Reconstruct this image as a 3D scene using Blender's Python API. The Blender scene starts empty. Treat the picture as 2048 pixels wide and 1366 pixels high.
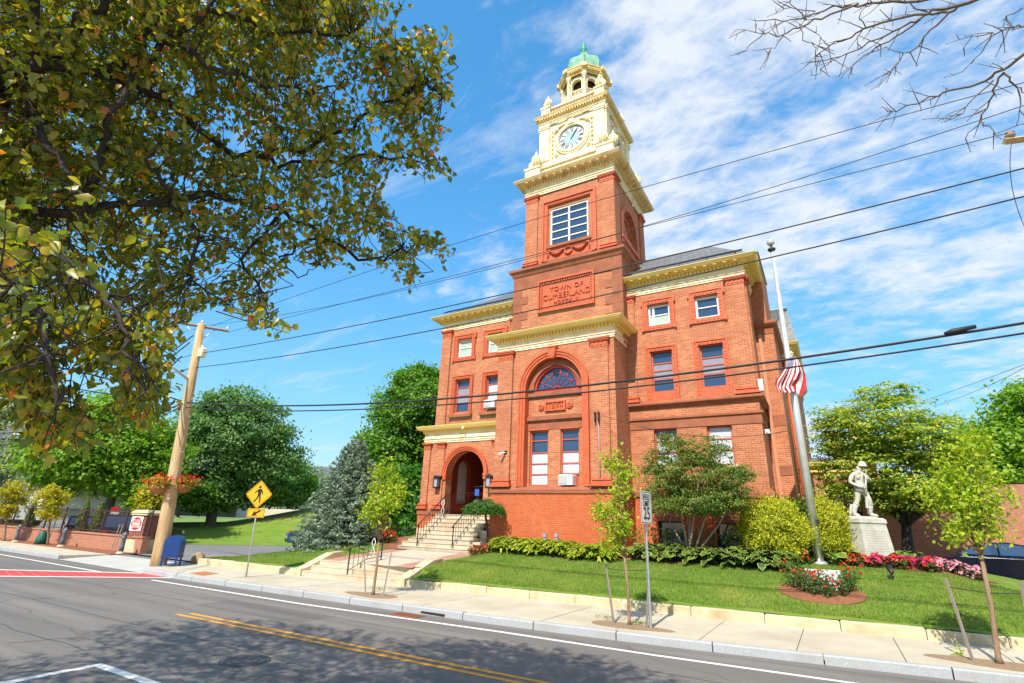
import bpy, math, random
import numpy as np
from mathutils import Vector, Matrix
random.seed(7)
rad = math.radians
SC = bpy.context.scene
COL = SC.collection

# ---------------------------------------------------------------- camera
FPX, PITCH, ROLL, YAW, EYE = 1031.528, .343141, .0373303, .543081, 2.2
_f0 = np.array([-math.sin(YAW), math.cos(YAW), 0.]); _r0 = np.array([math.cos(YAW), math.sin(YAW), 0.]); _u0 = np.array([0, 0, 1.])
CF = _f0 * math.cos(PITCH) + _u0 * math.sin(PITCH)
_u = _u0 * math.cos(PITCH) - _f0 * math.sin(PITCH)
CR = _r0 * math.cos(ROLL) + _u * math.sin(ROLL)
CU = _u * math.cos(ROLL) - _r0 * math.sin(ROLL)
CP = np.array([0., 0., EYE])
cam = bpy.data.objects.new('camera', bpy.data.cameras.new('camera'))
COL.objects.link(cam)
cam.matrix_world = Matrix(((CR[0], CU[0], -CF[0], 0), (CR[1], CU[1], -CF[1], 0), (CR[2], CU[2], -CF[2], EYE), (0, 0, 0, 1)))
cam.data.sensor_width = 36
cam.data.lens = FPX / 2048 * 36
cam.data.clip_start = .05
cam.data.clip_end = 4000
SC.camera = cam

# ---------------------------------------------------------------- sun, sky, exposure
SUN_EL, SUN_AZ = rad(48), rad(5)          # the sun stands behind the camera, a little to the right
sdir = Vector((math.sin(SUN_AZ) * math.cos(SUN_EL), -math.cos(SUN_AZ) * math.cos(SUN_EL), math.sin(SUN_EL)))
sl = bpy.data.lights.new('sun', 'SUN'); sl.energy = 5.0; sl.angle = rad(.53); sl.color = (1, .93, .82)
so = bpy.data.objects.new('sun', sl); COL.objects.link(so)
so.rotation_euler = sdir.to_track_quat('Z', 'Y').to_euler(); so.location = (20, -40, 60)
W = bpy.data.worlds.new('World'); SC.world = W; W.use_nodes = True
SC.view_settings.view_transform = 'Standard'; SC.view_settings.look = 'None'
SC.view_settings.gamma = 1; SC.view_settings.use_curve_mapping = False
SC.view_settings.exposure = .50
SC.cycles.max_bounces = 6; SC.cycles.diffuse_bounces = 3; SC.cycles.glossy_bounces = 2
SC.cycles.transmission_bounces = 3; SC.cycles.transparent_max_bounces = 4


def sky():
    nt = W.node_tree; N = nt.nodes; L = nt.links; N.clear()
    out = N.new('ShaderNodeOutputWorld'); bg = N.new('ShaderNodeBackground'); bg.inputs[1].default_value = .115
    st = N.new('ShaderNodeTexSky'); st.sky_type = 'NISHITA'; st.sun_disc = False
    st.sun_elevation = SUN_EL; st.sun_rotation = math.pi - SUN_AZ; st.air_density = 1.0; st.dust_density = .3; st.ozone_density = 2.2
    hs = N.new('ShaderNodeHueSaturation'); hs.inputs['Saturation'].default_value = 1.28; hs.inputs['Hue'].default_value = .488; hs.inputs['Value'].default_value = 1.25
    L.new(st.outputs[0], hs.inputs['Color'])
    tc = N.new('ShaderNodeTexCoord'); sp = N.new('ShaderNodeSeparateXYZ'); L.new(tc.outputs['Generated'], sp.inputs[0])

    def m(op, a, b=None, c=None):
        n = N.new('ShaderNodeMath'); n.operation = op
        for i, q in enumerate((a, b, c)):
            if q is None: continue
            if isinstance(q, (int, float)): n.inputs[i].default_value = q
            else: L.new(q, n.inputs[i])
        return n.outputs[0]
    zz = m('ADD', m('MAXIMUM', sp.outputs[2], 0.0), .22)
    cx, cy = m('DIVIDE', sp.outputs[0], zz), m('DIVIDE', sp.outputs[1], zz)
    cv = N.new('ShaderNodeCombineXYZ'); L.new(cx, cv.inputs[0]); L.new(cy, cv.inputs[1])

    def noise(scale, det, rough, off, dist=0.0, st=(1, 1, 1)):
        mp = N.new('ShaderNodeMapping'); mp.inputs['Location'].default_value = off; mp.inputs['Scale'].default_value = st
        mp.inputs['Rotation'].default_value = (0, 0, .5)
        L.new(cv.outputs[0], mp.inputs[0])
        n = N.new('ShaderNodeTexNoise'); n.inputs['Scale'].default_value = scale; n.inputs['Detail'].default_value = det
        n.inputs['Roughness'].default_value = rough; n.inputs['Distortion'].default_value = dist
        L.new(mp.outputs[0], n.inputs['Vector']); return n.outputs[0]
    big = noise(1.5, 3, .5, (3.1, 7.7, 0))
    rip = noise(9.0, 8, .62, (1.3, 2.2, 0), .25, (1, 1.5, 1))
    wis = noise(2.6, 9, .66, (9.3, 4.2, 0), .8, (1, 2.6, 1))
    # the bank of cloud lies to the right of the tower and thins to the left
    az = m('ADD', m('MULTIPLY', sp.outputs[0], .93), m('MULTIPLY', sp.outputs[1], .36))
    cov = N.new('ShaderNodeMapRange'); cov.interpolation_type = 'SMOOTHSTEP'
    cov.inputs[1].default_value = -.50; cov.inputs[2].default_value = .34; cov.inputs[3].default_value = -.17; cov.inputs[4].default_value = .15
    L.new(az, cov.inputs[0])
    hi = m('MULTIPLY', m('SUBTRACT', sp.outputs[2], .45), .16)
    dens = m('ADD', m('ADD', m('MULTIPLY', m('SUBTRACT', big, .5), .9), m('MULTIPLY', m('SUBTRACT', rip, .5), .8)), m('ADD', cov.outputs[0], hi))
    d1 = N.new('ShaderNodeMapRange'); d1.interpolation_type = 'SMOOTHSTEP'
    d1.inputs[1].default_value = -.06; d1.inputs[2].default_value = .34; d1.inputs[4].default_value = .93; L.new(dens, d1.inputs[0])
    d2 = N.new('ShaderNodeMapRange'); d2.inputs[1].default_value = .545; d2.inputs[2].default_value = .80; d2.inputs[4].default_value = .55
    L.new(wis, d2.inputs[0])
    dd = m('MAXIMUM', d1.outputs[0], d2.outputs[0])
    mx = N.new('ShaderNodeMix'); mx.data_type = 'RGBA'
    # the bright rim near the horizon is held back so that it stays blue
    bw = N.new('ShaderNodeRGBToBW'); L.new(hs.outputs[0], bw.inputs[0])
    kk = m('DIVIDE', 2.3, m('ADD', 1.0, m('MULTIPLY', bw.outputs[0], .30)))
    vs = N.new('ShaderNodeVectorMath'); vs.operation = 'SCALE'; L.new(hs.outputs[0], vs.inputs[0]); L.new(kk, vs.inputs['Scale'])
    L.new(dd, mx.inputs[0]); L.new(vs.outputs[0], mx.inputs[6])
    cc = N.new('ShaderNodeMix'); cc.data_type = 'RGBA'; cc.inputs[6].default_value = (4.9, 5.4, 6.3, 1); cc.inputs[7].default_value = (6.0, 6.2, 6.4, 1)
    L.new(rip, cc.inputs[0]); L.new(cc.outputs[2], mx.inputs[7])
    L.new(mx.outputs[2], bg.inputs[0]); L.new(bg.outputs[0], out.inputs[0])


sky()


# ---------------------------------------------------------------- pixel of the photograph -> point at a chosen plane
def ray(x, y): return CF * FPX + CR * (x - 1024) - CU * (y - 683)
def gz(x, y, z): d = ray(x, y); return CP + d * ((z - EYE) / d[2])
def gy(x, y, Y): d = ray(x, y); return CP + d * (Y / d[1])
def gd(x, y, D): d = ray(x, y); return CP + d * (D / np.linalg.norm(d))


# ---------------------------------------------------------------- mesh helpers
class MB:
    def __init__(s, M=None): s.v = []; s.f = []; s.M = M; s.sm = []
    def add(s, vs, fs, smooth=False):
        n = len(s.v)
        s.v += [tuple(s.M(*p)) if s.M else tuple(p) for p in vs]
        s.f += [tuple(i + n for i in f) for f in fs]; s.sm += [smooth] * len(fs)
        return s
    def box(s, x0, x1, y0, y1, z0, z1):
        return s.add([(x0, y0, z0), (x1, y0, z0), (x1, y1, z0), (x0, y1, z0), (x0, y0, z1), (x1, y0, z1), (x1, y1, z1), (x0, y1, z1)],
                     [(0, 3, 2, 1), (4, 5, 6, 7), (0, 1, 5, 4), (1, 2, 6, 5), (2, 3, 7, 6), (3, 0, 4, 7)])
    def cbox(s, x0, x1, y0, y1, z0, z1, c):
        """box with chamfered vertical and top edges"""
        P = lambda e, z: [(x0 + e + c, y0 + e, z), (x1 - e - c, y0 + e, z), (x1 - e, y0 + e + c, z), (x1 - e, y1 - e - c, z), (x1 - e - c, y1 - e, z), (x0 + e + c, y1 - e, z), (x0 + e, y1 - e - c, z), (x0 + e, y0 + e + c, z)]
        vs = P(0, z0) + P(0, z1 - c) + P(c * .8, z1)
        fs = [tuple(range(7, -1, -1)), tuple(range(16, 24))]
        for k in (0, 8):
            for i in range(8): fs.append((k + i, k + (i + 1) % 8, k + 8 + (i + 1) % 8, k + 8 + i))
        return s.add(vs, fs)
    def quad(s, a, b, c, d): return s.add([a, b, c, d], [(0, 1, 2, 3)])
    def poly(s, pts): return s.add(pts, [tuple(range(len(pts)))])
    def prism(s, uz, d0, d1):
        n = len(uz)
        return s.add([(u, d0, z) for u, z in uz] + [(u, d1, z) for u, z in uz],
                     [tuple(range(n)), tuple(range(2 * n - 1, n - 1, -1))] + [(i, i + n, (i + 1) % n + n, (i + 1) % n) for i in range(n)])
    def slab(s, xy, z0, z1):
        n = len(xy)
        return s.add([(x, y, z0) for x, y in xy] + [(x, y, z1) for x, y in xy],
                     [tuple(range(n - 1, -1, -1)), tuple(range(n, 2 * n))] + [(i, (i + 1) % n, (i + 1) % n + n, i + n) for i in range(n)])
    def arc(s, cu, cz, r0, r1, d0, d1, a0=0, a1=math.pi, n=28, sz=1.0):
        vs = []; fs = []
        for i in range(n + 1):
            a = a0 + (a1 - a0) * i / n; c, q = math.cos(a), math.sin(a) * sz
            vs += [(cu + r0 * c, d0, cz + r0 * q), (cu + r1 * c, d0, cz + r1 * q), (cu + r1 * c, d1, cz + r1 * q), (cu + r0 * c, d1, cz + r0 * q)]
        for i in range(n):
            k = i * 4
            for j in range(4): fs.append((k + j, k + (j + 1) % 4, k + 4 + (j + 1) % 4, k + 4 + j))
        fs += [(0, 1, 2, 3), (n * 4 + 3, n * 4 + 2, n * 4 + 1, n * 4)]
        return s.add(vs, fs)
    def tube(s, pts, rr, n=8, cap=True, smooth=True):
        P = [Vector(p) for p in pts]; rr = rr if hasattr(rr, '__len__') else [rr] * len(P)
        vs = []; fs = []; up = None
        for i, p in enumerate(P):
            t = (P[min(i + 1, len(P) - 1)] - P[max(i - 1, 0)])
            t = t.normalized() if t.length > 1e-9 else Vector((0, 0, 1))
            if up is None: up = Vector((1, 0, 0)) if abs(t.x) < .8 else Vector((0, 1, 0))
            a = (up - t * up.dot(t)).normalized(); b = t.cross(a); up = a
            for j in range(n):
                q = 2 * math.pi * j / n; vs.append(tuple(p + (a * math.cos(q) + b * math.sin(q)) * rr[i]))
        for i in range(len(P) - 1):
            for j in range(n): fs.append((i * n + j, i * n + (j + 1) % n, (i + 1) * n + (j + 1) % n, (i + 1) * n + j))
        s.add(vs, fs, smooth)
        if cap: s.f += [tuple(len(s.v) - len(vs) + j for j in range(n - 1, -1, -1)), tuple(len(s.v) - n + j for j in range(n))]; s.sm += [False, False]
        return s
    def lathe(s, prof, cx=0, cy=0, n=16, a0=0, smooth=True):
        vs = []; fs = []; m = len(prof)
        for r, z in prof:
            for j in range(n):
                q = a0 + 2 * math.pi * j / n; vs.append((cx + r * math.cos(q), cy + r * math.sin(q), z))
        for i in range(m - 1):
            for j in range(n): fs.append((i * n + j, i * n + (j + 1) % n, (i + 1) * n + (j + 1) % n, (i + 1) * n + j))
        fs += [tuple(range(n - 1, -1, -1)), tuple((m - 1) * n + j for j in range(n))]
        return s.add(vs, fs, smooth)
    def ball(s, c, r, n=10, m=7, sc=(1, 1, 1)):
        vs = []; fs = []
        for i in range(m + 1):
            t = math.pi * i / m
            for j in range(n):
                q = 2 * math.pi * j / n
                vs.append((c[0] + r * sc[0] * math.sin(t) * math.cos(q), c[1] + r * sc[1] * math.sin(t) * math.sin(q), c[2] - r * sc[2] * math.cos(t)))
        for i in range(m):
            for j in range(n): fs.append((i * n + j, i * n + (j + 1) % n, (i + 1) * n + (j + 1) % n, (i + 1) * n + j))
        return s.add(vs, fs, True)
    def sweep(s, path, prof, closed=False):
        """profile [(outward, z)] carried along a plan path; outward is to the right of travel; mitred corners"""
        n = len(path); P = [Vector((p[0], p[1])) for p in path]; offs = []
        for i in range(n):
            a = P[i] - P[i - 1] if (i > 0 or closed) else None
            b = P[(i + 1) % n] - P[i] if (i < n - 1 or closed) else None
            na = Vector((a.y, -a.x)).normalized() if a else None
            nb = Vector((b.y, -b.x)).normalized() if b else None
            if na is None: o = nb
            elif nb is None: o = na
            else:
                o = na + nb; o = o / max(.2, o.dot(na))
            offs.append(o)
        m = len(prof); vs = []; fs = []
        for p, o in zip(P, offs):
            for d, z in prof: vs.append((p.x + o.x * d, p.y + o.y * d, z))
        for i in range(n if closed else n - 1):
            k = (i + 1) % n
            for j in range(m - 1): fs.append((i * m + j, k * m + j, k * m + j + 1, i * m + j + 1))
        if not closed: fs += [tuple(range(m)), tuple((n - 1) * m + j for j in range(m - 1, -1, -1))]
        return s.add(vs, fs)
    def rowboxes(s, a, b, step, w, dep, z0, z1, off=0.0, shear=0.0):
        """blocks (dentils, modillions) along a plan segment, projecting to the right of travel"""
        a = Vector(a); b = Vector(b); L = (b - a).length; t = (b - a) / L; nrm = Vector((t.y, -t.x)); k = max(1, int(round(L / step)))
        for i in range(k):
            c = a + t * ((i + .5) * L / k)
            q = [c - t * w / 2 + nrm * off, c + t * w / 2 + nrm * off, c + t * w / 2 + nrm * (off + dep), c - t * w / 2 + nrm * (off + dep)]
            s.add([(p.x, p.y, z0 + (shear if i_ > 1 else 0)) for i_, p in enumerate(q)] + [(p.x, p.y, z1) for p in q], [(0, 3, 2, 1), (4, 5, 6, 7), (0, 1, 5, 4), (1, 2, 6, 5), (2, 3, 7, 6), (3, 0, 4, 7)])
        return s
    def wall(s, u0, u1, z0, z1, holes=(), depth=.25, d=0.0):
        """sheet at depth d with rectangular (u0,u1,z0,z1) or arched (u0,u1,z0,spring,'a') openings and their reveals"""
        us = sorted({u0, u1} | {h[0] for h in holes} | {h[1] for h in holes})
        zs = sorted({z0, z1} | {h[2] for h in holes} | {(h[3] + (h[1] - h[0]) / 2 if len(h) > 4 else h[3]) for h in holes})
        tops = [(h[3] + (h[1] - h[0]) / 2 if len(h) > 4 else h[3]) for h in holes]
        for i in range(len(us) - 1):
            for j in range(len(zs) - 1):
                cu, cz = (us[i] + us[i + 1]) / 2, (zs[j] + zs[j + 1]) / 2
                if cu < u0 or cu > u1 or cz < z0 or cz > z1: continue
                if any(h[0] < cu < h[1] and h[2] < cz < t for h, t in zip(holes, tops)): continue
                s.quad((us[i], d, zs[j]), (us[i + 1], d, zs[j]), (us[i + 1], d, zs[j + 1]), (us[i], d, zs[j + 1]))
        for h in holes:
            a, b, c, e = h[:4]; D = d + depth
            s.quad((a, d, c), (a, D, c), (a, D, e), (a, d, e)); s.quad((b, d, c), (b, D, c), (b, D, e), (b, d, e)); s.quad((a, d, c), (b, d, c), (b, D, c), (a, D, c))
            if len(h) == 4: s.quad((a, d, e), (b, d, e), (b, D, e), (a, D, e))
            else:
                r = (b - a) / 2; cu = (a + b) / 2; n = 24; pts = [(cu + r * math.cos(math.pi * k / n), e + r * math.sin(math.pi * k / n)) for k in range(n + 1)]
                for k in range(n):
                    (ua, za), (ub, zb) = pts[k], pts[k + 1]
                    s.quad((ua, d, za), (ub, d, zb), (ub, D, zb), (ua, D, za))
                    s.quad((ua, d, za), (ub, d, zb), (ub, d, e + r), (ua, d, e + r))
        return s
    def build(s, name, mat, parent=None, base=None):
        me = bpy.data.meshes.new(name); me.from_pydata(s.v, [], s.f)
        me.polygons.foreach_set('use_smooth', s.sm if len(s.sm) == len(s.f) else [False] * len(s.f))
        me.materials.append(mat); me.update()
        return link(me, name, parent)


def link(me, name, parent=None):
    o = bpy.data.objects.new(name, me); COL.objects.link(o)
    if parent is not None:
        o.parent = parent
        r = parent; off = Vector((0, 0, 0))
        while r is not None: off = off + r.location; r = r.parent
        if off.length > 0 and parent.type == 'EMPTY': o.matrix_parent_inverse = Matrix.Translation(-off)
    return o


def tag(o, label=None, cat=None, group=None, kind=None):
    if label: o['label'] = label
    if cat: o['category'] = cat
    if group: o['group'] = group
    if kind: o['kind'] = kind
    return o


def thing(name, label, cat, loc=(0, 0, 0), group=None):
    """an Empty at the thing's base; its parts are modelled in world coordinates"""
    o = bpy.data.objects.new(name, None); COL.objects.link(o); o.location = loc; o.empty_display_size = .2
    return tag(o, label, cat, group)


def dup(root, loc, rz=0.0, sc=1.0, label=None, parent=None):
    """copy of a thing modelled round the origin, with its parts and sub-parts"""
    c = root.copy(); COL.objects.link(c); c.parent = parent
    if parent is None:
        c.location = loc; c.rotation_euler = (0, 0, rz); c.scale = (sc, sc, sc)
        if label: c['label'] = label
    for ch in list(root.children): dup(ch, None, parent=c)
    return c


def struct(mb, name, mat): return tag(mb.build(name, mat), kind='structure')


def place(root, loc, rz=0.0, sc=1.0):
    root.location = loc; root.rotation_euler = (0, 0, rz); root.scale = (sc, sc, sc); return root


# ---------------------------------------------------------------- materials
def _nt(name):
    m = bpy.data.materials.new(name); m.use_nodes = True
    nt = m.node_tree; N = nt.nodes; return m, nt, N, nt.links, N['Principled BSDF']


def ramp(N, L, src, stops):
    r = N.new('ShaderNodeValToRGB'); e = r.color_ramp.elements
    while len(e) > 1: e.remove(e[-1])
    e[0].position = stops[0][0]; e[0].color = (*stops[0][1], 1)
    for p, c in stops[1:]: x = e.new(p); x.color = (*c, 1)
    L.new(src, r.inputs[0]); return r.outputs[0]


def pm(name, c1, c2=None, scale=3.0, rough=.7, bump=0.0, bscale=40.0, metal=0.0, spec=.4, stretch=(1, 1, 1), c3=None, s3=.4, detail=5, coat=0.0):
    m, nt, N, L, P = _nt(name)
    P.inputs['Roughness'].default_value = rough; P.inputs['Metallic'].default_value = metal; P.inputs['Specular IOR Level'].default_value = spec
    P.inputs['Coat Weight'].default_value = coat
    P.inputs['Base Color'].default_value = (*c1, 1)
    tc = N.new('ShaderNodeTexCoord')
    mp = N.new('ShaderNodeMapping'); mp.inputs['Scale'].default_value = stretch; L.new(tc.outputs['Object'], mp.inputs[0])
    if c2:
        n = N.new('ShaderNodeTexNoise'); n.inputs['Scale'].default_value = scale; n.inputs['Detail'].default_value = detail; n.inputs['Roughness'].default_value = .6
        L.new(mp.outputs[0], n.inputs['Vector'])
        col = ramp(N, L, n.outputs[0], [(.32, c1), (.68, c2)])
        if c3:
            n3 = N.new('ShaderNodeTexNoise'); n3.inputs['Scale'].default_value = s3; n3.inputs['Detail'].default_value = 4; L.new(mp.outputs[0], n3.inputs['Vector'])
            mr = N.new('ShaderNodeMapRange'); mr.inputs[1].default_value = .5; mr.inputs[2].default_value = .72; mr.inputs[4].default_value = .8; L.new(n3.outputs[0], mr.inputs[0])
            mx = N.new('ShaderNodeMix'); mx.data_type = 'RGBA'; L.new(mr.outputs[0], mx.inputs[0]); L.new(col, mx.inputs[6]); mx.inputs[7].default_value = (*c3, 1); col = mx.outputs[2]
        L.new(col, P.inputs['Base Color'])
    if bump:
        n = N.new('ShaderNodeTexNoise'); n.inputs['Scale'].default_value = bscale; n.inputs['Detail'].default_value = 4; L.new(mp.outputs[0], n.inputs['Vector'])
        b = N.new('ShaderNodeBump'); b.inputs['Strength'].default_value = bump; b.inputs['Distance'].default_value = .02; L.new(n.outputs[0], b.inputs['Height']); L.new(b.outputs[0], P.inputs['Normal'])
    return m


def brick(name, c1, c2, mortar, dirt, w=.24, h=.08, stain=None, msize=.007):
    m, nt, N, L, P = _nt(name); P.inputs['Roughness'].default_value = .85; P.inputs['Specular IOR Level'].default_value = .25
    tc = N.new('ShaderNodeTexCoord'); sp = N.new('ShaderNodeSeparateXYZ'); L.new(tc.outputs['Object'], sp.inputs[0])
    ad = N.new('ShaderNodeMath'); ad.operation = 'ADD'; L.new(sp.outputs[0], ad.inputs[0]); L.new(sp.outputs[1], ad.inputs[1])
    cb = N.new('ShaderNodeCombineXYZ'); L.new(ad.outputs[0], cb.inputs[0]); L.new(sp.outputs[2], cb.inputs[1])
    b = N.new('ShaderNodeTexBrick'); b.inputs['Scale'].default_value = 1; b.inputs['Brick Width'].default_value = w; b.inputs['Row Height'].default_value = h
    b.inputs['Mortar Size'].default_value = msize; b.inputs['Mortar Smooth'].default_value = .3; b.inputs['Bias'].default_value = -.2
    b.inputs['Color1'].default_value = (*c1, 1); b.inputs['Color2'].default_value = (*c2, 1); b.inputs['Mortar'].default_value = (*mortar, 1)
    L.new(cb.outputs[0], b.inputs['Vector'])
    n = N.new('ShaderNodeTexNoise'); n.inputs['Scale'].default_value = .9; n.inputs['Detail'].default_value = 6; n.inputs['Roughness'].default_value = .65; L.new(tc.outputs['Object'], n.inputs['Vector'])
    mr = N.new('ShaderNodeMapRange'); mr.inputs[1].default_value = .42; mr.inputs[2].default_value = .75; mr.inputs[4].default_value = .55; L.new(n.outputs[0], mr.inputs[0])
    mx = N.new('ShaderNodeMix'); mx.data_type = 'RGBA'; L.new(mr.outputs[0], mx.inputs[0]); L.new(b.outputs[0], mx.inputs[6]); mx.inputs[7].default_value = (*dirt, 1)
    col = mx.outputs[2]
    if stain:
        mp = N.new('ShaderNodeMapping'); mp.inputs['Scale'].default_value = (1.3, 1.3, .35); L.new(tc.outputs['Object'], mp.inputs[0])
        n2 = N.new('ShaderNodeTexNoise'); n2.inputs['Scale'].default_value = 1; n2.inputs['Detail'].default_value = 7; n2.inputs['Roughness'].default_value = .7; L.new(mp.outputs[0], n2.inputs['Vector'])
        m2 = N.new('ShaderNodeMapRange'); m2.inputs[1].default_value = .52; m2.inputs[2].default_value = .74; m2.inputs[4].default_value = .42; L.new(n2.outputs[0], m2.inputs[0])
        x2 = N.new('ShaderNodeMix'); x2.data_type = 'RGBA'; L.new(m2.outputs[0], x2.inputs[0]); L.new(col, x2.inputs[6]); x2.inputs[7].default_value = (*stain, 1); col = x2.outputs[2]
    L.new(col, P.inputs['Base Color'])
    bp = N.new('ShaderNodeBump'); bp.inputs['Strength'].default_value = .6; bp.inputs['Distance'].default_value = .008; bp.invert = True
    L.new(b.outputs['Fac'], bp.inputs['Height']); L.new(bp.outputs[0], P.inputs['Normal'])
    return m


def leafmat(name, stops, trans, tw=.42, gloss=.02, rough=.55, patch=None):
    """diffuse + translucent leaf, colour varied leaf by leaf"""
    m, nt, N, L, P = _nt(name); N.remove(P); out = N['Material Output']
    g = N.new('ShaderNodeNewGeometry'); col = ramp(N, L, g.outputs['Random Per Island'], stops)
    if patch:
        tc = N.new('ShaderNodeTexCoord'); n = N.new('ShaderNodeTexNoise'); n.inputs['Scale'].default_value = .9; n.inputs['Detail'].default_value = 5; n.inputs['Roughness'].default_value = .65; L.new(tc.outputs['Object'], n.inputs['Vector'])
        mr = N.new('ShaderNodeMapRange'); mr.inputs[1].default_value = .46; mr.inputs[2].default_value = .66; mr.inputs[4].default_value = .85; L.new(n.outputs[0], mr.inputs[0])
        px = N.new('ShaderNodeMix'); px.data_type = 'RGBA'; L.new(mr.outputs[0], px.inputs[0]); L.new(col, px.inputs[6]); px.inputs[7].default_value = (*patch, 1); col = px.outputs[2]
    d = N.new('ShaderNodeBsdfDiffuse'); L.new(col, d.inputs[0])
    t = N.new('ShaderNodeBsdfTranslucent'); mm = N.new('ShaderNodeMix'); mm.data_type = 'RGBA'; mm.blend_type = 'MULTIPLY'; mm.inputs[0].default_value = 1
    L.new(col, mm.inputs[6]); mm.inputs[7].default_value = (*trans, 1); L.new(mm.outputs[2], t.inputs[0])
    a = N.new('ShaderNodeMixShader'); a.inputs[0].default_value = tw; L.new(d.outputs[0], a.inputs[1]); L.new(t.outputs[0], a.inputs[2])
    gl = N.new('ShaderNodeBsdfGlossy'); gl.inputs['Roughness'].default_value = rough; gl.inputs[0].default_value = (1, 1, 1, 1)
    b = N.new('ShaderNodeMixShader'); b.inputs[0].default_value = gloss; L.new(a.outputs[0], b.inputs[1]); L.new(gl.outputs[0], b.inputs[2])
    L.new(b.outputs[0], out.inputs[0]); return m


def glass(name, c, rough=.03, spec=.9): return pm(name, c, rough=rough, spec=spec)


MT = dict(
    brick=brick('orange_brick', (.40, .118, .043), (.58, .205, .085), (.62, .40, .28), (.30, .085, .04), stain=(.34, .115, .055)),
    brickbase=brick('red_base_brick', (.47, .09, .025), (.54, .125, .04), (.55, .25, .14), (.42, .09, .03), stain=(.56, .26, .15)),
    brickdark=brick('dark_wall_brick', (.17, .045, .03), (.34, .09, .05), (.38, .26, .2), (.15, .05, .035), h=.075, w=.21),
    brickfar=brick('weathered_brick', (.36, .13, .07), (.45, .18, .10), (.50, .34, .26), (.40, .2, .13)),
    brown=pm('brownstone', (.27, .085, .04), (.36, .125, .06), 2.5, .85, .3, 25, c3=(.22, .08, .045), s3=1.1),
    terra=pm('terracotta', (.47, .085, .028), (.56, .125, .045), 6, .6, .15, 30, spec=.4),
    cream=pm('cream_paint', (.78, .555, .15), (.84, .64, .22), 1.5, .6, .05, 10),
    creamw=pm('pale_cream_paint', (.80, .66, .41), (.86, .75, .53), 2.2, .65, .1, 14, c3=(.64, .44, .22), s3=2.4),
    creamt=pm('tower_cream_paint', (.74, .52, .22), (.81, .62, .33), 2.2, .65, .1, 14, c3=(.54, .33, .12), s3=2.6),
    slate=None, copper=pm('verdigris', (.15, .35, .25), (.28, .48, .36), 3.5, .7, .1, 20, spec=.3, stretch=(1, 1, .4), c3=(.10, .25, .18), s3=4),
    white=pm('white_paint', (.80, .80, .78), (.74, .74, .72), 2, .5),
    redframe=pm('red_sash_paint', (.52, .11, .06), (.45, .09, .05), 4, .5),
    pane=glass('window_glass', (.028, .056, .115)),  # the blue in this colour stands in for reflected sky
    blind=pm('white_blind', (.66, .69, .73), (.58, .61, .66), 3, .6),  # white blind, with a grey-blue glass reflection painted into its colour
    greenblind=pm('green_blind', (.48, .58, .50), (.42, .52, .44), 3, .6),
    greyblind=pm('grey_blind', (.34, .33, .38), (.28, .27, .33), 3, .5),
    dark=pm('black_iron', (.02, .018, .017), rough=.45, spec=.5),
    inside=pm('dark_interior', (.02, .018, .018), rough=.9),
    granite=pm('pale_granite', (.50, .405, .245), (.60, .50, .33), 5, .85, .3, 60, c3=(.36, .255, .13), s3=1.3),
    step=pm('granite_step', (.47, .39, .27), (.56, .48, .36), 4, .8, .25, 60, c3=(.40, .26, .13), s3=.9),
    kerb=pm('grey_granite', (.31, .32, .325), (.42, .43, .43), 30, .8, .3, 80, c3=(.33, .32, .30), s3=1.5),
    concrete=pm('pale_concrete', (.44, .385, .28), (.52, .46, .345), 1.2, .85, .2, 90, c3=(.38, .33, .235), s3=.5),
    apron=pm('grey_concrete', (.40, .38, .34), (.47, .45, .40), 1, .85, .15, 60),
    gran_stat=pm('white_granite', (.47, .455, .385), (.56, .54, .46), 7, .8, .25, 50, c3=(.36, .34, .27), s3=2.2),
    stat=pm('carved_white_stone', (.47, .445, .37), (.56, .54, .46), 9, .8, .25, 40, c3=(.33, .31, .25), s3=3),
    steel=pm('galvanised_steel', (.44, .46, .48), (.54, .56, .58), 8, .4, metal=.6),
    alu=pm('brushed_aluminium', (.58, .59, .58), (.66, .67, .66), 5, .38, metal=.55),
    mulch=pm('red_mulch', (.20, .07, .03), (.32, .13, .06), 30, .95, .8, 60, c3=(.14, .05, .025), s3=6),
    soil=pm('sandy_soil', (.22, .14, .08), (.33, .23, .14), 25, .95, .6, 60),
    bark=pm('grey_bark', (.10, .075, .055), (.19, .15, .115), 14, .9, .6, 30, stretch=(1, 1, .25)),
    darkbark=pm('dark_bark', (.022, .017, .015), (.055, .042, .038), 14, .9, .6, 40, stretch=(1, 1, .3)),
    sapbark=pm('brown_bark', (.20, .125, .07), (.30, .20, .12), 20, .85, .4, 40, stretch=(1, 1, .3)),
    stake=pm('weathered_wood', (.22, .165, .135), (.34, .27, .23), 18, .9, .4, 40, stretch=(4, 4, .4)),
    polewood=pm('pine_pole', (.42, .25, .10), (.60, .45, .27), 5, .85, .4, 30, stretch=(3, 3, .22), c3=(.33, .14, .04), s3=1.0),
    cable=pm('black_cable', (.02, .02, .024), rough=.6),
)


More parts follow.
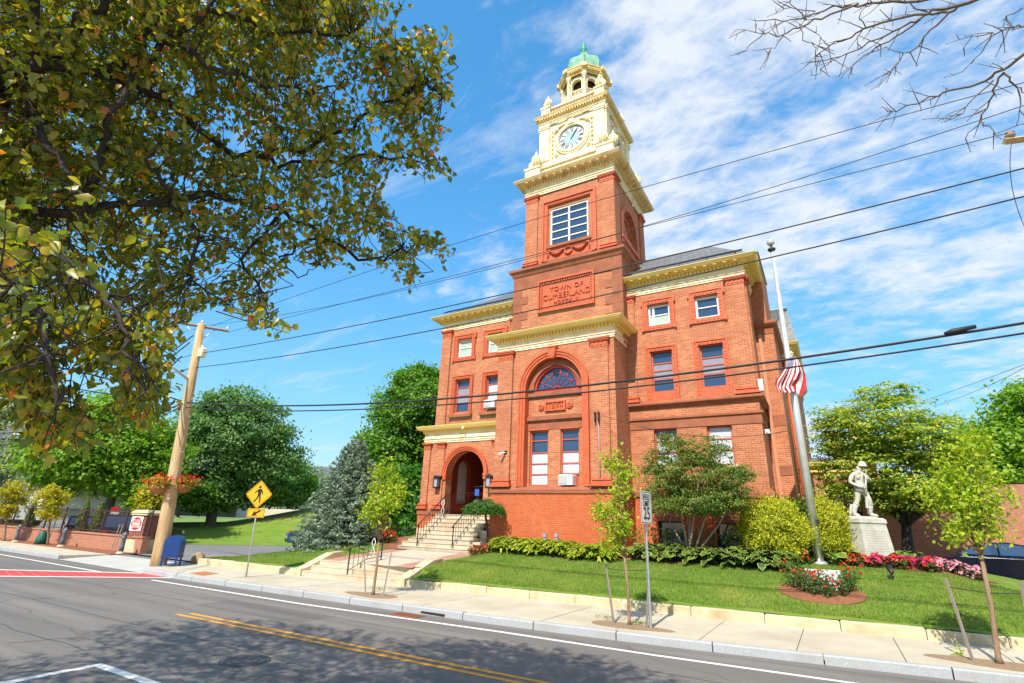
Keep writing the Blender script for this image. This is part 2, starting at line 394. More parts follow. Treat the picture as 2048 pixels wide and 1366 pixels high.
def slate():
    m, nt, N, L, P = _nt('slate_roof'); P.inputs['Roughness'].default_value = .55
    tc = N.new('ShaderNodeTexCoord'); sp = N.new('ShaderNodeSeparateXYZ'); L.new(tc.outputs['Object'], sp.inputs[0])
    ad = N.new('ShaderNodeMath'); ad.operation = 'ADD'; L.new(sp.outputs[0], ad.inputs[0]); L.new(sp.outputs[1], ad.inputs[1])
    cb = N.new('ShaderNodeCombineXYZ'); L.new(ad.outputs[0], cb.inputs[0]); L.new(sp.outputs[2], cb.inputs[1])
    b = N.new('ShaderNodeTexBrick'); b.inputs['Scale'].default_value = 1; b.inputs['Brick Width'].default_value = .3; b.inputs['Row Height'].default_value = .13; b.inputs['Mortar Size'].default_value = .012
    b.inputs['Color1'].default_value = (.10, .105, .11, 1); b.inputs['Color2'].default_value = (.19, .19, .185, 1); b.inputs['Mortar'].default_value = (.05, .05, .055, 1)
    L.new(cb.outputs[0], b.inputs['Vector']); L.new(b.outputs[0], P.inputs['Base Color']); return m


MT['slate'] = slate()
# ---------------------------------------------------------------- the ground
def lerp_tab(T, x):
    if x <= T[0][0]: return T[0][1]
    for (a, b), (c, d) in zip(T, T[1:]):
        if x <= c: return b + (d - b) * (x - a) / (c - a)
    return T[-1][1]


KT = [(-70, 12.4), (-39, 11.85), (-32, 11.75), (-20, 11.35), (-12, 11.5), (-7, 11.6), (-3.5, 11.9), (-.4, 12.35), (2.4, 12.8), (12, 14.0)]
WT = [(-24, 14.1), (-17, 14.2), (-12, 14.6), (-9, 14.92), (-4, 15.15), (0, 15.5), (3, 15.8), (14, 17.0)]
kerbY = lambda x: lerp_tab(KT, x)
wallY = lambda x: lerp_tab(WT, x)
LT = [(0, .385), (.4, .44), (1.5, .74), (3, 1.02), (5, 1.27), (8, 1.55), (14, 1.75), (40, 1.9)]
SW = .17
WXL, WXR = -17.35, -13.0


def lawn_z(x, y):
    s = y - wallY(x); z = lerp_tab(LT, max(0, s))
    if x > 2.6 and s > 1.2: z -= min(1.0, .20 * (x - 2.6)) * min(1, (s - 1.2) / 2.5)
    if y > 15.3 and y < 20.5:
        e = (WXL - .1 - x) if x < WXL else (x - WXR - .1) if x > WXR else 0
        if e < 1.3: k = max(0, e / 1.3); k = k * k * (3 - 2 * k); z = (.70 + (y - 15.2) * .085 + .02) * (1 - k) + z * k
    if x < -19: z = .36 + (z - .36) * max(0, min(1, (x + 24.2) / 5.2)) ** .7
    return z


def sheet(name, mat, fx, n, m, kind='structure'):
    """grid sheet from a function (a,b in 0..1) -> xyz"""
    mb = MB(); vs = [fx(i / n, j / m) for j in range(m + 1) for i in range(n + 1)]
    mb.add(vs, [(j * (n + 1) + i, j * (n + 1) + i + 1, (j + 1) * (n + 1) + i + 1, (j + 1) * (n + 1) + i) for j in range(m) for i in range(n)], True)
    return tag(mb.build(name, mat), kind=kind)


def asphalt(name, base, dark):
    m, nt, N, L, P = _nt(name); P.inputs['Roughness'].default_value = .85; P.inputs['Specular IOR Level'].default_value = .3
    tc = N.new('ShaderNodeTexCoord')
    def nz(s, d, st=(1, 1, 1)):
        mp = N.new('ShaderNodeMapping'); mp.inputs['Scale'].default_value = st; L.new(tc.outputs['Object'], mp.inputs[0])
        n = N.new('ShaderNodeTexNoise'); n.inputs['Scale'].default_value = s; n.inputs['Detail'].default_value = d; n.inputs['Roughness'].default_value = .65; L.new(mp.outputs[0], n.inputs['Vector']); return n.outputs[0]
    a = ramp(N, L, nz(.9, 7, (.10, 1.5, 1)), [(.30, tuple(c * .78 for c in base)), (.5, base), (.72, tuple(c * 1.32 for c in base))])
    b = ramp(N, L, nz(70, 3), [(.3, (.72, .72, .72)), (.7, (1.2, 1.2, 1.2))])
    mx = N.new('ShaderNodeMix'); mx.data_type = 'RGBA'; mx.blend_type = 'MULTIPLY'; mx.inputs[0].default_value = 1; L.new(a, mx.inputs[6]); L.new(b, mx.inputs[7])
    # tar seams and cracks
    w = N.new('ShaderNodeTexVoronoi'); w.feature = 'DISTANCE_TO_EDGE'; w.inputs['Scale'].default_value = .23
    mp = N.new('ShaderNodeMapping'); mp.inputs['Scale'].default_value = (.35, 1.3, 1); L.new(tc.outputs['Object'], mp.inputs[0])
    dn = N.new('ShaderNodeTexNoise'); dn.inputs['Scale'].default_value = 1.2; dn.inputs['Detail'].default_value = 6; L.new(tc.outputs['Object'], dn.inputs['Vector'])
    va = N.new('ShaderNodeVectorMath'); va.operation = 'MULTIPLY_ADD'; L.new(dn.outputs[1], va.inputs[0]); va.inputs[1].default_value = (.5, .5, .5); L.new(mp.outputs[0], va.inputs[2]); L.new(va.outputs[0], w.inputs['Vector'])
    c = N.new('ShaderNodeMapRange'); c.inputs[1].default_value = .0; c.inputs[2].default_value = .006; c.inputs[3].default_value = .6; c.inputs[4].default_value = 0; L.new(w.outputs[0], c.inputs[0])
    m2 = N.new('ShaderNodeMix'); m2.data_type = 'RGBA'; L.new(c.outputs[0], m2.inputs[0]); L.new(mx.outputs[2], m2.inputs[6]); m2.inputs[7].default_value = (*dark, 1)
    L.new(m2.outputs[2], P.inputs['Base Color'])
    bp = N.new('ShaderNodeBump'); bp.inputs['Strength'].default_value = .35; bp.inputs['Distance'].default_value = .006; L.new(nz(160, 2), bp.inputs['Height']); L.new(bp.outputs[0], P.inputs['Normal'])
    return m


def paint(name, c, worn):
    """road paint worn through to the asphalt in specks"""
    m, nt, N, L, P = _nt(name); P.inputs['Roughness'].default_value = .7
    tc = N.new('ShaderNodeTexCoord'); n = N.new('ShaderNodeTexNoise'); n.inputs['Scale'].default_value = 28; n.inputs['Detail'].default_value = 8; n.inputs['Roughness'].default_value = .75; L.new(tc.outputs['Object'], n.inputs['Vector'])
    L.new(ramp(N, L, n.outputs[0], [(.30, worn), (.44, c), (.75, tuple(min(1, q * 1.1) for q in c))]), P.inputs['Base Color']); return m


MT['asphalt'] = asphalt('road_asphalt', (.168, .153, .135), (.07, .062, .055))
MT['lot'] = asphalt('lot_asphalt', (.19, .185, .18), (.12, .12, .12))
MT['wpaint'] = paint('white_road_paint', (.72, .70, .64), (.42, .40, .36))
MT['ypaint'] = paint('yellow_road_paint', (.68, .30, .02), (.44, .22, .05))
MT['rpaint'] = paint('red_road_paint', (.50, .05, .04), (.38, .13, .11))
MT['lawn'] = pm('mown_lawn', (.085, .155, .010), (.15, .24, .018), 2.2, .9, .5, 90, c3=(.22, .25, .035), s3=.6)
MT['hillgrass'] = pm('hill_grass', (.10, .19, .014), (.17, .25, .02), .9, .9, .4, 20, c3=(.22, .21, .05), s3=.13)
MT['far'] = pm('far_ground', (.10, .14, .04), (.14, .17, .06), .05, .95)

struct(MB().box(-1500, 1500, -1500, 1500, -3, -.03), 'ground', MT['far'])
sheet('road', MT['asphalt'], lambda a, b: ((x := -90 + 130 * a), (1.9 + (kerbY(x) - 1.9) * b), 0), 130, 6)
struct(MB().box(-90, 40, -8, 1.75, -.02, .14), 'near_sidewalk', MT['concrete'])
struct(MB().box(-90, 40, 1.75, 1.9, -.02, .15), 'near_kerb', MT['kerb'])


def ribbon(name, mat, pts, w, z=.004):
    mb = MB()
    for (a, b) in zip(pts, pts[1:]):
        a = Vector(a); b = Vector(b); t = (b - a).normalized(); nrm = Vector((-t.y, t.x)) * w / 2
        mb.quad((*(a - nrm), z), (*(b - nrm), z), (*(b + nrm), z), (*(a + nrm), z))
    return tag(mb.build(name, mat), kind='structure')


ribbon('edge_line', MT['wpaint'], [(-20.6, 10.62), (-12.8, 10.6), (-6.7, 10.95), (-3.3, 11.0), (-.1, 11.2), (14, 11.9)], .13)
ribbon('edge_line', MT['wpaint'], [(-80, 11.2), (-35.4, 10.9), (-24.6, 10.6), (-22.5, 10.6)], .13)
ribbon('centre_line', MT['ypaint'], [(-13.3, 7.90), (-4, 8.07), (14, 8.4)], .11)
ribbon('centre_line', MT['ypaint'], [(-13.4, 7.64), (-4, 7.82), (14, 8.15)], .11)
ribbon('parking_line', MT['wpaint'], [(-9.95, 4.62), (20, 4.9)], .15)
ribbon('parking_line', MT['wpaint'], [(-9.88, 4.545), (-9.62, 2.0)], .15)
mb = MB(); U0, U1, D0, D1 = Vector((-26.9, 8.35)), Vector((-23.0, 11.45)), Vector((-24.4, 7.62)), Vector((-20.5, 11.75))
e = 1.9
ua, da = U1 + (U0 - U1) * e, D1 + (D0 - D1) * e * .98
mb.quad((*da, .006), (*D1, .006), (*U1, .006), (*ua, .006)); struct(mb, 'crosswalk', MT['rpaint'])
ribbon('crosswalk_border', MT['wpaint'], [tuple(da), tuple(D1)], .22, .010)
ribbon('crosswalk_border', MT['wpaint'], [tuple(ua), tuple(U1)], .22, .010)
mb = MB()   # worn paver joints across the red crossing
for i in range(26):
    t = i / 26; a = D1 + (da - D1) * t; b = U1 + (ua - U1) * t
    d = (b - a); nn = Vector((-d.y, d.x)).normalized() * .008
    mb.quad((*(a + d * .06 - nn), .009), (*(a + d * .94 - nn), .009), (*(a + d * .94 + nn), .009), (*(a + d * .06 + nn), .009))
struct(mb, 'crosswalk_joint', paint('faded_red_joint', (.60, .27, .23), (.5, .3, .27)))
# tar seams, a patched trench and grit along the gutter
MT['tar'] = pm('tar_seal', (.055, .05, .046), (.085, .078, .07), 6, .6)
def wavy(x0, x1, y0, y1, amp, n=40): return [(x0 + (x1 - x0) * i / n, y0 + (y1 - y0) * i / n + amp * (math.sin(i * .9 + y0) + .6 * math.sin(i * 2.3 + x0))) for i in range(n + 1)]
for a in ((-45, -7.5, 6.35, 6.5, .025), (-16, 12, 9.75, 9.85, .012), (-30, -11, 4.6, 4.9, .04), (-40, -15, 8.6, 8.9, .03), (-12.5, -10.8, 4.4, 9.6, .05)): ribbon('tar_seam', MT['tar'], wavy(*a), .022, .003)
MT['patch'] = asphalt('patched_asphalt', (.135, .124, .112), (.09, .08, .07))
struct(MB().slab([(-14.5, 8.6), (-10.6, 8.75), (-10.6, 9.9), (-14.6, 9.8)], -.02, .0022), 'road_patch', MT['patch'])
MT['grit'] = paint('gutter_grit', (.155, .142, .126), (.27, .225, .165))
ribbon('gutter_grit', MT['grit'], [(x, kerbY(x) - .17) for x in [-23 + i * .9 for i in range(40)]], .33, .0025)

# kerbs: individual granite lengths with open joints
def kerbrun(name, x0, x1, step=1.9, dep=.16):
    mb = MB(); x = x0
    while x < x1 - .1:
        e = min(x + step, x1); g = .012
        a, b = (x + g, kerbY(x + g)), (e - g, kerbY(e - g)); h = SW + random.uniform(-.008, .008)
        mb.add([(a[0], a[1], -.02), (b[0], b[1], -.02), (b[0], b[1] + dep, -.02), (a[0], a[1] + dep, -.02), (a[0], a[1] + .02, h), (b[0], b[1] + .02, h), (b[0], b[1] + dep, h), (a[0], a[1] + dep, h), (a[0], a[1], h - .025), (b[0], b[1], h - .025)],
               [(0, 1, 9, 8), (8, 9, 5, 4), (4, 5, 6, 7), (1, 2, 6, 5, 9), (3, 0, 8, 4, 7), (2, 3, 7, 6)])
        x = e
    return struct(mb, name, MT['kerb'])
kerbrun('kerb', -23.3, 14)
kerbrun('kerb', -90, -31.2)
# dropped kerb and apron of the drive
sheet('driveway_apron', MT['apron'], lambda a, b: ((x := -31.2 + 7.9 * a), (y := kerbY(x) + b * 3.2), .01 + .15 * min(1, b * 1.3)), 12, 8)
# pavement slabs
def pave(x0, x1, step, back):
    mb = MB(); x = x0
    while x < x1 - .05:
        e = min(x + step, x1); g = .008
        pts = [(x + g, kerbY(x + g) + .165), (e - g, kerbY(e - g) + .165), (e - g, back(e - g)), (x + g, back(x + g))]
        mb.slab(pts, .05, SW + random.uniform(-.003, .003)); x = e
    return struct(mb, 'sidewalk', MT['concrete'])
pave(-23.3, 14, 1.72, lambda x: wallY(x) + .25)
pave(-90, -31.2, 1.8, lambda x: kerbY(x) + 2.05 + (.0 if x > -40 else (-x - 40) * .02))
struct(MB().box(-90, 40, 1.95, 15, -.06, -.02), 'sub_base', MT['soil'])
mb = MB().slab([(-23.3, 11.75), (14, 14.1), (14, 17.2), (-23.3, 14.4)], -.02, SW - .03); struct(mb, 'sidewalk_bed', MT['soil'])

# lawns left and right of the walk
def lawn_sheet(x0, x1, y1, n, m):
    return sheet('lawn', MT['lawn'], lambda a, b: ((x := x0 + (x1 - x0) * a), (y := wallY(x) + .1 + (y1 - wallY(x) - .1) * b), lawn_z(x, y) + .012 * math.sin(x * 3.1 + y * 1.7)), n, m)
lawn_sheet(WXR + .1, 12, 25, 140, 70)
lawn_sheet(-24.2, WXL - .1, 27, 60, 70)
mb = MB().slab([(-24.2, 14.15), (-24.2, 27), (-24.4, 27), (-24.4, 14.15)], -.02, .44); struct(mb, 'lawn_kerb', MT['granite'])
# walk from the street steps to the porch: concrete with brick margins
def walk_z(y): return .70 + (y - 15.2) * .085
def wx(y): return (WXL - .12, WXR + .12)
MT['paver'] = brick('brick_paver', (.38, .19, .13), (.46, .25, .18), (.40, .28, .2), (.36, .2, .15), .2, .1)
sheet('walkway', MT['concrete'], lambda a, b: ((y := 15.15 + 4.3 * b), 0, 0) and ((wx(15.15 + 4.3 * b)[0] + .1) + (wx(15.15 + 4.3 * b)[1] - wx(15.15 + 4.3 * b)[0] - .2) * a, 15.15 + 4.3 * b, walk_z(15.15 + 4.3 * b)), 6, 10)
for sd in (0, 1):
    sheet('walkway_margin', MT['paver'], lambda a, b: ((wx(15.15 + 4.3 * b)[sd] + (0 if sd == 0 else -.85)) + .85 * a, 15.15 + 4.3 * b, walk_z(15.15 + 4.3 * b) + .005), 4, 10)

# parking lot, hill
struct(MB().slab([(-120, 14.5), (-24.4, 13.9), (-24.4, 60), (-120, 60)], -.02, .16), 'parking_lot', MT['lot'])
def hill_z(x, y):
    d = math.hypot(x, y); a = math.degrees(math.atan2(-x, y))        # bearing left of the facade's normal
    r = max(0, min(1, (d - 46) / 15)); r = r * r * (3 - 2 * r)
    top = lerp_tab([(20, 3.6), (30, 4.6), (50, 3.3), (58, 1.3), (66, .9), (90, .8)], a)
    return .17 + top * r
def hillp(a, b):
    th = rad(24 + 64 * a); d = 45 + 80 * b ** 1.5
    if a > .62: d = max(d, 45 + (a - .62) * 60 + 60 * b)
    x, y = -math.sin(th) * d, math.cos(th) * d
    return (x, y, hill_z(x, y))
sheet('hill', MT['hillgrass'], hillp, 60, 40)
# ---------------------------------------------------------------- the town hall
XC, YC = -10.05, 24.65            # axis of the tower
YP, YW, YT = 20.5, 22.3, 21.65    # fronts of pavilion, wings, lower tower
XL, XR = -18.15, -1.85
hall = thing('town_hall', 'red brick town hall with cream cornices and a tall clock tower', 'town hall', (XC, YP, 1.0))
FR = lambda y0: (lambda u, d, z: (u, y0 + d, z))
RT = lambda x0: (lambda u, d, z: (x0 - d, u, z))       # wall looking to +X, u runs along Y
LF = lambda x0: (lambda u, d, z: (x0 + d, u, z))


def text_part(body, size, loc, rot, mat, name, parent, ext=.02, sx=1.0, base=None, spacing=1.0):
    c = bpy.data.curves.new(name, 'FONT'); c.body = body; c.size = size; c.align_x = 'CENTER'; c.align_y = 'CENTER'; c.extrude = ext; c.space_character = spacing
    o = bpy.data.objects.new('tmp', c); COL.objects.link(o)
    o.location = loc; o.rotation_euler = rot; o.scale = (sx, 1, 1)
    bpy.context.view_layer.update()
    me = bpy.data.meshes.new_from_object(o.evaluated_get(bpy.context.evaluated_depsgraph_get())); me.transform(o.matrix_world)
    bpy.data.objects.remove(o); me.materials.clear(); me.materials.append(mat); me.name = name
    return link(me, name, parent)


def window(M, u0, u1, z0, z1, d, parent, rails=(), mull=(), fm='redframe', blind=None, bm='blind', fw=.07, rw=.045, pm_='pane', dark=True):
    """sash window: frame (the part), its pane and blind as sub-parts"""
    mb = MB(M)
    mb.box(u0, u0 + fw, d - .04, d + .06, z0, z1); mb.box(u1 - fw, u1, d - .04, d + .06, z0, z1)
    mb.box(u0 + fw, u1 - fw, d - .04, d + .06, z1 - fw, z1); mb.box(u0 + fw, u1 - fw, d - .05, d + .06, z0, z0 + fw * 1.1)
    for r in rails: mb.box(u0 + fw, u1 - fw, d - .03, d + .05, r - rw / 2, r + rw / 2)
    for m_ in mull: mb.box(m_ - .05, m_ + .05, d - .035, d + .055, z0 + fw * 1.1, z1 - fw)
    w = mb.build('window', MT[fm], parent)
    p = MB(M); p.quad((u0, d + .02, z0), (u1, d + .02, z0), (u1, d + .02, z1), (u0, d + .02, z1))
    link_child(p, 'pane', MT[pm_], w)
    if blind:
        b = MB(M)
        for a, c in blind:
            z = a
            while z < c - .01:
                b.quad((u0 + fw, d + .012, z), (u1 - fw, d + .012, z), (u1 - fw, d + .004, min(z + .05, c)), (u0 + fw, d + .004, min(z + .05, c))); z += .05
        link_child(b, 'blind', MT[bm], w)
    return w


def link_child(mb, name, mat, parent):
    """sub-part: keeps world coordinates under a part that already carries the parent inverse"""
    o = mb.build(name, mat); o.parent = parent; o.matrix_parent_inverse = Matrix.Identity(4); return o


def surround(M, u0, u1, z0, z1, w, proj, parent, ears=0.0, bottom=True, sill=None):
    """carved terracotta architrave round an opening"""
    mb = MB(M)
    zb = z0 if bottom else z0
    mb.box(u0, u0 + w, -proj, 0.02, zb, z1); mb.box(u1 - w, u1, -proj, .02, zb, z1); mb.box(u0 + w, u1 - w, -proj, .02, z1 - w, z1)
    if bottom: mb.box(u0 + w, u1 - w, -proj, .02, z0, z0 + w)
    for a, b, c, e in ((u0 - .0, u0 + .05, zb, z1), (u1 - .05, u1, zb, z1), (u0 + .05, u1 - .05, z1 - .05, z1)): mb.box(a, b, -proj - .035, -proj, c, e)
    if ears:
        for uu in (u0 - ears, u1):
            mb.box(uu, uu + ears, -proj - .03, .02, z1 - .26, z1 + .03)
            if bottom: mb.box(uu, uu + ears, -proj - .03, .02, z0 - .03, z0 + .2)
    # egg carving as small raised studs
    k = max(3, int((z1 - z0) / .16))
    for i in range(k):
        z = z0 + (i + .5) * (z1 - z0) / k
        for uc in (u0 + w * .62, u1 - w * .62): mb.box(uc - .03, uc + .03, -proj - .02, -proj, z - .045, z + .045)
    k = max(3, int((u1 - u0 - 2 * w) / .16))
    for i in range(k):
        u = u0 + w + (i + .5) * (u1 - u0 - 2 * w) / k
        mb.box(u - .045, u + .045, -proj - .02, -proj, z1 - w * .62 - .03, z1 - w * .62 + .03)
        if bottom: mb.box(u - .045, u + .045, -proj - .02, -proj, z0 + w * .5 - .03, z0 + w * .5 + .03)
    o = mb.build('window_surround', MT['terra'], parent)
    if sill:
        s = MB(M); s.box(u0 - .06, u1 + .06, -proj - .1, .02, sill - .14, sill); s.build('window_sill', MT['brown'], parent)
    return o


def pilaster(M, u0, u1, z0, z1, proj, parent, cap=.34, basez=None, mat='brick'):
    """brick shaft (part) with terracotta capital and base as sub-parts"""
    mb = MB(M); zb = z0; mb.box(u0, u1, -proj, .02, zb, z1 - cap + .01); o = mb.build('pilaster', MT[mat], parent)
    c = MB(M); h = cap; z = z1 - cap
    c.box(u0 - .02, u1 + .02, -proj - .02, .02, z, z + h * .14); c.box(u0 - .008, u1 + .008, -proj - .01, .02, z + h * .14, z + h * .58)
    c.box(u0 - .04, u1 + .04, -proj - .05, .02, z + h * .58, z + h * .70); c.box(u0 - .075, u1 + .075, -proj - .09, .02, z + h * .70, z + h * .86); c.box(u0 - .10, u1 + .10, -proj - .12, .02, z + h * .86, z + h)
    k = max(2, int((u1 - u0) / .17))
    for i in range(k):
        u = u0 + (i + .5) * (u1 - u0) / k
        c.box(u - .055, u + .055, -proj - .035, -proj - .01, z + h * .22, z + h * .50)
    link_child(c, 'capital', MT['terra'], o)
    if basez:
        b = MB(M); b.box(u0 - .11, u1 + .11, -proj - .11, .02, z0 - basez, z0 + .002); b.box(u0 - .08, u1 + .08, -proj - .09, .02, z0 + .002, z0 + .10)
        b.box(u0 - .03, u1 + .03, -proj - .035, .02, z0 + .10, z0 + .17); b.box(u0 - .06, u1 + .06, -proj - .07, .02, z0 + .17, z0 + .25)
        link_child(b, 'base', MT['terra'], o)
    return o


def entab(path, z0, h, proj, parent, dent=True, modil=False, mat='cream', closed=False, segs=None, scale=1.0):
    """cream entablature: pale frieze part, cornice part, row of dentils"""
    f = MB(); f.sweep(path, [(0, z0), (.04, z0), (.04, z0 + .10 * h), (.07, z0 + .105 * h), (.07, z0 + .22 * h), (.115, z0 + .24 * h), (.115, z0 + .28 * h), (.05, z0 + .285 * h), (.05, z0 + .58 * h), (0, z0 + .58 * h)], closed)
    f.build('frieze', MT['creamw'], parent)
    c = MB(); p = proj
    prof = [(0, z0 + .58 * h), (.08, z0 + .58 * h), (.11, z0 + .61 * h), (.13, z0 + .61 * h), (.13, z0 + .74 * h), (.24 + (.1 if modil else 0) * 0, z0 + .76 * h)]
    if modil: prof += [(.26, z0 + .83 * h), (p * .86, z0 + .84 * h)]
    else: prof += [(p * .80, z0 + .80 * h)]
    prof += [(p * .86, z0 + .86 * h), (p * .90, z0 + .88 * h), (p * .97, z0 + .95 * h), (p, z0 + .97 * h), (p, z0 + h), (0, z0 + h + .03)]
    c.sweep(path, prof, closed)
    t = g = c
    pts = list(path) + ([path[0]] if closed else [])
    for i in (segs if segs is not None else range(len(pts) - 1)):
        a, b = pts[i], pts[i + 1]
        if dent: t.rowboxes(a, b, .17, .095, .10, z0 + .60 * h, z0 + .745 * h, .13)
        if modil: g.rowboxes(a, b, .42, .15, p * .80 - .26, z0 + .765 * h, z0 + .838 * h, .26)
    return c.build('cornice', MT[mat], parent)


# --- wings: brick body, openings
hb = MB(FR(YW))
R2, R3, R1 = [(-6.07, -5.10), (-3.95, -2.96)], [(-6.08, -5.09), (-3.95, -2.96)], [(-6.13, -5.15), (-3.94, -2.97)]
L2, L3 = [(-17.0, -16.02), (-14.98, -14.0)], [(-17.03, -16.05), (-15.0, -14.02)]
holes = [(a, b, 7.97, 9.90) for a, b in R2] + [(a, b, 11.13, 12.14) for a, b in R3] + [(a, b, 4.76, 6.36) for a, b in R1] + [(a, b, 1.55, 2.62) for a, b in ((-6.15, -5.13), (-3.92, -2.88))]
hb.wall(-7.3, XR, 3.7, 12.8, [h for h in holes if h[2] > 3], .24)
hb.wall(XL, -12.9, 3.7, 12.8, [(-16.8, -13.6, 3.7, 6.3)] + [(a, b, 7.88, 9.75) for a, b in L2] + [(a, b, 11.08, 12.05) for a, b in L3], .24)
hb.box(-13, -7.2, .01, 2, 3.7, 12.8)
sd = MB(RT(XR)); sd.wall(YW, 40, .6, 12.8); hb.M = None
hb.v += [(x, y, z) for x, y, z in sd.v]; hb.f += [tuple(i + len(hb.v) - len(sd.v) for i in f) for f in sd.f]; hb.sm += sd.sm
hb.quad((XL, YW, .6), (XL, 40, .6), (XL, 40, 12.8), (XL, YW, 12.8))
hb.build('wall', MT['brick'], hall)
bs = MB(FR(YW)); bs.wall(-7.3, XR + .06, .8, 3.56, [h for h in holes if h[2] < 3], .3, -.06)
pass
bs.M = RT(XR + .06); bs.wall(YW - .06, 30, .8, 3.56); bs.build('base_wall', MT['brickbase'], hall)
bs = MB(FR(YW)); bs.wall(XL, -12.9, .8, 3.56, [(-16.8, -13.6, 2.4, 3.56)], .1, -.05); bs.build('base_wall', MT['brickbase'], hall)
st = MB(); st.sweep([(-7.2, YW), (XR, YW), (XR, 24.5)], [(0, 3.54), (.13, 3.54), (.13, 3.72), (.05, 3.84), (0, 3.84)]); st.build('water_table', MT['brown'], hall)
# flared stone lintels of the basement windows
for a, b in ((-6.15, -5.13), (-3.92, -2.88)):
    mb = MB(FR(YW)); cu = (a + b) / 2
    for k in range(5):
        u = [a - .05 + (b - a + .1) * q / 5 for q in (k, k + 1)]; o = [cu + (x - cu) * 1.28 for x in u]
        mb.prism([(u[0] + .006, 2.60), (u[1] - .006, 2.60), (o[1] - .006, 3.02), (o[0] + .006, 3.02)], -.10, -.055)
    mb.build('window_lintel', MT['brown'], hall)
    window(FR(YW), a, b, 1.55, 2.62, .2, hall, rails=(2.0,), fm='dark')
# brownstone belts of the right wing
mb = MB()
mb.sweep([(-7.2, YW), (XR, YW), (XR, 24.5)], [(0, 7.24), (.05, 7.24), (.05, 7.30), (.14, 7.36), (.20, 7.40), (.20, 7.47), (.09, 7.58), (0, 7.58)])
mb.build('belt_course', MT['brown'], hall)
mb = MB(); mb.sweep([(-7.2, YW), (XR, YW), (XR, 24.5)], [(0, 6.36), (.035, 6.36), (.035, 6.72), (.10, 6.76), (.10, 6.84), (0, 6.88)]); mb.build('stone_band', MT['brown'], hall)
# windows
bl = [[(8.62, 9.86)], [(8.66, 9.86)]]
for i, (a, b) in enumerate(R2):
    surround(FR(YW), a - .24, b + .2, 7.47, 10.07, .2, .07, hall, bottom=False)
    mb = MB(FR(YW)); mb.box(a - .04, b + .04, -.03, .03, 7.60, 7.97); mb.build('window_apron', MT['terra'], hall)
    window(FR(YW), a, b, 7.97, 9.90, .16, hall, rails=(9.32, 8.98, 8.57), blind=[(8.62, 9.30)], bm='greyblind')
for i, (a, b) in enumerate(R3):
    surround(FR(YW), a - .24, b + .22, 10.90, 12.42, .22, .07, hall, ears=.07)
    window(FR(YW), a, b, 11.13, 12.14, .14, hall, rails=(11.66,), mull=((a + .22,) if i == 0 else ()), fm='white', fw=.08, blind=([(11.2, 11.62), ] if i == 0 else None), bm='greenblind')
for i, (a, b) in enumerate(R1):
    window(FR(YW), a, b, 4.76, 6.36, .18, hall, rails=(5.84, 5.38), blind=([(4.84, 6.0)] if i == 0 else [(4.84, 6.30)]))
    mb = MB(FR(YW)); mb.box(a - .1, b + .1, -.12, .2, 4.62, 4.76); mb.build('window_sill', MT['creamw'], hall)
for i, (a, b) in enumerate(L2):
    surround(FR(YW), a - .22, b + .2, 7.74, 9.96, .2, .07, hall, bottom=False, sill=7.76)
    window(FR(YW), a, b, 7.88, 9.75, .16, hall, rails=(9.3, 8.85, 8.42), blind=[(8.46, 9.28)], bm=('greyblind' if i == 0 else 'blind'))
for i, (a, b) in enumerate(L3):
    surround(FR(YW), a - .24, b + .22, 10.83, 12.37, .22, .07, hall, ears=.07)
    window(FR(YW), a, b, 11.08, 12.05, .14, hall, rails=(11.62,), fm='white', fw=.08, blind=[(11.15, 11.95)], bm='greenblind')
# pilasters
for u0, u1, b in ((-2.58, XR + .0, 7.58), (-7.15, -6.72, 7.58)): pilaster(FR(YW), u0, u1, b, 12.78, .10, hall, .36, .02)
pilaster(FR(YW), XL, -17.5, 7.1, 12.78, .10, hall, .36)
pilaster(FR(YW), -13.5, -13.0, 7.1, 12.78, .10, hall, .36)
pilaster(RT(XR), YW + .1, YW + .75, 7.58, 12.78, .06, hall, .36, .02)
entab([(XL, 33), (XL, YW), (XR, YW), (XR, 24.6)], 12.78, .80, .62, hall, modil=True)
# roof: hipped slate with snow rails
E0, EX = 13.60, .45
rf = MB(); ry, rz = 27.0, 17.2
a, b, c, d = (XL - EX, YW - EX, E0), (XR + EX, YW - EX, E0), (XR + EX, 34, E0), (XL - EX, 34, E0); p, q = (XL + 3.9, ry, rz), (-3.75, ry, rz)
rf.add([a, b, c, d, p, q], [(0, 1, 5, 4), (1, 2, 5), (2, 3, 4, 5), (3, 0, 4), (0, 3, 2, 1)])
rf.build('roof', MT['slate'], hall)
mb = MB()
sl_ = (rz - E0) / (ry - YW + EX)
for k in (.22, .36, .50):
    mb.tube([(XL, YW - EX + k, E0 + k * sl_ + .16), (XR + .1, YW - EX + k, E0 + k * sl_ + .16)], .022, 6)
for i in range(14):
    x = XL + .3 + i * (XR - XL - .5) / 13
    mb.tube([(x, YW - EX + .2, E0 + .2 * sl_), (x, YW - EX + .2, E0 + .2 * sl_ + .17), (x, YW - EX + .52, E0 + .52 * sl_ + .18), (x, YW - EX + .58, E0 + .58 * sl_)], .014, 5)
mb.build('snow_guard', MT['dark'], hall)
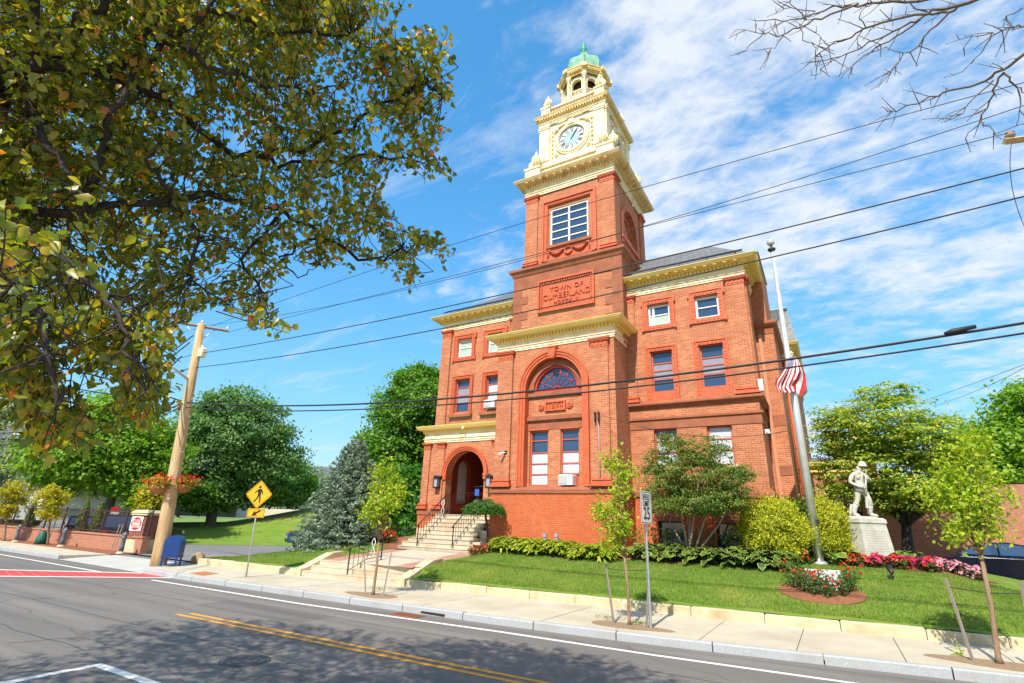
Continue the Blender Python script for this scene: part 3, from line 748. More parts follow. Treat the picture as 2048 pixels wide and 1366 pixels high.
# --- side bay and rear block to the right
mb = MB(FR(24.5)); mb.wall(XR - .3, -1.10, .8, 11.2); mb.M = RT(-1.10); mb.wall(24.5, 28.9, .8, 11.2)
mb.M = FR(24.7); mb.wall(XR - .3, -1.30, 11.2, 15.05); mb.M = RT(-1.30); mb.wall(24.7, 28.7, 11.2, 15.05)
mb.M = None; mb.box(-3.2, -1.31, 24.72, 28.68, 13.4, 15.03)
mb.build('side_bay', MT['brick'], hall)
mb = MB(); mb.sweep([(XR - .3, 24.5), (-1.10, 24.5), (-1.10, 28.9)], [(-.2, 10.75), (.02, 10.75), (.02, 11.05), (.12, 11.12), (.2, 11.22), (.2, 11.34), (-.2, 11.5)]); mb.build('belt_course', MT['brown'], hall)
mb = MB(); mb.sweep([(XR - .3, 24.7), (-1.30, 24.7), (-1.30, 28.7)], [(-.1, 15.02), (.05, 15.02), (.05, 15.12), (-.1, 15.14)]); mb.build('coping', MT['copper'], hall)
for z0, z1 in ((6.6, 7.05), (4.55, 4.95)):
    mb = MB(FR(24.5)); mb.box(-1.66, -1.12, -.02, .05, z0, z1); mb.build('stone_band', MT['brown'], hall)
mb = MB(FR(24.5)); mb.box(-1.72, -1.60, -.12, .0, .9, 10.75); mb.build('downpipe', pm('salmon_paint', (.55, .22, .12), rough=.6), hall)
mb = MB(FR(27.0)); mb.M = RT(-.62); mb.wall(29, 40, .8, 10.9); mb.M = FR(29); mb.wall(-1.6, -.62, .8, 10.9); mb.build('rear_wall', MT['brick'], hall)
mb = MB(); mb.tube([(-1.0, 28.9, .8), (-1.0, 28.9, 10.8)], .07, 8); mb.build('downpipe', MT['terra'], hall)
entab([(-1.5, 29), (-.62, 29), (-.62, 40)], 10.9, .75, .4, hall)
mb = MB(); mb.add([(-1.9, 28.7, 11.68), (-.3, 28.7, 11.68), (-.3, 40, 11.68), (-1.9, 28.7, 13.6), (-.52, 29.5, 13.75), (-.55, 40, 13.75), (-1.9, 40, 13.75)], [(0, 1, 4, 3), (1, 2, 5, 4), (3, 4, 5, 6)]); mb.build('rear_roof', MT['slate'], hall)
mb = MB(); mb.tube([(-1.9, 29.4, 13.76), (-.5, 29.4, 13.8)], .06, 6); mb.build('coping', MT['copper'], hall)

# --- pavilion
PX0, PX1 = -13.08, -7.16
AU, AR, AS = -10.10, 1.44, 8.22
mb = MB(FR(YP)); mb.wall(PX0, PX1, 3.8, 10.2, [(AU - AR, AU + AR, 3.83, AS, 'a')], .34)
mb.M = RT(PX1); mb.wall(YP, YW + .2, 3.8, 10.2); mb.M = LF(PX0); mb.wall(YP, YW + .2, 3.8, 10.2)
mb.M = FR(YP + .34); mb.wall(AU - AR, AU + AR, 3.83, 9.7, [(-11.42, -10.48, 3.88, 6.34), (-9.88, -8.98, 3.88, 6.34), (AU - 1.13, AU + 1.13, 8.20, 8.20, 'a')], .2)
mb.M = None; mb.box(PX0 + .3, PX1 - .3, 21.2, YW + .3, 3.8, 10.2)
mb.build('pavilion_wall', MT['brick'], hall)
mb = MB(FR(YP - .08)); mb.box(PX0 - .08, PX1 + .08, 0, 2.2, .8, 3.58); mb.build('pavilion_base', MT['brickbase'], hall)
mb = MB(); mb.sweep([(PX0, YW), (PX0, YP), (PX1, YP), (PX1, YW)], [(-.05, 3.56), (.13, 3.56), (.13, 3.70), (.06, 3.82), (-.05, 3.83)]); mb.build('water_table', MT['brown'], hall)
# arch mouldings
mb = MB(FR(YP)); mb.arc(AU, AS, AR - .02, AR + .10, -.05, .34, n=36); mb.arc(AU, AS, AR + .10, AR + .22, -.09, .02, n=36); mb.arc(AU, AS, AR + .22, AR + .31, -.13, .02, n=36)
for s in (-1, 1):
    for r0, r1, p_ in ((AR - .02, AR + .10, .05), (AR + .10, AR + .22, .09), (AR + .22, AR + .31, .13)):
        a, b = sorted((AU + s * r0, AU + s * r1)); mb.box(a, b, -p_, .02 if r0 > AR else .34, 3.84, AS)
mb.build('arch_moulding', MT['terra'], hall)
mb = MB(FR(YP)); mb.prism([(AU - .14, 9.55), (AU + .14, 9.55), (AU + .22, 10.12), (AU - .22, 10.12)], -.22, .05); mb.prism([(AU - .24, 10.06), (AU + .24, 10.06), (AU + .24, 10.13), (AU - .24, 10.13)], -.25, .0)
for k in (-.07, .07): mb.prism([(AU + k - .03, 9.62), (AU + k + .03, 9.62), (AU + k * 1.4 + .035, 10.0), (AU + k * 1.4 - .035, 10.0)], -.245, -.2)
mb.build('keystone', MT['terra'], hall)
mb = MB(FR(YP + .34)); mb.arc(AU, 8.2, 1.13, 1.40, -.12, .02, n=32); mb.build('inner_arch', MT['brown'], hall)
# fanlight
mb = MB(FR(YP + .34)); mb.arc(AU, 8.2, 1.03, 1.15, -.02, .12, n=32); mb.box(AU - 1.15, AU + 1.15, -.03, .12, 8.10, 8.22)
fan = mb.build('fanlight', pm('bright_red_paint', (.55, .05, .03), rough=.45), hall)
p_ = MB(FR(YP + .34)); p_.poly([(AU + 1.08 * math.cos(math.pi * k / 24), .10, 8.2 + 1.08 * math.sin(math.pi * k / 24)) for k in range(25)]); link_child(p_, 'pane', MT['pane'], fan)
w_ = MB(FR(YP + .34)); NS = 7
for k in range(1, NS): a = math.pi * k / NS; w_.tube([(AU + .16 * math.cos(a), .06, 8.2 + .16 * math.sin(a)), (AU + 1.05 * math.cos(a), .06, 8.2 + 1.05 * math.sin(a))], .012, 5)
w_.arc(AU, 8.2, .14, .18, .04, .08, n=12)
for k in range(NS):
    a0, a1 = math.pi * k / NS, math.pi * (k + 1) / NS; pts = []
    for j in range(7):
        t = j / 6; a = a0 + (a1 - a0) * t; r = .86 - .16 * math.sin(math.pi * t); pts.append((AU + r * math.cos(a), .06, 8.2 + r * math.sin(a)))
    w_.tube(pts, .011, 5)
link_child(w_, 'glazing_bar', bpy.data.materials['bright_red_paint'], fan)
# stone bands, date panel
for z0, z1, pr_ in ((7.83, 8.10, .12), (6.72, 6.98, .14), (6.36, 6.72, .05)):
    mb = MB(FR(YP + .34)); mb.box(AU - AR + .005, AU + AR - .005, -pr_ * .5, .01, z0, z1)
    if pr_ > .1: mb.box(AU - AR + .005, AU + AR - .005, -pr_, .01, z0 + .06, z1 - .05)
    mb.build('stone_band', MT['brown'], hall)
mb = MB(FR(YP + .34)); x0, x1, z0, z1 = -10.66, -9.62, 7.19, 7.64
mb.box(x0, x1, -.03, .01, z0, z1)
for a, b, c, e in ((x0, x0 + .09, z0, z1), (x1 - .09, x1, z0, z1), (x0 + .09, x1 - .09, z0, z0 + .07), (x0 + .09, x1 - .09, z1 - .07, z1)): mb.box(a, b, -.10, -.03, c, e)
for uu in (x0 - .20, x1 + .20):
    mb.M = lambda u, d, z: (u, YP + .34 + d, z)
    mb.arc(uu, 7.40, 0.001, .15, -.07, .0, 0, 2 * math.pi, 16); mb.arc(uu, 7.40, .06, .09, -.10, -.07, 0, 2 * math.pi, 14)
    mb.box(min(uu, AU) if 0 else uu - .1, uu + .1, -.05, .0, 7.36, 7.44)
pn = mb.build('date_panel', MT['terra'], hall)
d_ = text_part('1894', .34, (-10.14, YP + .30, 7.415), (rad(90), 0, 0), MT['terra'], 'lettering', None, .03, spacing=1.15); d_.parent = pn; d_.matrix_parent_inverse = Matrix.Identity(4)
for i, (a, b) in enumerate(((-11.42, -10.48), (-9.88, -8.98))):
    z0 = 3.88 if i == 0 else 4.36
    window(FR(YP + .34), a, b, z0, 6.34, .12, hall, rails=(5.88, 5.34, 4.86, 4.40) if i == 0 else (5.88, 5.34, 4.86), blind=[(4.44 if i else 3.96, 5.31)])
    if i: mb = MB(FR(YP + .46)); mb.box(a, b, 0, .05, 3.88, 4.36); mb.build('window_panel', MT['terra'], hall)
    mb = MB(FR(YP + .34)); mb.box(a - .05, b + .05, -.05, .0, 6.34, 6.40); mb.build('window_head', MT['terra'], hall)
for u0, u1 in ((-13.03, -12.22), (-8.20, -7.42)): pilaster(FR(YP), u0, u1, 3.9, 10.2, .12, hall, .42, .07)
entab([(PX0, YW), (PX0, YP), (PX1, YP), (PX1, YW)], 10.2, .84, .55, hall)
mb = MB(); mb.add([(PX0 - .53, YP - .53, 11.06), (PX1 + .53, YP - .53, 11.06), (PX1 + .53, YW, 11.06), (PX0 - .53, YW, 11.06), (PX0, YT, 11.3), (PX1, YT, 11.3)], [(0, 1, 5, 4), (1, 2, 5), (3, 0, 4)]); mb.build('pavilion_roof', MT['copper'], hall)

# --- lower tower with quoins and the name panel
LH = 3.0
def sq(h): return [(XC - h, YC + h), (XC - h, YC - h), (XC + h, YC - h), (XC + h, YC + h)]
mb = MB(); mb.box(XC - LH, XC + LH, YT, YC + LH, 10.3, 14.5); mb.build('tower_wall', MT['brick'], hall)
for sgn in (-1, 1):
    mb = MB(FR(YT))
    for k in range(7):
        z0 = 11.0 + k * .44; w_q = .86 if k % 2 else .5
        a, b = sorted((XC + sgn * (LH + .02), XC + sgn * (LH - w_q))); mb.box(a, b, -.03, .05, z0 + .004, z0 + .436)
        mb.M = RT(XC + LH) if sgn > 0 else LF(XC - LH); mb.box(YT - .028, YT + w_q, -.03, .05, z0 + .004, z0 + .436); mb.M = FR(YT)
    mb.build('quoin', MT['brown'], hall)
mb = MB(); mb.sweep(sq(LH), [(0, 14.08), (.03, 14.08), (.03, 14.50), (.03, 14.80), (.08, 14.86), (.13, 14.98), (.20, 15.06), (.24, 15.1), (.24, 15.24), (.06, 15.34), (-.6, 15.36)], True); mb.build('tower_belt', MT['brown'], hall)
mb = MB(FR(YT)); x0, x1, z0, z1 = -11.56, -8.43, 12.5, 14.3
mb.box(x0, x1, -.03, .0, z0, z1)
for a, b, c, e in ((x0, x0 + .1, z0, z1), (x1 - .1, x1, z0, z1), (x0 + .1, x1 - .1, z0, z0 + .1), (x0 + .1, x1 - .1, z1 - .1, z1)): mb.box(a, b, -.14, -.03, c, e)
for i in range(22):
    u = x0 + .19 + i * (x1 - x0 - .38) / 21
    for zz in (z0 + .175, z1 - .175): mb.box(u - .04, u + .04, -.09, -.03, zz - .06, zz + .06)
for i in range(10):
    z = z0 + .30 + i * (z1 - z0 - .6) / 9
    for uu in (x0 + .18, x1 - .18): mb.box(uu - .06, uu + .06, -.09, -.03, z - .05, z + .05)
pn = mb.build('name_panel', MT['terra'], hall)
for body, s, z, sx, sp_ in (('TOWN OF', .36, 13.70, 1.0, 1.1), ('CUMBERLAND', .44, 13.30, .92, 1.0), ('MDCCXLVI', .27, 12.93, .95, 1.12)):
    t_ = text_part(body, s, (-9.96, YT - .035, z), (rad(90), 0, 0), MT['terra'], 'lettering', None, .05, sx, spacing=sp_); t_.parent = pn; t_.matrix_parent_inverse = Matrix.Identity(4)

# --- belfry stage in brick, window below the garland
UH, UP = 2.56, 22.0
zU = 15.3
BX = XC - .05
mb = MB(FR(YC - UH)); mb.wall(XC - UH, XC + UH, zU, 20.1, [(-11.28, -8.74, 16.3, 19.15)], .3)
for M_ in (RT(XC + UH), LF(XC - UH)): mb.M = M_; mb.wall(YC - UH, YC + UH, zU, 20.1, [(YC - 1.15, YC + 1.15, 17.0, 17.9, 'a')], .3)
mb.M = RT(XC + UH); mb.wall(YC - 1.2, YC + 1.2, 16.9, 19.1, (), .1, .3); mb.M = LF(XC - UH); mb.wall(YC - 1.2, YC + 1.2, 16.9, 19.1, (), .1, .3)
mb.M = None; mb.quad((XC - UH, YC + UH, zU), (XC + UH, YC + UH, zU), (XC + UH, YC + UH, 20.1), (XC - UH, YC + UH, 20.1))
mb.build('belfry_wall', MT['brick'], hall)
for M_, c0 in ((FR(YC - UH), XC), (RT(XC + UH), YC), (LF(XC - UH), YC)):
    for s in (-1, 1):
        a, b = sorted((c0 + s * (UH + .06), c0 + s * (UH - .70))); pilaster(M_, a, b, 15.62, 20.06, .09, hall, .42, .0001)
    if c0 == YC:
        mb = MB(M_); mb.arc(YC, 17.9, 1.13, 1.45, -.07, .02, n=24)
        for s in (-1, 1): a, b = sorted((YC + s * 1.13, YC + s * 1.45)); mb.box(a, b, -.07, .02, 16.5, 17.9)
        mb.box(YC - 1.5, YC + 1.5, -.1, .28, 16.75, 17.0); mb.arc(YC, 17.9, .75, 1.0, .2, .29, n=20); mb.box(YC - 1.1, YC + 1.1, .2, .29, 17.6, 17.75)
        mb.build('blind_arch', MT['terra'], hall)
F2 = FR(YC - UH)
mb = MB(F2)
for x0, x1, z0, z1, p_ in ((-11.63, -11.28, 15.7, 19.5, .05), (-8.74, -8.42, 15.7, 19.5, .05), (-11.28, -8.74, 19.15, 19.5, .05)): mb.box(x0, x1, -p_, .02, z0, z1)
for x0, x1, z0, z1 in ((-11.63, -11.50, 15.7, 19.5), (-8.55, -8.42, 15.7, 19.5), (-11.50, -8.55, 19.37, 19.5)): mb.box(x0, x1, -.12, -.05, z0, z1)
for x0, x1, z0, z1 in ((-11.40, -11.33, 16.2, 19.27), (-8.72, -8.65, 16.2, 19.27), (-11.33, -8.72, 19.20, 19.27)): mb.box(x0, x1, -.08, -.05, z0, z1)
mb.build('window_surround', MT['terra'], hall)
mb = MB(F2); mb.box(-11.28, -8.74, .06, .22, 18.94, 19.15); mb.box(-11.28, -11.17, .06, .22, 16.55, 18.94); mb.box(-8.93, -8.74, .06, .22, 16.55, 18.94); mb.build('window_lining', pm('old_timber', (.38, .15, .07), (.45, .2, .1), 3, .8), hall)
window(F2, -11.17, -8.93, 16.58, 18.94, .14, hall, rails=[16.58 + 2.36 * k / 5 for k in range(1, 5)], mull=(-10.06,), fm='white', fw=.085, rw=.055)
mb = MB(F2); mb.box(-11.34, -8.68, -.12, .25, 16.42, 16.58); mb.build('window_sill', MT['brown'], hall)
mb = MB(F2); mb.box(-11.28, -8.74, -.02, .0, 15.7, 16.42)
mb.tube([(-10.03 + .20 * math.cos(a), -.07, 16.06 + .20 * math.sin(a)) for a in [2 * math.pi * k / 14 for k in range(15)]], .055, 7)
for s in (-1, 1):
    pts = [(-10.03 + s * (.26 + .86 * t), -.08, 16.22 - .26 * math.sin(math.pi * t) + .08 * t) for t in [k / 10 for k in range(11)]]
    mb.tube(pts, [.05 + .06 * math.sin(math.pi * k / 10) for k in range(11)], 7)
    for k in range(9): t = (k + 1) / 10; mb.ball((-10.03 + s * (.26 + .86 * t), -.13, 16.20 - .26 * math.sin(math.pi * t) + .08 * t), .05, 6, 4)
    mb.tube([(-10.03 + s * 1.16, -.06, 16.32), (-10.03 + s * 1.20, -.06, 15.85)], [.06, .03], 6)
mb.build('garland_panel', MT['terra'], hall)
entab(sq(UH + .04), 20.06, 1.0, .62, hall, modil=True, closed=True, mat='creamt')

# --- parapet with paired urns
URN = [(.06, 0), (.13, .02), (.13, .06), (.07, .10), (.09, .16), (.17, .30), (.215, .46), (.205, .60), (.12, .68), (.10, .72), (.12, .75), (.07, .82), (.045, .86), (.06, .91), (.03, .98), (.005, 1.02)]
def urn(x, y, z, s, parent):
    mb = MB(); mb.lathe([(r * s, z + h * s) for r, h in URN], x, y, 12)
    for k in range(12):
        a = 2 * math.pi * k / 12
        mb.tube([(x + r * s * 1.03 * math.cos(a), y + r * s * 1.03 * math.sin(a), z + h * s) for r, h in URN[4:9]], .016 * s, 4)
    return mb.build('urn', MT['creamw'], parent)


def parapet(h, z0, z1, ped, parent, urns, us, nb):
    """corner pedestals, rails and turned balusters round a square stage"""
    mb = MB()
    for sx in (-1, 1):
        for sy in (-1, 1):
            for a0, a1, b0, b1 in ((h - ped, h + .06, h - .34, h + .06), (h - .34, h + .06, h - ped, h - .34)):
                x0, x1 = sorted((XC + sx * a0, XC + sx * a1)); y0, y1 = sorted((YC + sy * b0, YC + sy * b1))
                mb.box(x0, x1, y0, y1, z0, z1 - .10); mb.box(x0 - .05, x1 + .05, y0 - .05, y1 + .05, z1 - .10, z1 + .02); mb.box(x0 - .03, x1 + .03, y0 - .03, y1 + .03, z0 + .002, z0 + .10)
    for a in range(4):
        c, s = ((1, 0), (0, 1), (-1, 0), (0, -1))[a]
        def Mx(u, d, z, c=c, s=s): return (XC + u * c - d * s, YC + u * s + d * c, z)
        mb.M = Mx
        mb.box(-h + ped, h - ped, -h + .02, -h + .24, z1 - .20, z1 - .08); mb.box(-h + ped, h - ped, -h + .02, -h + .24, z0, z0 + .12)
    mb.build('parapet', MT['creamw'], parent)
    bl_ = MB()
    for a in range(4):
        c, s = ((1, 0), (0, 1), (-1, 0), (0, -1))[a]
        for k in range(nb):
            u = (-h + ped) + (k + .5) * (2 * h - 2 * ped) / nb; d = -h + .13; H_ = z1 - .2 - z0 - .12
            bl_.lathe([(.05, z0 + .12), (.05, z0 + .12 + H_ * .1), (.03, z0 + .12 + H_ * .2), (.062, z0 + .12 + H_ * .42), (.03, z0 + .12 + H_ * .8), (.05, z1 - .2)], XC + u * c - d * s, YC + u * s + d * c, 6)
    tag(bl_.build('baluster', MT['creamw'], parent), kind='stuff')
    for sx in (-1, 1):
        for sy in (-1, 1):
            for du, dv in ((h - ped * .62, h - .14), (h - .14, h - ped * .62)): urn(XC + sx * du, YC + sy * dv, z1 + .02, us, parent)


parapet(2.66, 21.06, 22.06, .92, hall, True, 1.22, 16)
# --- clock stage
CH = 2.02
mb = MB(); mb.box(XC - CH, XC + CH, YC - CH, YC + CH, 21.0, 25.35); mb.build('clock_stage', MT['creamw'], hall)
mb = MB(); mb.sweep(sq(CH), [(0, 22.0), (.16, 22.0), (.16, 22.62), (.10, 22.70), (0, 22.72)], True); mb.build('clock_plinth', MT['creamw'], hall)
for a in range(4):
    c, s = ((1, 0), (0, 1), (-1, 0), (0, -1))[a]
    def Mx(u, d, z, c=c, s=s): return (XC + u * c - (d - CH) * s, YC + u * s + (d - CH) * c, z)
    if a == 2: continue
    for s_ in (-1, 1):
        u0, u1 = sorted((s_ * (CH + .03), s_ * (CH - .56))); mb = MB(Mx)
        mb.box(u0, u1, -.14, .0, 22.72, 25.36); mb.box(u0 - .04, u1 + .04, -.19, .0, 22.70, 22.84); mb.box(u0 - .04, u1 + .04, -.19, .0, 25.10, 25.16); mb.box(u0 - .05, u1 + .05, -.21, .0, 25.22, 25.36)
        mb.build('clock_pilaster', MT['creamw'], hall)
        mb = MB(Mx)                                                   # carved drops beside the dial
        for k in range(7): mb.ball((s_ * 1.26, -.04, 22.95 + k * .31), .085, 6, 4, (.8, .8, 1.4))
        mb.tube([(s_ * 1.12, -.03, 24.55), (s_ * 1.02, -.06, 24.85), (s_ * .75, -.06, 24.98), (s_ * .45, -.05, 25.06)], [.05, .08, .07, .05], 6)
        mb.ball((s_ * 1.02, -.03, 23.0), .13, 7, 5); mb.ball((s_ * .95, -.03, 24.8), .12, 7, 5)
        mb.box(min(s_ * 1.40, s_ * 1.45), max(s_ * 1.40, s_ * 1.45), -.05, 0, 22.8, 25.1)
        mb.build('carved_drop', MT['creamw'], hall)
    M_ = Mx; cz = 23.86
    rim = MB(M_); rim.arc(0, cz, .86, .98, -.14, .0, 0, 2 * math.pi, 40); rim.arc(0, cz, .98, 1.10, -.09, .0, 0, 2 * math.pi, 40); rim.arc(0, cz, .82, .87, -.06, .0, 0, 2 * math.pi, 40)
    for k in range(36): q = 2 * math.pi * k / 36; rim.ball((1.04 * math.cos(q), -.09, cz + 1.04 * math.sin(q)), .04, 5, 3)
    rim.prism([(-.22, 24.82), (.22, 24.82), (.16, 25.16), (-.16, 25.16)], -.2, 0)
    clk = rim.build('clock', MT['creamw'], hall)
    if a > 1: pass
    f = MB(M_); f.arc(0, cz, .0005, .85, -.03, .0, 0, 2 * math.pi, 40); link_child(f, 'clock_face', pm('white_dial' if a == 0 else 'dial', (.62, .66, .66), (.52, .57, .58), 3, .5), clk)
    f = MB(M_); f.arc(0, cz, .0005, .42, -.036, -.03, 0, 2 * math.pi, 32); link_child(f, 'dial_centre', pm('verdigris_dial', (.28, .64, .62), (.36, .72, .68), 2, .5), clk)
    f = MB(M_)
    f.arc(0, cz, .79, .815, -.037, -.03, 0, 2 * math.pi, 40); f.arc(0, cz, .42, .445, -.037, -.03, 0, 2 * math.pi, 32)
    for k in range(60):
        q = 2 * math.pi * k / 60; r0, r1 = (.74, .79)
        f.prism([(r * math.sin(q) + e_ * .008 * math.cos(q), cz + r * math.cos(q) - e_ * .008 * math.sin(q)) for r, e_ in ((r0, -1), (r0, 1), (r1, 1), (r1, -1))], -.037, -.031)
    link_child(f, 'minute_ring', MT['dark'], clk)
    # numerals as Roman strokes, each an own sub-part
    for k, num in enumerate(('XII', 'I', 'II', 'III', 'IIII', 'V', 'VI', 'VII', 'VIII', 'IX', 'X', 'XI')):
        q = 2 * math.pi * k / 12; nm = MB(M_); wd = {'I': .055, 'V': .115, 'X': .115}; tot = sum(wd[c_] for c_ in num); x = -tot / 2
        def put(x0, y0, x1, y1, t):
            dx, dy = x1 - x0, y1 - y0; l = math.hypot(dx, dy); ox, oy = -dy / l * t / 2, dx / l * t / 2
            P_ = [(x0 + ox, y0 + oy), (x0 - ox, y0 - oy), (x1 - ox, y1 - oy), (x1 + ox, y1 + oy)]
            nm.prism([(p * math.cos(q) + r * math.sin(q), cz + r * math.cos(q) - p * math.sin(q)) for p, r in P_], -.038, -.031)
        for c_ in num:
            w_ = wd[c_]
            if c_ == 'I': put(x + w_ / 2, .48, x + w_ / 2, .73, .034)
            elif c_ == 'V': put(x + .015, .73, x + w_ / 2, .48, .036); put(x + w_ - .015, .73, x + w_ / 2, .48, .016)
            else: put(x + .015, .73, x + w_ - .015, .48, .036); put(x + w_ - .015, .73, x + .015, .48, .016)
            x += w_
        link_child(nm, 'numeral', MT['dark'], clk)
    for nm_, ang, ln, wd_ in (('hour_hand', 2 * math.pi * (1.09 / 12), .48, .055), ('minute_hand', 2 * math.pi * 5.6 / 60, .74, .04)):
        h_ = MB(M_); sa, ca = math.sin(ang), math.cos(ang)
        h_.prism([(p * ca + r * sa, cz + r * ca - p * sa) for p, r in ((-wd_ * .6, -.12), (wd_ * .6, -.12), (wd_, ln * .7), (0, ln), (-wd_, ln * .7))], -.06 if nm_[0] == 'h' else -.075, -.05 if nm_[0] == 'h' else -.064)
        link_child(h_, nm_, MT['dark'], clk)
entab(sq(CH + .08), 25.36, .66, .30, hall, closed=True, mat='creamt')
parapet(2.0, 26.05, 26.92, .52, hall, True, .98, 15)

# --- octagonal lantern and dome
def octa(ap): r = ap / math.cos(math.pi / 8); return [(XC + r * math.cos(a), YC + r * math.sin(a)) for a in [-math.pi / 2 - math.pi / 8 + math.pi / 4 * k for k in range(8)]]
OA = 1.22
LZ0, LZ1 = 26.0, 29.35
mb = MB()
fw_ = 2 * OA * math.tan(math.pi / 8)
for k in range(8):
    a = math.pi / 4 * k; c, s = math.cos(a), math.sin(a)
    def Mx(u, d, z, c=c, s=s): return (XC + u * c - (d - OA) * s, YC + u * s + (d - OA) * c, z)
    mb.M = Mx; mb.wall(-fw_ / 2, fw_ / 2, LZ0, LZ1, [(-.32, .32, 27.85, 28.72, 'a')], .16)
    mb.wall(-fw_ / 2 + .07, fw_ / 2 - .07, LZ0, LZ1, [(-.32, .32, 27.85, 28.72, 'a')], .02, .16)
mb.build('lantern_wall', MT['creamw'], hall)
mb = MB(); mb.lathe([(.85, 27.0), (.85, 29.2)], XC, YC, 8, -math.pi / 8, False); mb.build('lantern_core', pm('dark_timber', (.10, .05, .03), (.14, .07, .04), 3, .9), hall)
mb = MB()
for k in range(8):
    a = math.pi / 4 * k; c, s = math.cos(a), math.sin(a)
    def Mx(u, d, z, c=c, s=s): return (XC + u * c - (d - OA) * s, YC + u * s + (d - OA) * c, z)
    mb.M = Mx; mb.arc(0, 28.72, .32, .40, -.05, .0, n=16); mb.box(-.40, -.32, -.05, 0, 27.85, 28.72); mb.box(.32, .40, -.05, 0, 27.85, 28.72)
    mb.box(-.30, .30, -.08, .1, 27.62, 27.74); mb.box(-.32, .32, -.02, .06, 28.16, 28.22)
    for j in range(5): u = -.2 + j * .1; mb.box(u - .02, u + .02, 0, .04, 27.74, 28.16)
mb.build('lantern_arch', MT['creamw'], hall)
rv = OA / math.cos(math.pi / 8)
for k in range(8):
    a = -math.pi / 2 - math.pi / 8 + math.pi / 4 * k; x, y = XC + (rv + .08) * math.cos(a), YC + (rv + .08) * math.sin(a)
    mb = MB(); mb.lathe([(.17, 27.3), (.17, 27.42), (.13, 27.48), (.115, 27.52), (.105, 29.0), (.13, 29.04), (.16, 29.12), (.19, 29.2), (.19, 29.34)], x, y, 10); mb.box(x - .2, x + .2, y - .2, y + .2, 26.3, 27.3)
    mb.build('lantern_column', MT['creamw'], hall)
mb = MB(); mb.sweep(octa(OA + .12), [(0, 29.3), (.05, 29.3), (.05, 29.44), (.10, 29.46), (.10, 29.52), (.22, 29.56), (.24, 29.66), (.28, 29.70), (.29, 29.78), (-.2, 29.90)], True); mb.build('lantern_cornice', MT['creamt'], hall)
mb = MB(); P8 = octa(OA + .12)
for k in range(8): mb.rowboxes(P8[k], P8[(k + 1) % 8], .13, .07, .1, 29.47, 29.54, .1)
mb.build('dentil_band', MT['cream'], hall)
for k in range(8):
    a = -math.pi / 2 - math.pi / 8 + math.pi / 4 * k; c, s = math.cos(a), math.sin(a)
    def Mx(u, d, z, c=c, s=s): return (XC + d * c - u * s, YC + d * s + u * c, z)
    mb = MB(Mx); mb.box(-.16, .16, rv - .1, rv + .46, 29.56, 29.82); mb.box(-.16, .16, rv - .1, rv + .28, 29.34, 29.56); mb.build('cornice_block', MT['creamt'], hall)
DP = [(1.20, 29.86), (1.26, 30.05), (1.30, 30.35), (1.30, 30.70), (1.24, 31.02), (1.08, 31.30), (.84, 31.54), (.58, 31.74), (.38, 31.98), (.26, 32.22), (.19, 32.42), (.15, 32.52)]
mb = MB(); mb.lathe(DP, XC, YC, 8, -math.pi / 8, False); dome = mb.build('dome', MT['copper'], hall)
rb = MB()
for k in range(8): a = math.pi / 8 + math.pi / 4 * k; rb.tube([(XC + r * 1.01 * math.cos(a), YC + r * 1.01 * math.sin(a), z) for r, z in DP], .05, 6)
link_child(rb, 'rib', MT['copper'], dome)
fi = MB(); fi.lathe([(.15, 32.5), (.22, 32.53), (.22, 32.58), (.12, 32.63), (.11, 32.7), (.18, 32.8), (.20, 32.92), (.17, 33.02), (.10, 33.08), (.16, 33.14), (.16, 33.2), (.08, 33.26), (.05, 33.32), (.08, 33.39), (.04, 33.45), (.01, 33.58)], XC, YC, 12)
link_child(fi, 'finial', pm('dark_verdigris', (.06, .34, .22), (.12, .45, .3), 5, .5), dome)

# --- porch
QX0, QX1, QY = -17.85, -13.0, 21.2
PA, PR, PS = -15.22, 1.14, 4.52
LZ = 2.62
mb = MB(FR(QY)); mb.wall(QX0, QX1, 2.62, 6.1, [(PA - PR, PA + PR, LZ, PS, 'a')], .5)
mb.M = LF(QX0); mb.wall(QY, YW + .1, 2.62, 6.1); mb.build('porch_wall', MT['brick'], hall)
mb = MB(FR(QY - .06)); mb.box(QX0 - .06, PA - PR + .0, 0, 1.2, .8, 2.62); mb.build('porch_base', MT['brickbase'], hall); mb = MB(FR(QY - .06)); mb.box(PA + PR, QX1, 0, 1.2, .8, 2.62); mb.build('porch_base', MT['brickbase'], hall)
mb = MB(FR(QY)); mb.box(QX0 - .10, PA - PR - .001, -.10, .3, 2.58, 2.86); mb.box(PA + PR + .001, QX1, -.10, .3, 2.58, 2.86); mb.build('porch_plinth', MT['brown'], hall)
mb = MB(FR(QY)); mb.arc(PA, PS, PR - .01, PR + .08, -.05, .2, n=32); mb.arc(PA, PS, PR + .08, PR + .16, -.09, .02, n=32); mb.arc(PA, PS, PR + .16, PR + .23, -.12, .02, n=32)
for s in (-1, 1): a, b = sorted((PA + s * (PR - .02), PA + s * (PR + .25))); mb.box(a, b, -.08, .5, PS - .26, PS - .02); mb.box(a - .02, b + .02, -.1, .5, PS - .08, PS)
mb.build('porch_arch', MT['terra'], hall)
mb = MB(); dk = MB()
PB = 25.6
dk.quad((PA - 1.5, PB, LZ), (PA + 1.5, PB, LZ), (PA + 1.5, PB, 6.2), (PA - 1.5, PB, 6.2)); dk.quad((PA + 1.5, QY + .5, LZ), (PA + 1.5, PB, LZ), (PA + 1.5, PB, 6.2), (PA + 1.5, QY + .5, 6.2))
dk.M = RT(PA - 1.5); dk.wall(QY + .5, PB, LZ, 6.2, [(QY + 1.5, QY + 2.6, 3.2, 4.9, 'a')], .25); dk.M = None
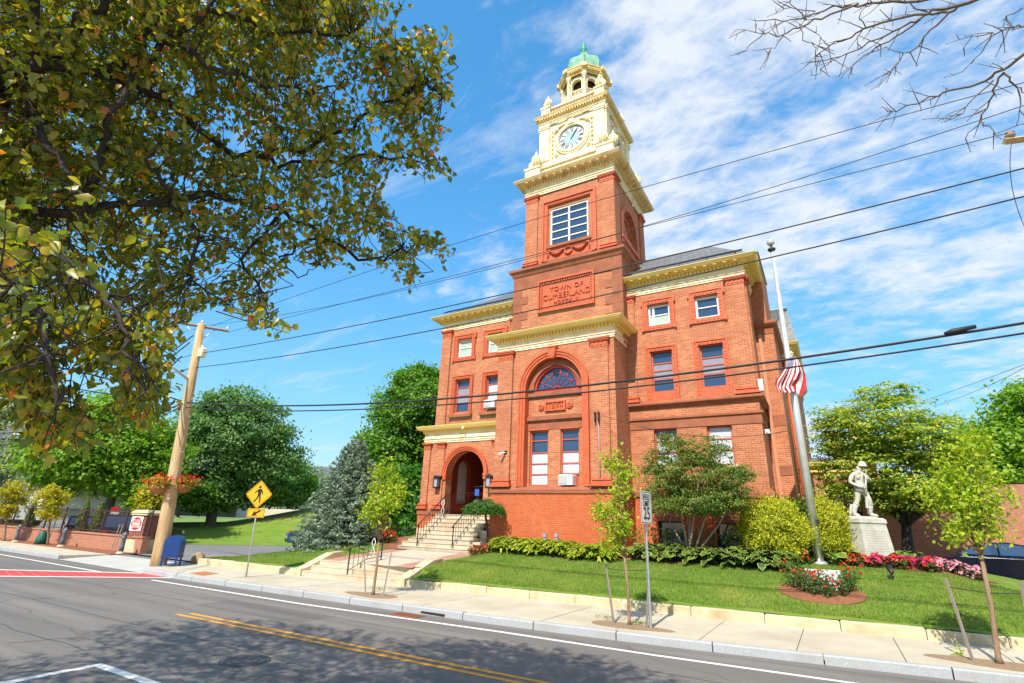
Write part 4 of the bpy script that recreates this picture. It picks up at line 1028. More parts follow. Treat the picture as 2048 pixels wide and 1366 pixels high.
dk.quad((PA - 1.5, QY + .5, 6.2), (PA + 1.5, QY + .5, 6.2), (PA + 1.5, PB, 6.2), (PA - 1.5, PB, 6.2))
for s in (-1, 1): a, b = sorted((PA + s * 1.14, PA + s * 1.5)); dk.box(a, b, QY + .49, QY + .52, LZ, 6.2)
dk.build('porch_interior', pm('oxblood_paint', (.26, .035, .018), (.31, .05, .025), 2, .7), hall)
mb = MB(RT(PA - 1.5)); mb.quad((QY + 1.4, .24, 3.1), (QY + 2.7, .24, 3.1), (QY + 2.7, .24, 5.6), (QY + 1.4, .24, 5.6)); mb.build('porch_screen', brick('white_lattice', (.50, .40, .38), (.56, .47, .44), (.8, .8, .78), (.5, .4, .4), .2, .09, msize=.02), hall)
mb = MB(); mb.box(PA - 1.5, PA + 1.5, QY - .1, PB, LZ - .2, LZ); mb.build('porch_floor', MT['step'], hall)
mb = MB(FR(PB)); mb.box(PA - .75, PA + .75, -.06, 0, LZ, 4.9); dr = mb.build('door', pm('dark_red_door', (.16, .02, .012), rough=.4), hall)
pn = MB(FR(PB)); pn.quad((PA - .6, -.065, 3.3), (PA + .6, -.065, 3.3), (PA + .6, -.065, 4.7), (PA - .6, -.065, 4.7)); link_child(pn, 'pane', MT['pane'], dr)
for u0, u1 in ((QX0, QX0 + .42), (-16.95, -16.52)): pilaster(FR(QY), u0, u1, 2.86, 6.1, .08, hall, .30, .01)
pilaster(FR(QY), -13.62, -13.1, 2.86, 6.1, .08, hall, .30)
entab([(QX0, YW), (QX0, QY), (QX1, QY)], 6.1, .84, .42, hall, dent=False)
mb = MB(); mb.add([(QX0 - .4, QY - .4, 6.95), (QX1, QY - .4, 6.95), (QX1, YW, 7.12), (QX0 - .4, YW, 7.12)], [(0, 1, 2, 3)]); mb.build('porch_roof', MT['copper'], hall)
# conduit and brackets on the pavilion
mb = MB(); mb.tube([(-7.86, YP - .15, 3.9), (-7.9, YP - .15, 6.5)], .022, 5); mb.build('conduit', MT['greyblind'], hall)
for x in (-8.02, -7.86):
    mb = MB(); mb.box(x - .03, x + .03, YP - .24, YP - .12, 6.45, 6.85); mb.tube([(x, YP - .3, 6.82), (x, YP - .12, 6.82)], .03, 6); mb.tube([(x, YP - .3, 6.5), (x, YP - .12, 6.5)], .03, 6); mb.build('wire_bracket', MT['dark'], hall)

# --- things fixed to the front
for i, (cx, lb) in enumerate(((-16.74, 'black wall lantern with frosted glass left of the porch arch'), (-13.64, 'black wall lantern with frosted glass right of the porch arch'))):
    t = thing('wall_lantern', lb, 'lantern', (cx, QY - .1, 3.84), 'lanterns beside the porch arch'); y0 = QY - .34
    mb = MB(); mb.box(cx - .14, cx + .14, y0, QY - .08, 3.82, 3.9); mb.box(cx - .14, cx + .14, y0, QY - .08, 4.28, 4.34); mb.prism([(cx - .16, 4.34), (cx + .16, 4.34), (cx + .08, 4.44), (cx - .08, 4.44)], y0, QY - .08)
    for a in (-.13, .13):
        for y_ in (y0 + .01, QY - .11): mb.box(cx + a - .015, cx + a + .015, y_ - .012, y_ + .02, 3.9, 4.28)
    mb.build('lantern_frame', MT['dark'], t)
    mb = MB(); mb.box(cx - .10, cx + .10, y0 + .04, QY - .13, 3.9, 4.28); mb.build('lantern_glass', pm('frosted_glass', (.30, .33, .36), rough=.25) if i == 0 else bpy.data.materials['frosted_glass'], t)
def ac(x0, x1, y, z0, z1, label, dep=.42):
    t = thing('air_conditioner', label, 'air conditioner', ((x0 + x1) / 2, y, z0), 'window air conditioners')
    mb = MB(); mb.cbox(x0, x1, y - dep, y + .1, z0, z1, .03); mb.build('housing', MT['white'], t)
    mb = MB(FR(y - dep)); n = 9; w = x1 - x0
    mb.box(x0 + .03, x0 + w * .66, -.012, 0, z0 + .04, z1 - .04); mb.build('grille', pm('ac_grille', (.36, .37, .37), rough=.6), t)
    mb = MB(FR(y - dep))
    for k in range(n): z = z0 + .06 + k * (z1 - z0 - .12) / (n - 1); mb.box(x0 + .03, x0 + w * .66, -.03, -.012, z - .008, z + .008)
    for k in range(5): z = z0 + .08 + k * (z1 - z0 - .16) / 4; mb.box(x0 + w * .70, x1 - .05, -.02, 0, z - .02, z + .015)
    mb.build('louvre', MT['white'], t)
ac(-9.80, -9.14, YP + .34, 3.90, 4.32, 'white window air conditioner in the right hand window above the water table')
ac(-14.86, -14.2, YW + .1, 7.95, 8.35, 'white window air conditioner in the upper window beside the pavilion')
def camera_unit(x, y, z, dx, label):
    t = thing('security_camera', label, 'camera', (x, y, z), 'security cameras on the walls')
    mb = MB(); mb.tube([(x, y, z), (x + dx * .3, y - .2, z - .10)], .05, 8); mb.build('housing', MT['white'], t)
    mb = MB(); mb.tube([(x, y, z), (x + .02, y + .14, z + .02)], .03, 6); mb.box(x - .06, x + .1, y + .1, y + .15, z - .07, z + .1); mb.build('bracket', MT['white'], t)
camera_unit(-12.45, YP - .22, 5.32, -.5, 'white security camera on the left pilaster of the pavilion')
camera_unit(-15.25, QY - .22, 6.78, -.05, 'white security camera on the porch cornice')
camera_unit(-1.72, YW - .1, 6.0, .4, 'white security camera at the right corner of the wing')
t = thing('hanging_sign', 'small blue sign on a bracket inside the porch arch', 'sign', (-14.28, QY + .1, 3.6))
mb = MB(); mb.box(-14.57, -14.33, QY + .02, QY + .05, 3.50, 3.80); mb.build('panel', pm('blue_sign_paint', (.03, .10, .42), rough=.4), t)
mb = MB(); mb.tube([(-14.7, QY + .04, 3.92), (-14.05, QY + .04, 3.92)], .015, 5); mb.tube([(-14.46, QY + .04, 3.92), (-14.46, QY + .04, 3.84)], .01, 5); mb.build('bracket', MT['dark'], t)
for x in (-14.55, -14.47, -14.39):
    pass
t = thing('junction_box', 'small white junction box beside the right corner pilaster', 'box', (-1.7, YW - .1, 7.7))
mb = MB(); mb.cbox(-1.80, -1.62, YW - .14, YW + .02, 7.62, 8.1, .02); mb.build('cover', MT['white'], t); mb = MB(); mb.tube([(-1.71, YW - .06, 7.62), (-1.71, YW - .06, 7.3)], .015, 5); mb.build('conduit', MT['white'], t)
# ---------------------------------------------------------------- foliage
RNG = np.random.default_rng(11)


def unit(v): return v / np.maximum(1e-9, np.linalg.norm(v, axis=-1, keepdims=True))


def npmesh(name, co, loops, starts, totals, mat, parent=None, smooth=False, edge=None, root=True):
    me = bpy.data.meshes.new(name); me.vertices.add(len(co)); me.vertices.foreach_set('co', co.astype(np.float32).ravel())
    me.loops.add(len(loops)); me.loops.foreach_set('vertex_index', loops.astype(np.int32)); me.polygons.add(len(starts))
    me.polygons.foreach_set('loop_start', starts.astype(np.int32)); me.polygons.foreach_set('loop_total', totals.astype(np.int32))
    if edge is not None:
        a = me.attributes.new('edge', 'FLOAT', 'POINT'); a.data.foreach_set('value', edge.astype(np.float32))
    me.update(calc_edges=True); me.materials.append(mat)
    return link(me, name, parent)


def leaves(name, P, nrm, mat, parent, L=.1, W=.06, kind='s', along=None, var=.3, fold=.25, droop=0.0):
    """leaf blades at P facing nrm: 's' simple folded rhombus, 'p' ovate pointed blade, 'b' grass-like blade"""
    n = len(P); nrm = unit(nrm)
    t = along if along is not None else RNG.normal(size=(n, 3))
    t = unit(t - nrm * (t * nrm).sum(1, keepdims=True)); b = np.cross(nrm, t)
    l = (L * (1 + var * RNG.uniform(-1, 1, n)))[:, None]; w = (W * (1 + var * RNG.uniform(-1, 1, n)))[:, None] / 2
    if kind == 's':
        f = fold * w
        V = np.stack([P - t * l * .5, P + b * w + nrm * f, P + t * l * .5, P - b * w + nrm * f], 1)
        F = [(0, 1, 2), (0, 2, 3)]; edge = np.tile([0, 1, .5, 1], n)
    elif kind == 'h':                                            # broad ribbed blade with a pale margin
        f = fold * w; dn = np.array([0, 0, -1.]) * droop * l
        m0, m1, m2, m3 = P, P + t * l * .35 + nrm * .05 * l, P + t * l * .72 + dn * .4, P + t * l + dn
        V = np.stack([m0, m1, m2, m3, m1 + b * w * .68 + nrm * f * .5, m1 - b * w * .68 + nrm * f * .5, m2 + b * w * .6 + nrm * f * .4, m2 - b * w * .6 + nrm * f * .4,
                      m1 + b * w + nrm * f * .6, m1 - b * w + nrm * f * .6, m2 + b * w * .86 + nrm * f * .5, m2 - b * w * .86 + nrm * f * .5], 1)
        F = [(0, 4, 1), (0, 1, 5), (1, 4, 6, 2), (5, 1, 2, 7), (2, 6, 3), (7, 2, 3), (0, 8, 4), (0, 5, 9), (4, 8, 10, 6), (9, 5, 7, 11), (6, 10, 3), (11, 7, 3)]
        edge = np.tile([0, 0, 0, .6, 0, 0, 0, 0, 1, 1, 1, 1], n)
    else:
        f = fold * w; dn = nrm * (-droop) * l
        m0, m1, m2, m3 = P - t * l * .5, P - t * l * .16, P + t * l * .20 + dn * .3, P + t * l * .5 + dn
        V = np.stack([m0, m1, m2, m3, m1 + b * w + nrm * f, m1 - b * w + nrm * f, m2 + b * w * .72 + nrm * f * .8, m2 - b * w * .72 + nrm * f * .8], 1)
        F = [(0, 4, 1), (0, 1, 5), (1, 4, 6, 2), (5, 1, 2, 7), (2, 6, 3), (7, 2, 3)]; edge = np.tile([0, 0, 0, .5, 1, 1, 1, 1], n)
    k = V.shape[1]; loops = np.concatenate([np.array(q) for q in F]); tot = np.array([len(q) for q in F])
    LL = (loops[None, :] + (np.arange(n) * k)[:, None]).ravel(); TT = np.tile(tot, n); SS = np.concatenate([[0], np.cumsum(TT)[:-1]])
    return npmesh(name, V.reshape(-1, 3), LL, SS, TT, mat, parent, edge=edge)


def clumps(ells, n, lo=.55):
    """clump centres inside ellipsoids [(centre, radii)], biased to the outer shell; returns centres and outward directions"""
    vol = np.array([r[0] * r[1] * r[2] for _, r in ells]) ** .7; pick = RNG.choice(len(ells), n, p=vol / vol.sum())
    d = unit(RNG.normal(size=(n, 3))); rr = lo + (1 - lo) * RNG.uniform(0, 1, n) ** .6
    C = np.array([ells[i][0] for i in pick]); R = np.array([ells[i][1] for i in pick])
    return C + d * R * rr[:, None], unit(d / R)


def crown(name, ells, n, k, sig, mat, parent, L, W, kind='s', flat=.6, lo=.55, up=.7, jit=.8, droop=0.0, zmin=None, fold=.25):
    c, o = clumps(ells, n, lo)
    sz = RNG.uniform(.4, 1.45, n)
    P = np.repeat(c, k, 0) + RNG.normal(size=(n * k, 3)) * np.array([sig, sig, sig * flat]) * np.repeat(sz, k)[:, None]
    N_ = np.repeat(o, k, 0) * .6 + np.array([0, 0, up]) + RNG.normal(size=(n * k, 3)) * jit
    if zmin is not None: m_ = P[:, 2] > zmin; P, N_ = P[m_], N_[m_]
    return leaves(name, P, N_, mat, parent, L, W, kind, droop=droop, fold=fold), c


def limbs(base, top, targets, r0, mat, parent, name='trunk', bend=.15, rl=.35, n=8, lean=(0, 0)):
    """tapered trunk with limbs bending out to targets"""
    mb = MB(); b = Vector(base); t = Vector(top)
    P = [b, b.lerp(t, .06), b.lerp(t, .35) + Vector((random.uniform(-1, 1), random.uniform(-1, 1), 0)) * r0 * .5, b.lerp(t, .7), t]
    mb.tube(P, [r0 * 1.45, r0 * 1.05, r0 * .9, r0 * .72, r0 * .45], 9)
    for q in targets:
        q = Vector(q); s = b.lerp(t, random.uniform(.45, .98)); m = s.lerp(q, .5) + Vector((random.uniform(-1, 1), random.uniform(-1, 1), random.uniform(.2, 1))) * (q - s).length * bend
        mb.tube([s, s.lerp(m, .5) + (m - s) * .02, m, m.lerp(q, .6), q], [r0 * rl, r0 * rl * .8, r0 * rl * .55, r0 * rl * .34, r0 * rl * .12], 6)
    return mb.build(name, mat, parent)


LM = dict(
    maple=leafmat('maple_leaf', [(0, (0.0684, 0.176, 0.0196)), (.5, (0.128, 0.283, 0.0274)), (1, (0.235, 0.371, 0.0391))], (1.2, 1.5, .5)),
    bright=leafmat('bright_leaf', [(0, (0.12, 0.255, 0.0171)), (.5, (0.188, 0.341, 0.0239)), (1, (0.29, 0.427, 0.0341))], (1.2, 1.4, .5)),
    oak=leafmat('oak_leaf', [(0, (.075, .17, .05)), (.5, (.14, .27, .075)), (1, (.27, .37, .13))], (1.1, 1.4, .6)),
    silver=leafmat('silver_leaf', [(0, (0.129, 0.187, 0.0719)), (.5, (0.23, 0.287, 0.129)), (1, (0.431, 0.446, 0.23))], (1, 1.2, .7)),
    dark=leafmat('dark_leaf', [(0, (0.0346, 0.115, 0.0154)), (.5, (0.0672, 0.192, 0.0211)), (1, (0.134, 0.288, 0.0288))], (1.1, 1.5, .4)),
    dogwood=leafmat('dogwood_leaf', [(0, (0.152, 0.304, 0.0304)), (.55, (0.304, 0.432, 0.0456)), (.85, (0.558, 0.558, 0.0761)), (1, (0.76, 0.481, 0.127))], (1.2, 1.3, .5)),
    japan=leafmat('small_tree_leaf', [(0, (0.0652, 0.139, 0.026)), (.5, (0.139, 0.233, 0.0372)), (.85, (0.298, 0.335, 0.0558)), (1, (0.409, 0.242, 0.0744))], (1.1, 1.3, .5)),
    lime=leafmat('lime_leaf', [(0, (0.202, 0.329, 0.0126)), (.5, (0.342, 0.455, 0.0177)), (1, (0.531, 0.557, 0.0379))], (1.2, 1.3, .4), .45),
    gold=leafmat('golden_leaf', [(0, (.30, .30, .010)), (.5, (.46, .42, .014)), (1, (.58, .50, .03))], (1.2, 1.2, .4), .45),
    cypress=leafmat('golden_cypress', [(0, (0.225, 0.277, 0.0106)), (.5, (0.423, 0.45, 0.0159)), (1, (0.661, 0.621, 0.0397))], (1.1, 1.2, .4), .25),
    juniper=leafmat('dark_juniper', [(0, (0.065, 0.117, 0.013)), (1, (0.156, 0.221, 0.026))], (1.1, 1.2, .4), .2),
    spruce=leafmat('blue_spruce', [(0, (.13, .20, .13)), (.5, (.25, .33, .23)), (1, (.42, .48, .35))], (.8, 1, .8), .3),
    arbor=leafmat('arborvitae', [(0, (0.065, 0.117, 0.0104)), (1, (0.182, 0.247, 0.026))], (1.1, 1.2, .4), .2),
    ball=leafmat('weeping_leaf', [(0, (0.0342, 0.104, 0.0152)), (1, (0.104, 0.228, 0.0285))], (1.1, 1.3, .4)),
    pear=leafmat('pear_leaf', [(0, (0.084, 0.138, 0.0144)), (.35, (0.156, 0.216, 0.0192)), (.65, (0.3, 0.3, 0.0264)), (.90, (0.456, 0.384, 0.036)), (.965, (0.552, 0.264, 0.036)), (.985, (0.6, 0.084, 0.024)), (1, (0.504, 0.384, 0.06))], (1.4, 1.35, .35), .52, .04, .4),
    hosta=None,
    hostag=leafmat('lime_hosta', [(0, (.16, .25, .012)), (.5, (.30, .37, .02)), (1, (.46, .46, .06))], (1.1, 1.2, .4), .3),
    petalr=leafmat('red_petal', [(0, (.55, .02, .01)), (.6, (.72, .05, .015)), (1, (.75, .13, .03))], (1, .8, .6), .2),
    petalm=leafmat('magenta_petal', [(0, (.48, .01, .12)), (.6, (.62, .03, .22)), (1, (.66, .05, .04))], (1, .8, .8), .2),
    petalp=leafmat('pink_petal', [(0, (.74, .28, .36)), (.6, (.80, .48, .52)), (1, (.70, .12, .22))], (1, .9, .9), .2),
    bedleaf=leafmat('bedding_leaf', [(0, (0.0455, 0.078, 0.0156)), (.6, (0.104, 0.169, 0.026)), (1, (0.169, 0.078, 0.039))], (1.1, 1.2, .5)),
    bronze=leafmat('bronze_leaf', [(0, (.05, .025, .012)), (.6, (.10, .04, .02)), (1, (.09, .10, .02))], (1.1, 1, .6)),
    rose=leafmat('rose_leaf', [(0, (0.045, 0.105, 0.0225)), (.6, (0.105, 0.195, 0.0375)), (1, (0.21, 0.27, 0.075))], (1.1, 1.3, .5)),
    blade=leafmat('grass_blade', [(0, (.07, .14, .008)), (.6, (.13, .23, .012)), (.9, (.20, .29, .02)), (1, (.33, .33, .08))], (1.1, 1.3, .4), .3, .03, patch=(.27, .28, .05)),
    weed=leafmat('dry_weed', [(0, (.12, .2, .02)), (1, (.36, .34, .10))], (1.1, 1.2, .5), .3),
)


def hosta_mat():
    m, nt, N, L, P = _nt('variegated_hosta'); P.inputs['Roughness'].default_value = .5; P.inputs['Specular IOR Level'].default_value = .3
    a = N.new('ShaderNodeAttribute'); a.attribute_name = 'edge'; g = N.new('ShaderNodeNewGeometry')
    c = ramp(N, L, g.outputs['Random Per Island'], [(0, (.045, .11, .012)), (1, (.11, .19, .02))]); mx = N.new('ShaderNodeMix'); mx.data_type = 'RGBA'
    mr = N.new('ShaderNodeMapRange'); mr.inputs[1].default_value = .5; mr.inputs[2].default_value = .62; L.new(a.outputs['Fac'], mr.inputs[0])
    L.new(mr.outputs[0], mx.inputs[0]); L.new(c, mx.inputs[6]); mx.inputs[7].default_value = (.52, .52, .16, 1); L.new(mx.outputs[2], P.inputs['Base Color']); return m


LM['hosta'] = hosta_mat()


def pxell(cx, cy, rx, ry, D, dr=1.0):
    """ellipsoid whose silhouette covers that part of the view, at distance D, with real depth"""
    p = gd(cx, cy, D); dep = float((p - CP) @ CF); return (p, (rx * dep / FPX, rx * dep / FPX * dr, ry * dep / FPX))


def tree(name, label, cat, base, ells, n, k, sig, mat, L, W, r0, top, nl=12, group=None, bark='bark', **kw):
    t = thing(name, label, cat, tuple(base), group)
    _, c = crown('crown', ells, n, k, sig, LM[mat], t, L, W, **kw)
    idx = RNG.choice(len(c), min(nl, len(c)), replace=False)
    limbs(base, top, [tuple(c[i]) for i in idx], r0, MT[bark], t)
    return t


def groundp(px, py, z): p = gz(px, py, z); return (float(p[0]), float(p[1]), z)


# --- background trees on the left
b = groundp(215, 1035, 1.2) if False else None
p = gd(225, 1000, 52); tree('maple_tree', 'broad bright green maple behind the iron fence at the left', 'tree', (p[0], p[1], .2), [pxell(240, 895, 95, 85, 52), pxell(140, 912, 75, 62, 54), pxell(300, 935, 60, 75, 50), pxell(235, 840, 60, 45, 52)], 400, 116, .54, 'bright', .30, .22, .38, (p[0], p[1], 7), group='trees behind the parking lot')
p = gd(435, 985, 58); tree('oak_tree', 'tall grey green oak between the utility pole and the pedestrian sign', 'tree', (p[0], p[1], hill_z(p[0], p[1]) - .3), [pxell(480, 870, 100, 75, 58), pxell(435, 920, 75, 70, 58), pxell(545, 925, 55, 60, 57), pxell(480, 815, 65, 36, 58), pxell(410, 850, 50, 50, 60)], 380, 116, .58, 'oak', .30, .20, .45, (p[0], p[1], 9), group='trees behind the parking lot')
p = gd(30, 1000, 62); tree('silver_tree', 'pale silvery tree at the far left edge behind the bright maple', 'tree', (p[0], p[1], .2), [pxell(45, 880, 85, 75, 64), pxell(-60, 900, 90, 90, 64), pxell(20, 935, 80, 70, 60)], 520, 54, .7, 'silver', .32, .2, .4, (p[0], p[1], 8), group='trees behind the parking lot')
p = gd(605, 990, 85); tree('distant_tree', 'small hazy tree on the hilltop right of the oak', 'tree', (p[0], p[1], 4), [pxell(600, 955, 34, 34, 85), pxell(640, 975, 30, 22, 82), pxell(570, 975, 30, 25, 86)], 150, 34, .7, 'oak', .42, .28, .3, (p[0], p[1], 6), 6, group='trees behind the parking lot')
p = gd(820, 1010, 47); tree('maple_tree', 'big dark green maple rising behind the blue spruce', 'tree', (p[0], p[1], 1), [pxell(840, 815, 80, 75, 47), pxell(790, 850, 55, 70, 46), pxell(875, 900, 70, 90, 47), pxell(770, 930, 50, 60, 44), pxell(840, 770, 50, 38, 47), pxell(745, 900, 32, 45, 47)], 430, 120, .44, 'maple', .26, .20, .4, (p[0], p[1], 8), group='trees behind the parking lot')
p = gd(800, 1040, 36); tree('understorey_tree', 'low dark green tree between the spruce and the porch', 'tree', (p[0], p[1], 1), [pxell(800, 990, 62, 55, 36), pxell(760, 1000, 40, 50, 37), pxell(835, 1030, 26, 40, 33)], 260, 40, .36, 'dark', .26, .2, .15, (p[0], p[1], 3.4), 8, group='trees behind the parking lot')
p = gd(120, 1010, 70); tree('backing_tree', 'dark green tree showing low down between the fence trees', 'tree', (p[0], p[1], 0), [pxell(30, 985, 70, 40, 70), pxell(320, 985, 50, 36, 66), pxell(220, 990, 40, 30, 68)], 240, 60, .8, 'maple', .45, .34, .3, (p[0], p[1], 4), 6, group='trees behind the parking lot')
p = gd(300, 1040, 46); tree('yellow_shrub_tree', 'small yellow green tree behind the brick gate pier', 'tree', (p[0], p[1], .2), [pxell(302, 1000, 22, 32, 46)], 110, 30, .25, 'gold', .2, .15, .06, (p[0], p[1], 2), 5)
# hedge of dark shrubs on the hill
for i, (px, py, D, r) in enumerate(((400, 1005, 56, 26), (460, 1003, 57, 24), (520, 1000, 58, 26), (575, 996, 59, 26), (615, 985, 60, 18))):
    c = pxell(px, py - r * .3, r * 1.3, r, D)
    t = thing('shrub', 'dark shrub on the crest of the grass hill under the oak', 'shrub', (c[0][0], c[0][1], hill_z(c[0][0], c[0][1])), 'shrubs on the crest of the hill')
    crown('foliage', [c], 70, 34, .35, LM['oak' if i % 2 else 'maple'], t, .3, .22)
# --- right hand trees
p = groundp(1808, 1092, 1.55)
t = tree('dogwood_tree', 'spreading layered dogwood behind the stone soldier', 'tree', p, [], 1, 1, .1, 'dogwood', .1, .1, .1, (p[0], p[1], p[2] + 1)) if False else None
D = 27.5; p = gd(1812, 1090, D)
t = thing('dogwood_tree', 'spreading yellow green tree with layered branches behind the stone soldier', 'tree', (p[0], p[1], 1.5))
ell = [pxell(1760, 850, 110, 60, D), pxell(1700, 880, 75, 45, D), pxell(1840, 880, 90, 60, D), pxell(1730, 940, 100, 40, D), pxell(1850, 960, 95, 60, D), pxell(1670, 835, 48, 22, D), pxell(1770, 785, 50, 24, D), pxell(1700, 985, 60, 22, D), pxell(1890, 915, 55, 50, D), pxell(1800, 1005, 70, 28, D)]
_, c = crown('crown', ell, 900, 48, .25, LM['dogwood'], t, .14, .085, flat=.28, lo=.4, up=1.2, jit=.5)
mb = MB(); B = Vector((p[0], p[1], 1.45)); dep = float((p - CP) @ CF); F_ = gd(1812, 1050, D)
mb.tube([B, B.lerp(Vector(F_), .5), F_], [.26, .2, .17], 9)
for q in ((1745, 1000), (1720, 960), (1790, 960), (1830, 940), (1870, 980), (1900, 1000), (1760, 900), (1850, 880), (1690, 930)):
    e = gd(*q, D + random.uniform(-1.5, 1.5)); m_ = Vector(F_).lerp(Vector(e), .5) + Vector((0, 0, .15)); mb.tube([F_, Vector(F_).lerp(m_, .5), m_, e], [.13, .11, .08, .03], 7)
mb.build('trunk', MT['darkbark'], t)
p = gd(2010, 1040, 43); tree('shade_tree', 'green shade tree at the right edge hiding the eaves of the brick building', 'tree', (p[0], p[1], 1.5), [pxell(1990, 900, 75, 60, 43), pxell(2070, 930, 90, 90, 43), pxell(1935, 940, 45, 55, 43), pxell(2010, 975, 80, 45, 42), pxell(2100, 850, 90, 90, 44)], 640, 60, .46, 'bright', .28, .19, .35, (p[0], p[1], 7))

# --- blue spruce: whorls of drooping sprays
p = gd(684, 1085, 27.5); SB = Vector((p[0], p[1], .95)); t = thing('spruce_tree', 'blue spruce with tiered branches left of the town hall walk', 'tree', tuple(SB))
topz = float(gd(722, 875, 27.5)[2]); H_ = topz - SB.z; mb = MB(); mb.tube([SB, SB + Vector((0, 0, H_ * .5)), SB + Vector((.12, 0, H_ * .98))], [.17, .1, .02], 8)
PP = []; NN = []; AL = []
lev = 24
for i in range(lev):
    f = i / lev; z = SB.z + .10 + (H_ - .15) * f; R_ = 2.28 * (1 - f) ** .78 + .10; nb = int(17 - 9 * f)
    for j in range(nb):
        a = 2 * math.pi * (j + random.random() * .8) / nb + i * .7; rr = R_ * random.uniform(.78, 1.08); up = -.10 + .42 * f
        dx = Vector((math.cos(a), math.sin(a), up)); e = Vector((SB.x + .12 * f, SB.y, z)) + dx * rr
        mb.tube([(SB.x + .1 * f, SB.y, z), tuple(Vector((SB.x, SB.y, z)).lerp(e, .6) + Vector((0, 0, -.08))), tuple(e)], [.025, .016, .006], 4)
        m = int(40 + 120 * rr / 2.2)
        tt = RNG.uniform(.22, 1.03, m) ** .8; side = RNG.normal(size=m) * .20 * (1.15 - tt) * rr + RNG.normal(size=m) * .05
        ax = np.array(dx); sd_ = np.array([-math.sin(a), math.cos(a), 0]); base = np.array([SB.x + .1 * f, SB.y, z])
        q = base + ax * (tt * rr)[:, None] + sd_ * side[:, None] + np.array([0, 0, 1]) * (-.12 * np.sin(tt * 3.1) + RNG.normal(size=m) * .05)[:, None]
        PP.append(q); NN.append(np.array([0, 0, 1.]) + RNG.normal(size=(m, 3)) * .95); AL.append(ax + sd_ * np.sign(side)[:, None] * .7 + RNG.normal(size=(m, 3)) * .25)
mb.build('trunk', MT['bark'], t)
leaves('foliage', np.concatenate(PP), np.concatenate(NN), LM['spruce'], t, .20, .055, 's', along=np.concatenate(AL))

# --- small weeping standard tree before the pavilion base
z0 = 1.12; p = gy(973, 1103, 19.7); t = thing('standard_tree', 'clipped mushroom shaped tree on a thin stem before the pavilion', 'tree', (p[0], p[1], z0))
q = gy(969, 1022, 19.7); mb = MB(); mb.tube([(p[0], p[1], z0), (p[0] + .01, p[1], z0 + .8), (q[0], q[1], q[2] + .1)], [.055, .045, .05], 8)
for a in range(7): mb.tube([(q[0], q[1], q[2]), (q[0] + .5 * math.cos(a * .9), q[1] + .5 * math.sin(a * .9), q[2] + .2)], [.03, .01], 5)
mb.build('trunk', MT['darkbark'], t)
pts = unit(RNG.normal(size=(5200, 3))) * np.array([.98, .9, .42]) * RNG.uniform(.55, 1.0, 5200)[:, None]
r2 = np.hypot(pts[:, 0], pts[:, 1]); pts[:, 2] = np.where(pts[:, 2] < 0, pts[:, 2] * .35 - .30 * r2 ** 2 * RNG.uniform(.3, 1.1, len(pts)), pts[:, 2] - .12 * r2)
pts *= (1 + .12 * np.sin(pts[:, :1] * 9) * np.cos(pts[:, 1:2] * 8))
leaves('crown', pts + np.array([q[0], q[1], q[2] + .10]), pts * [1, 1, 2] + RNG.normal(size=pts.shape) * .5, LM['ball'], t, .09, .055, 's', along=np.tile([0, 0, -1.], (len(pts), 1)) + RNG.normal(size=pts.shape) * .6)

# --- multi-stem small tree before the right wing
D = 19.6; B = gy(1380, 1092, 20.2); zb = lawn_z(B[0], 20.2); t = thing('ornamental_tree', 'multi stemmed ornamental tree in front of the right wing windows', 'tree', (B[0], 20.2, zb))
def el(cx, cy, rx, ry, Y): q = gy(cx, cy, Y); dep = float((q - CP) @ CF); return (q, (rx * dep / FPX, rx * dep / FPX, ry * dep / FPX))
ell = [el(1400, 955, 90, 42, 20.2), el(1345, 905, 45, 32, 20.4), el(1410, 905, 50, 36, 20.2), el(1455, 965, 55, 36, 20), el(1330, 975, 45, 30, 20), el(1340, 880, 26, 18, 20.4), el(1480, 945, 32, 20, 20.1), el(1400, 1005, 90, 22, 20), el(1315, 930, 34, 30, 20.2), el(1370, 1015, 80, 18, 20), el(1440, 1010, 60, 18, 19.9)]
_, c = crown('crown', ell, 860, 44, .13, LM['japan'], t, .085, .048, flat=.45, lo=.35, up=.9, jit=.7)
mb = MB()
for q in ((1320, 1000), (1350, 950), (1400, 940), (1430, 960), (1475, 990), (1385, 900)):
    e = gy(*q, 20.2 + random.uniform(-.5, .5)); s = Vector((B[0] + random.uniform(-.12, .12), 20.2, zb)); m_ = s.lerp(Vector(e), .55) + Vector((0, 0, -.1))
    mb.tube([s, s.lerp(m_, .5), m_, e], [.05, .04, .03, .01], 6)
mb.build('trunk', MT['stake'], t)

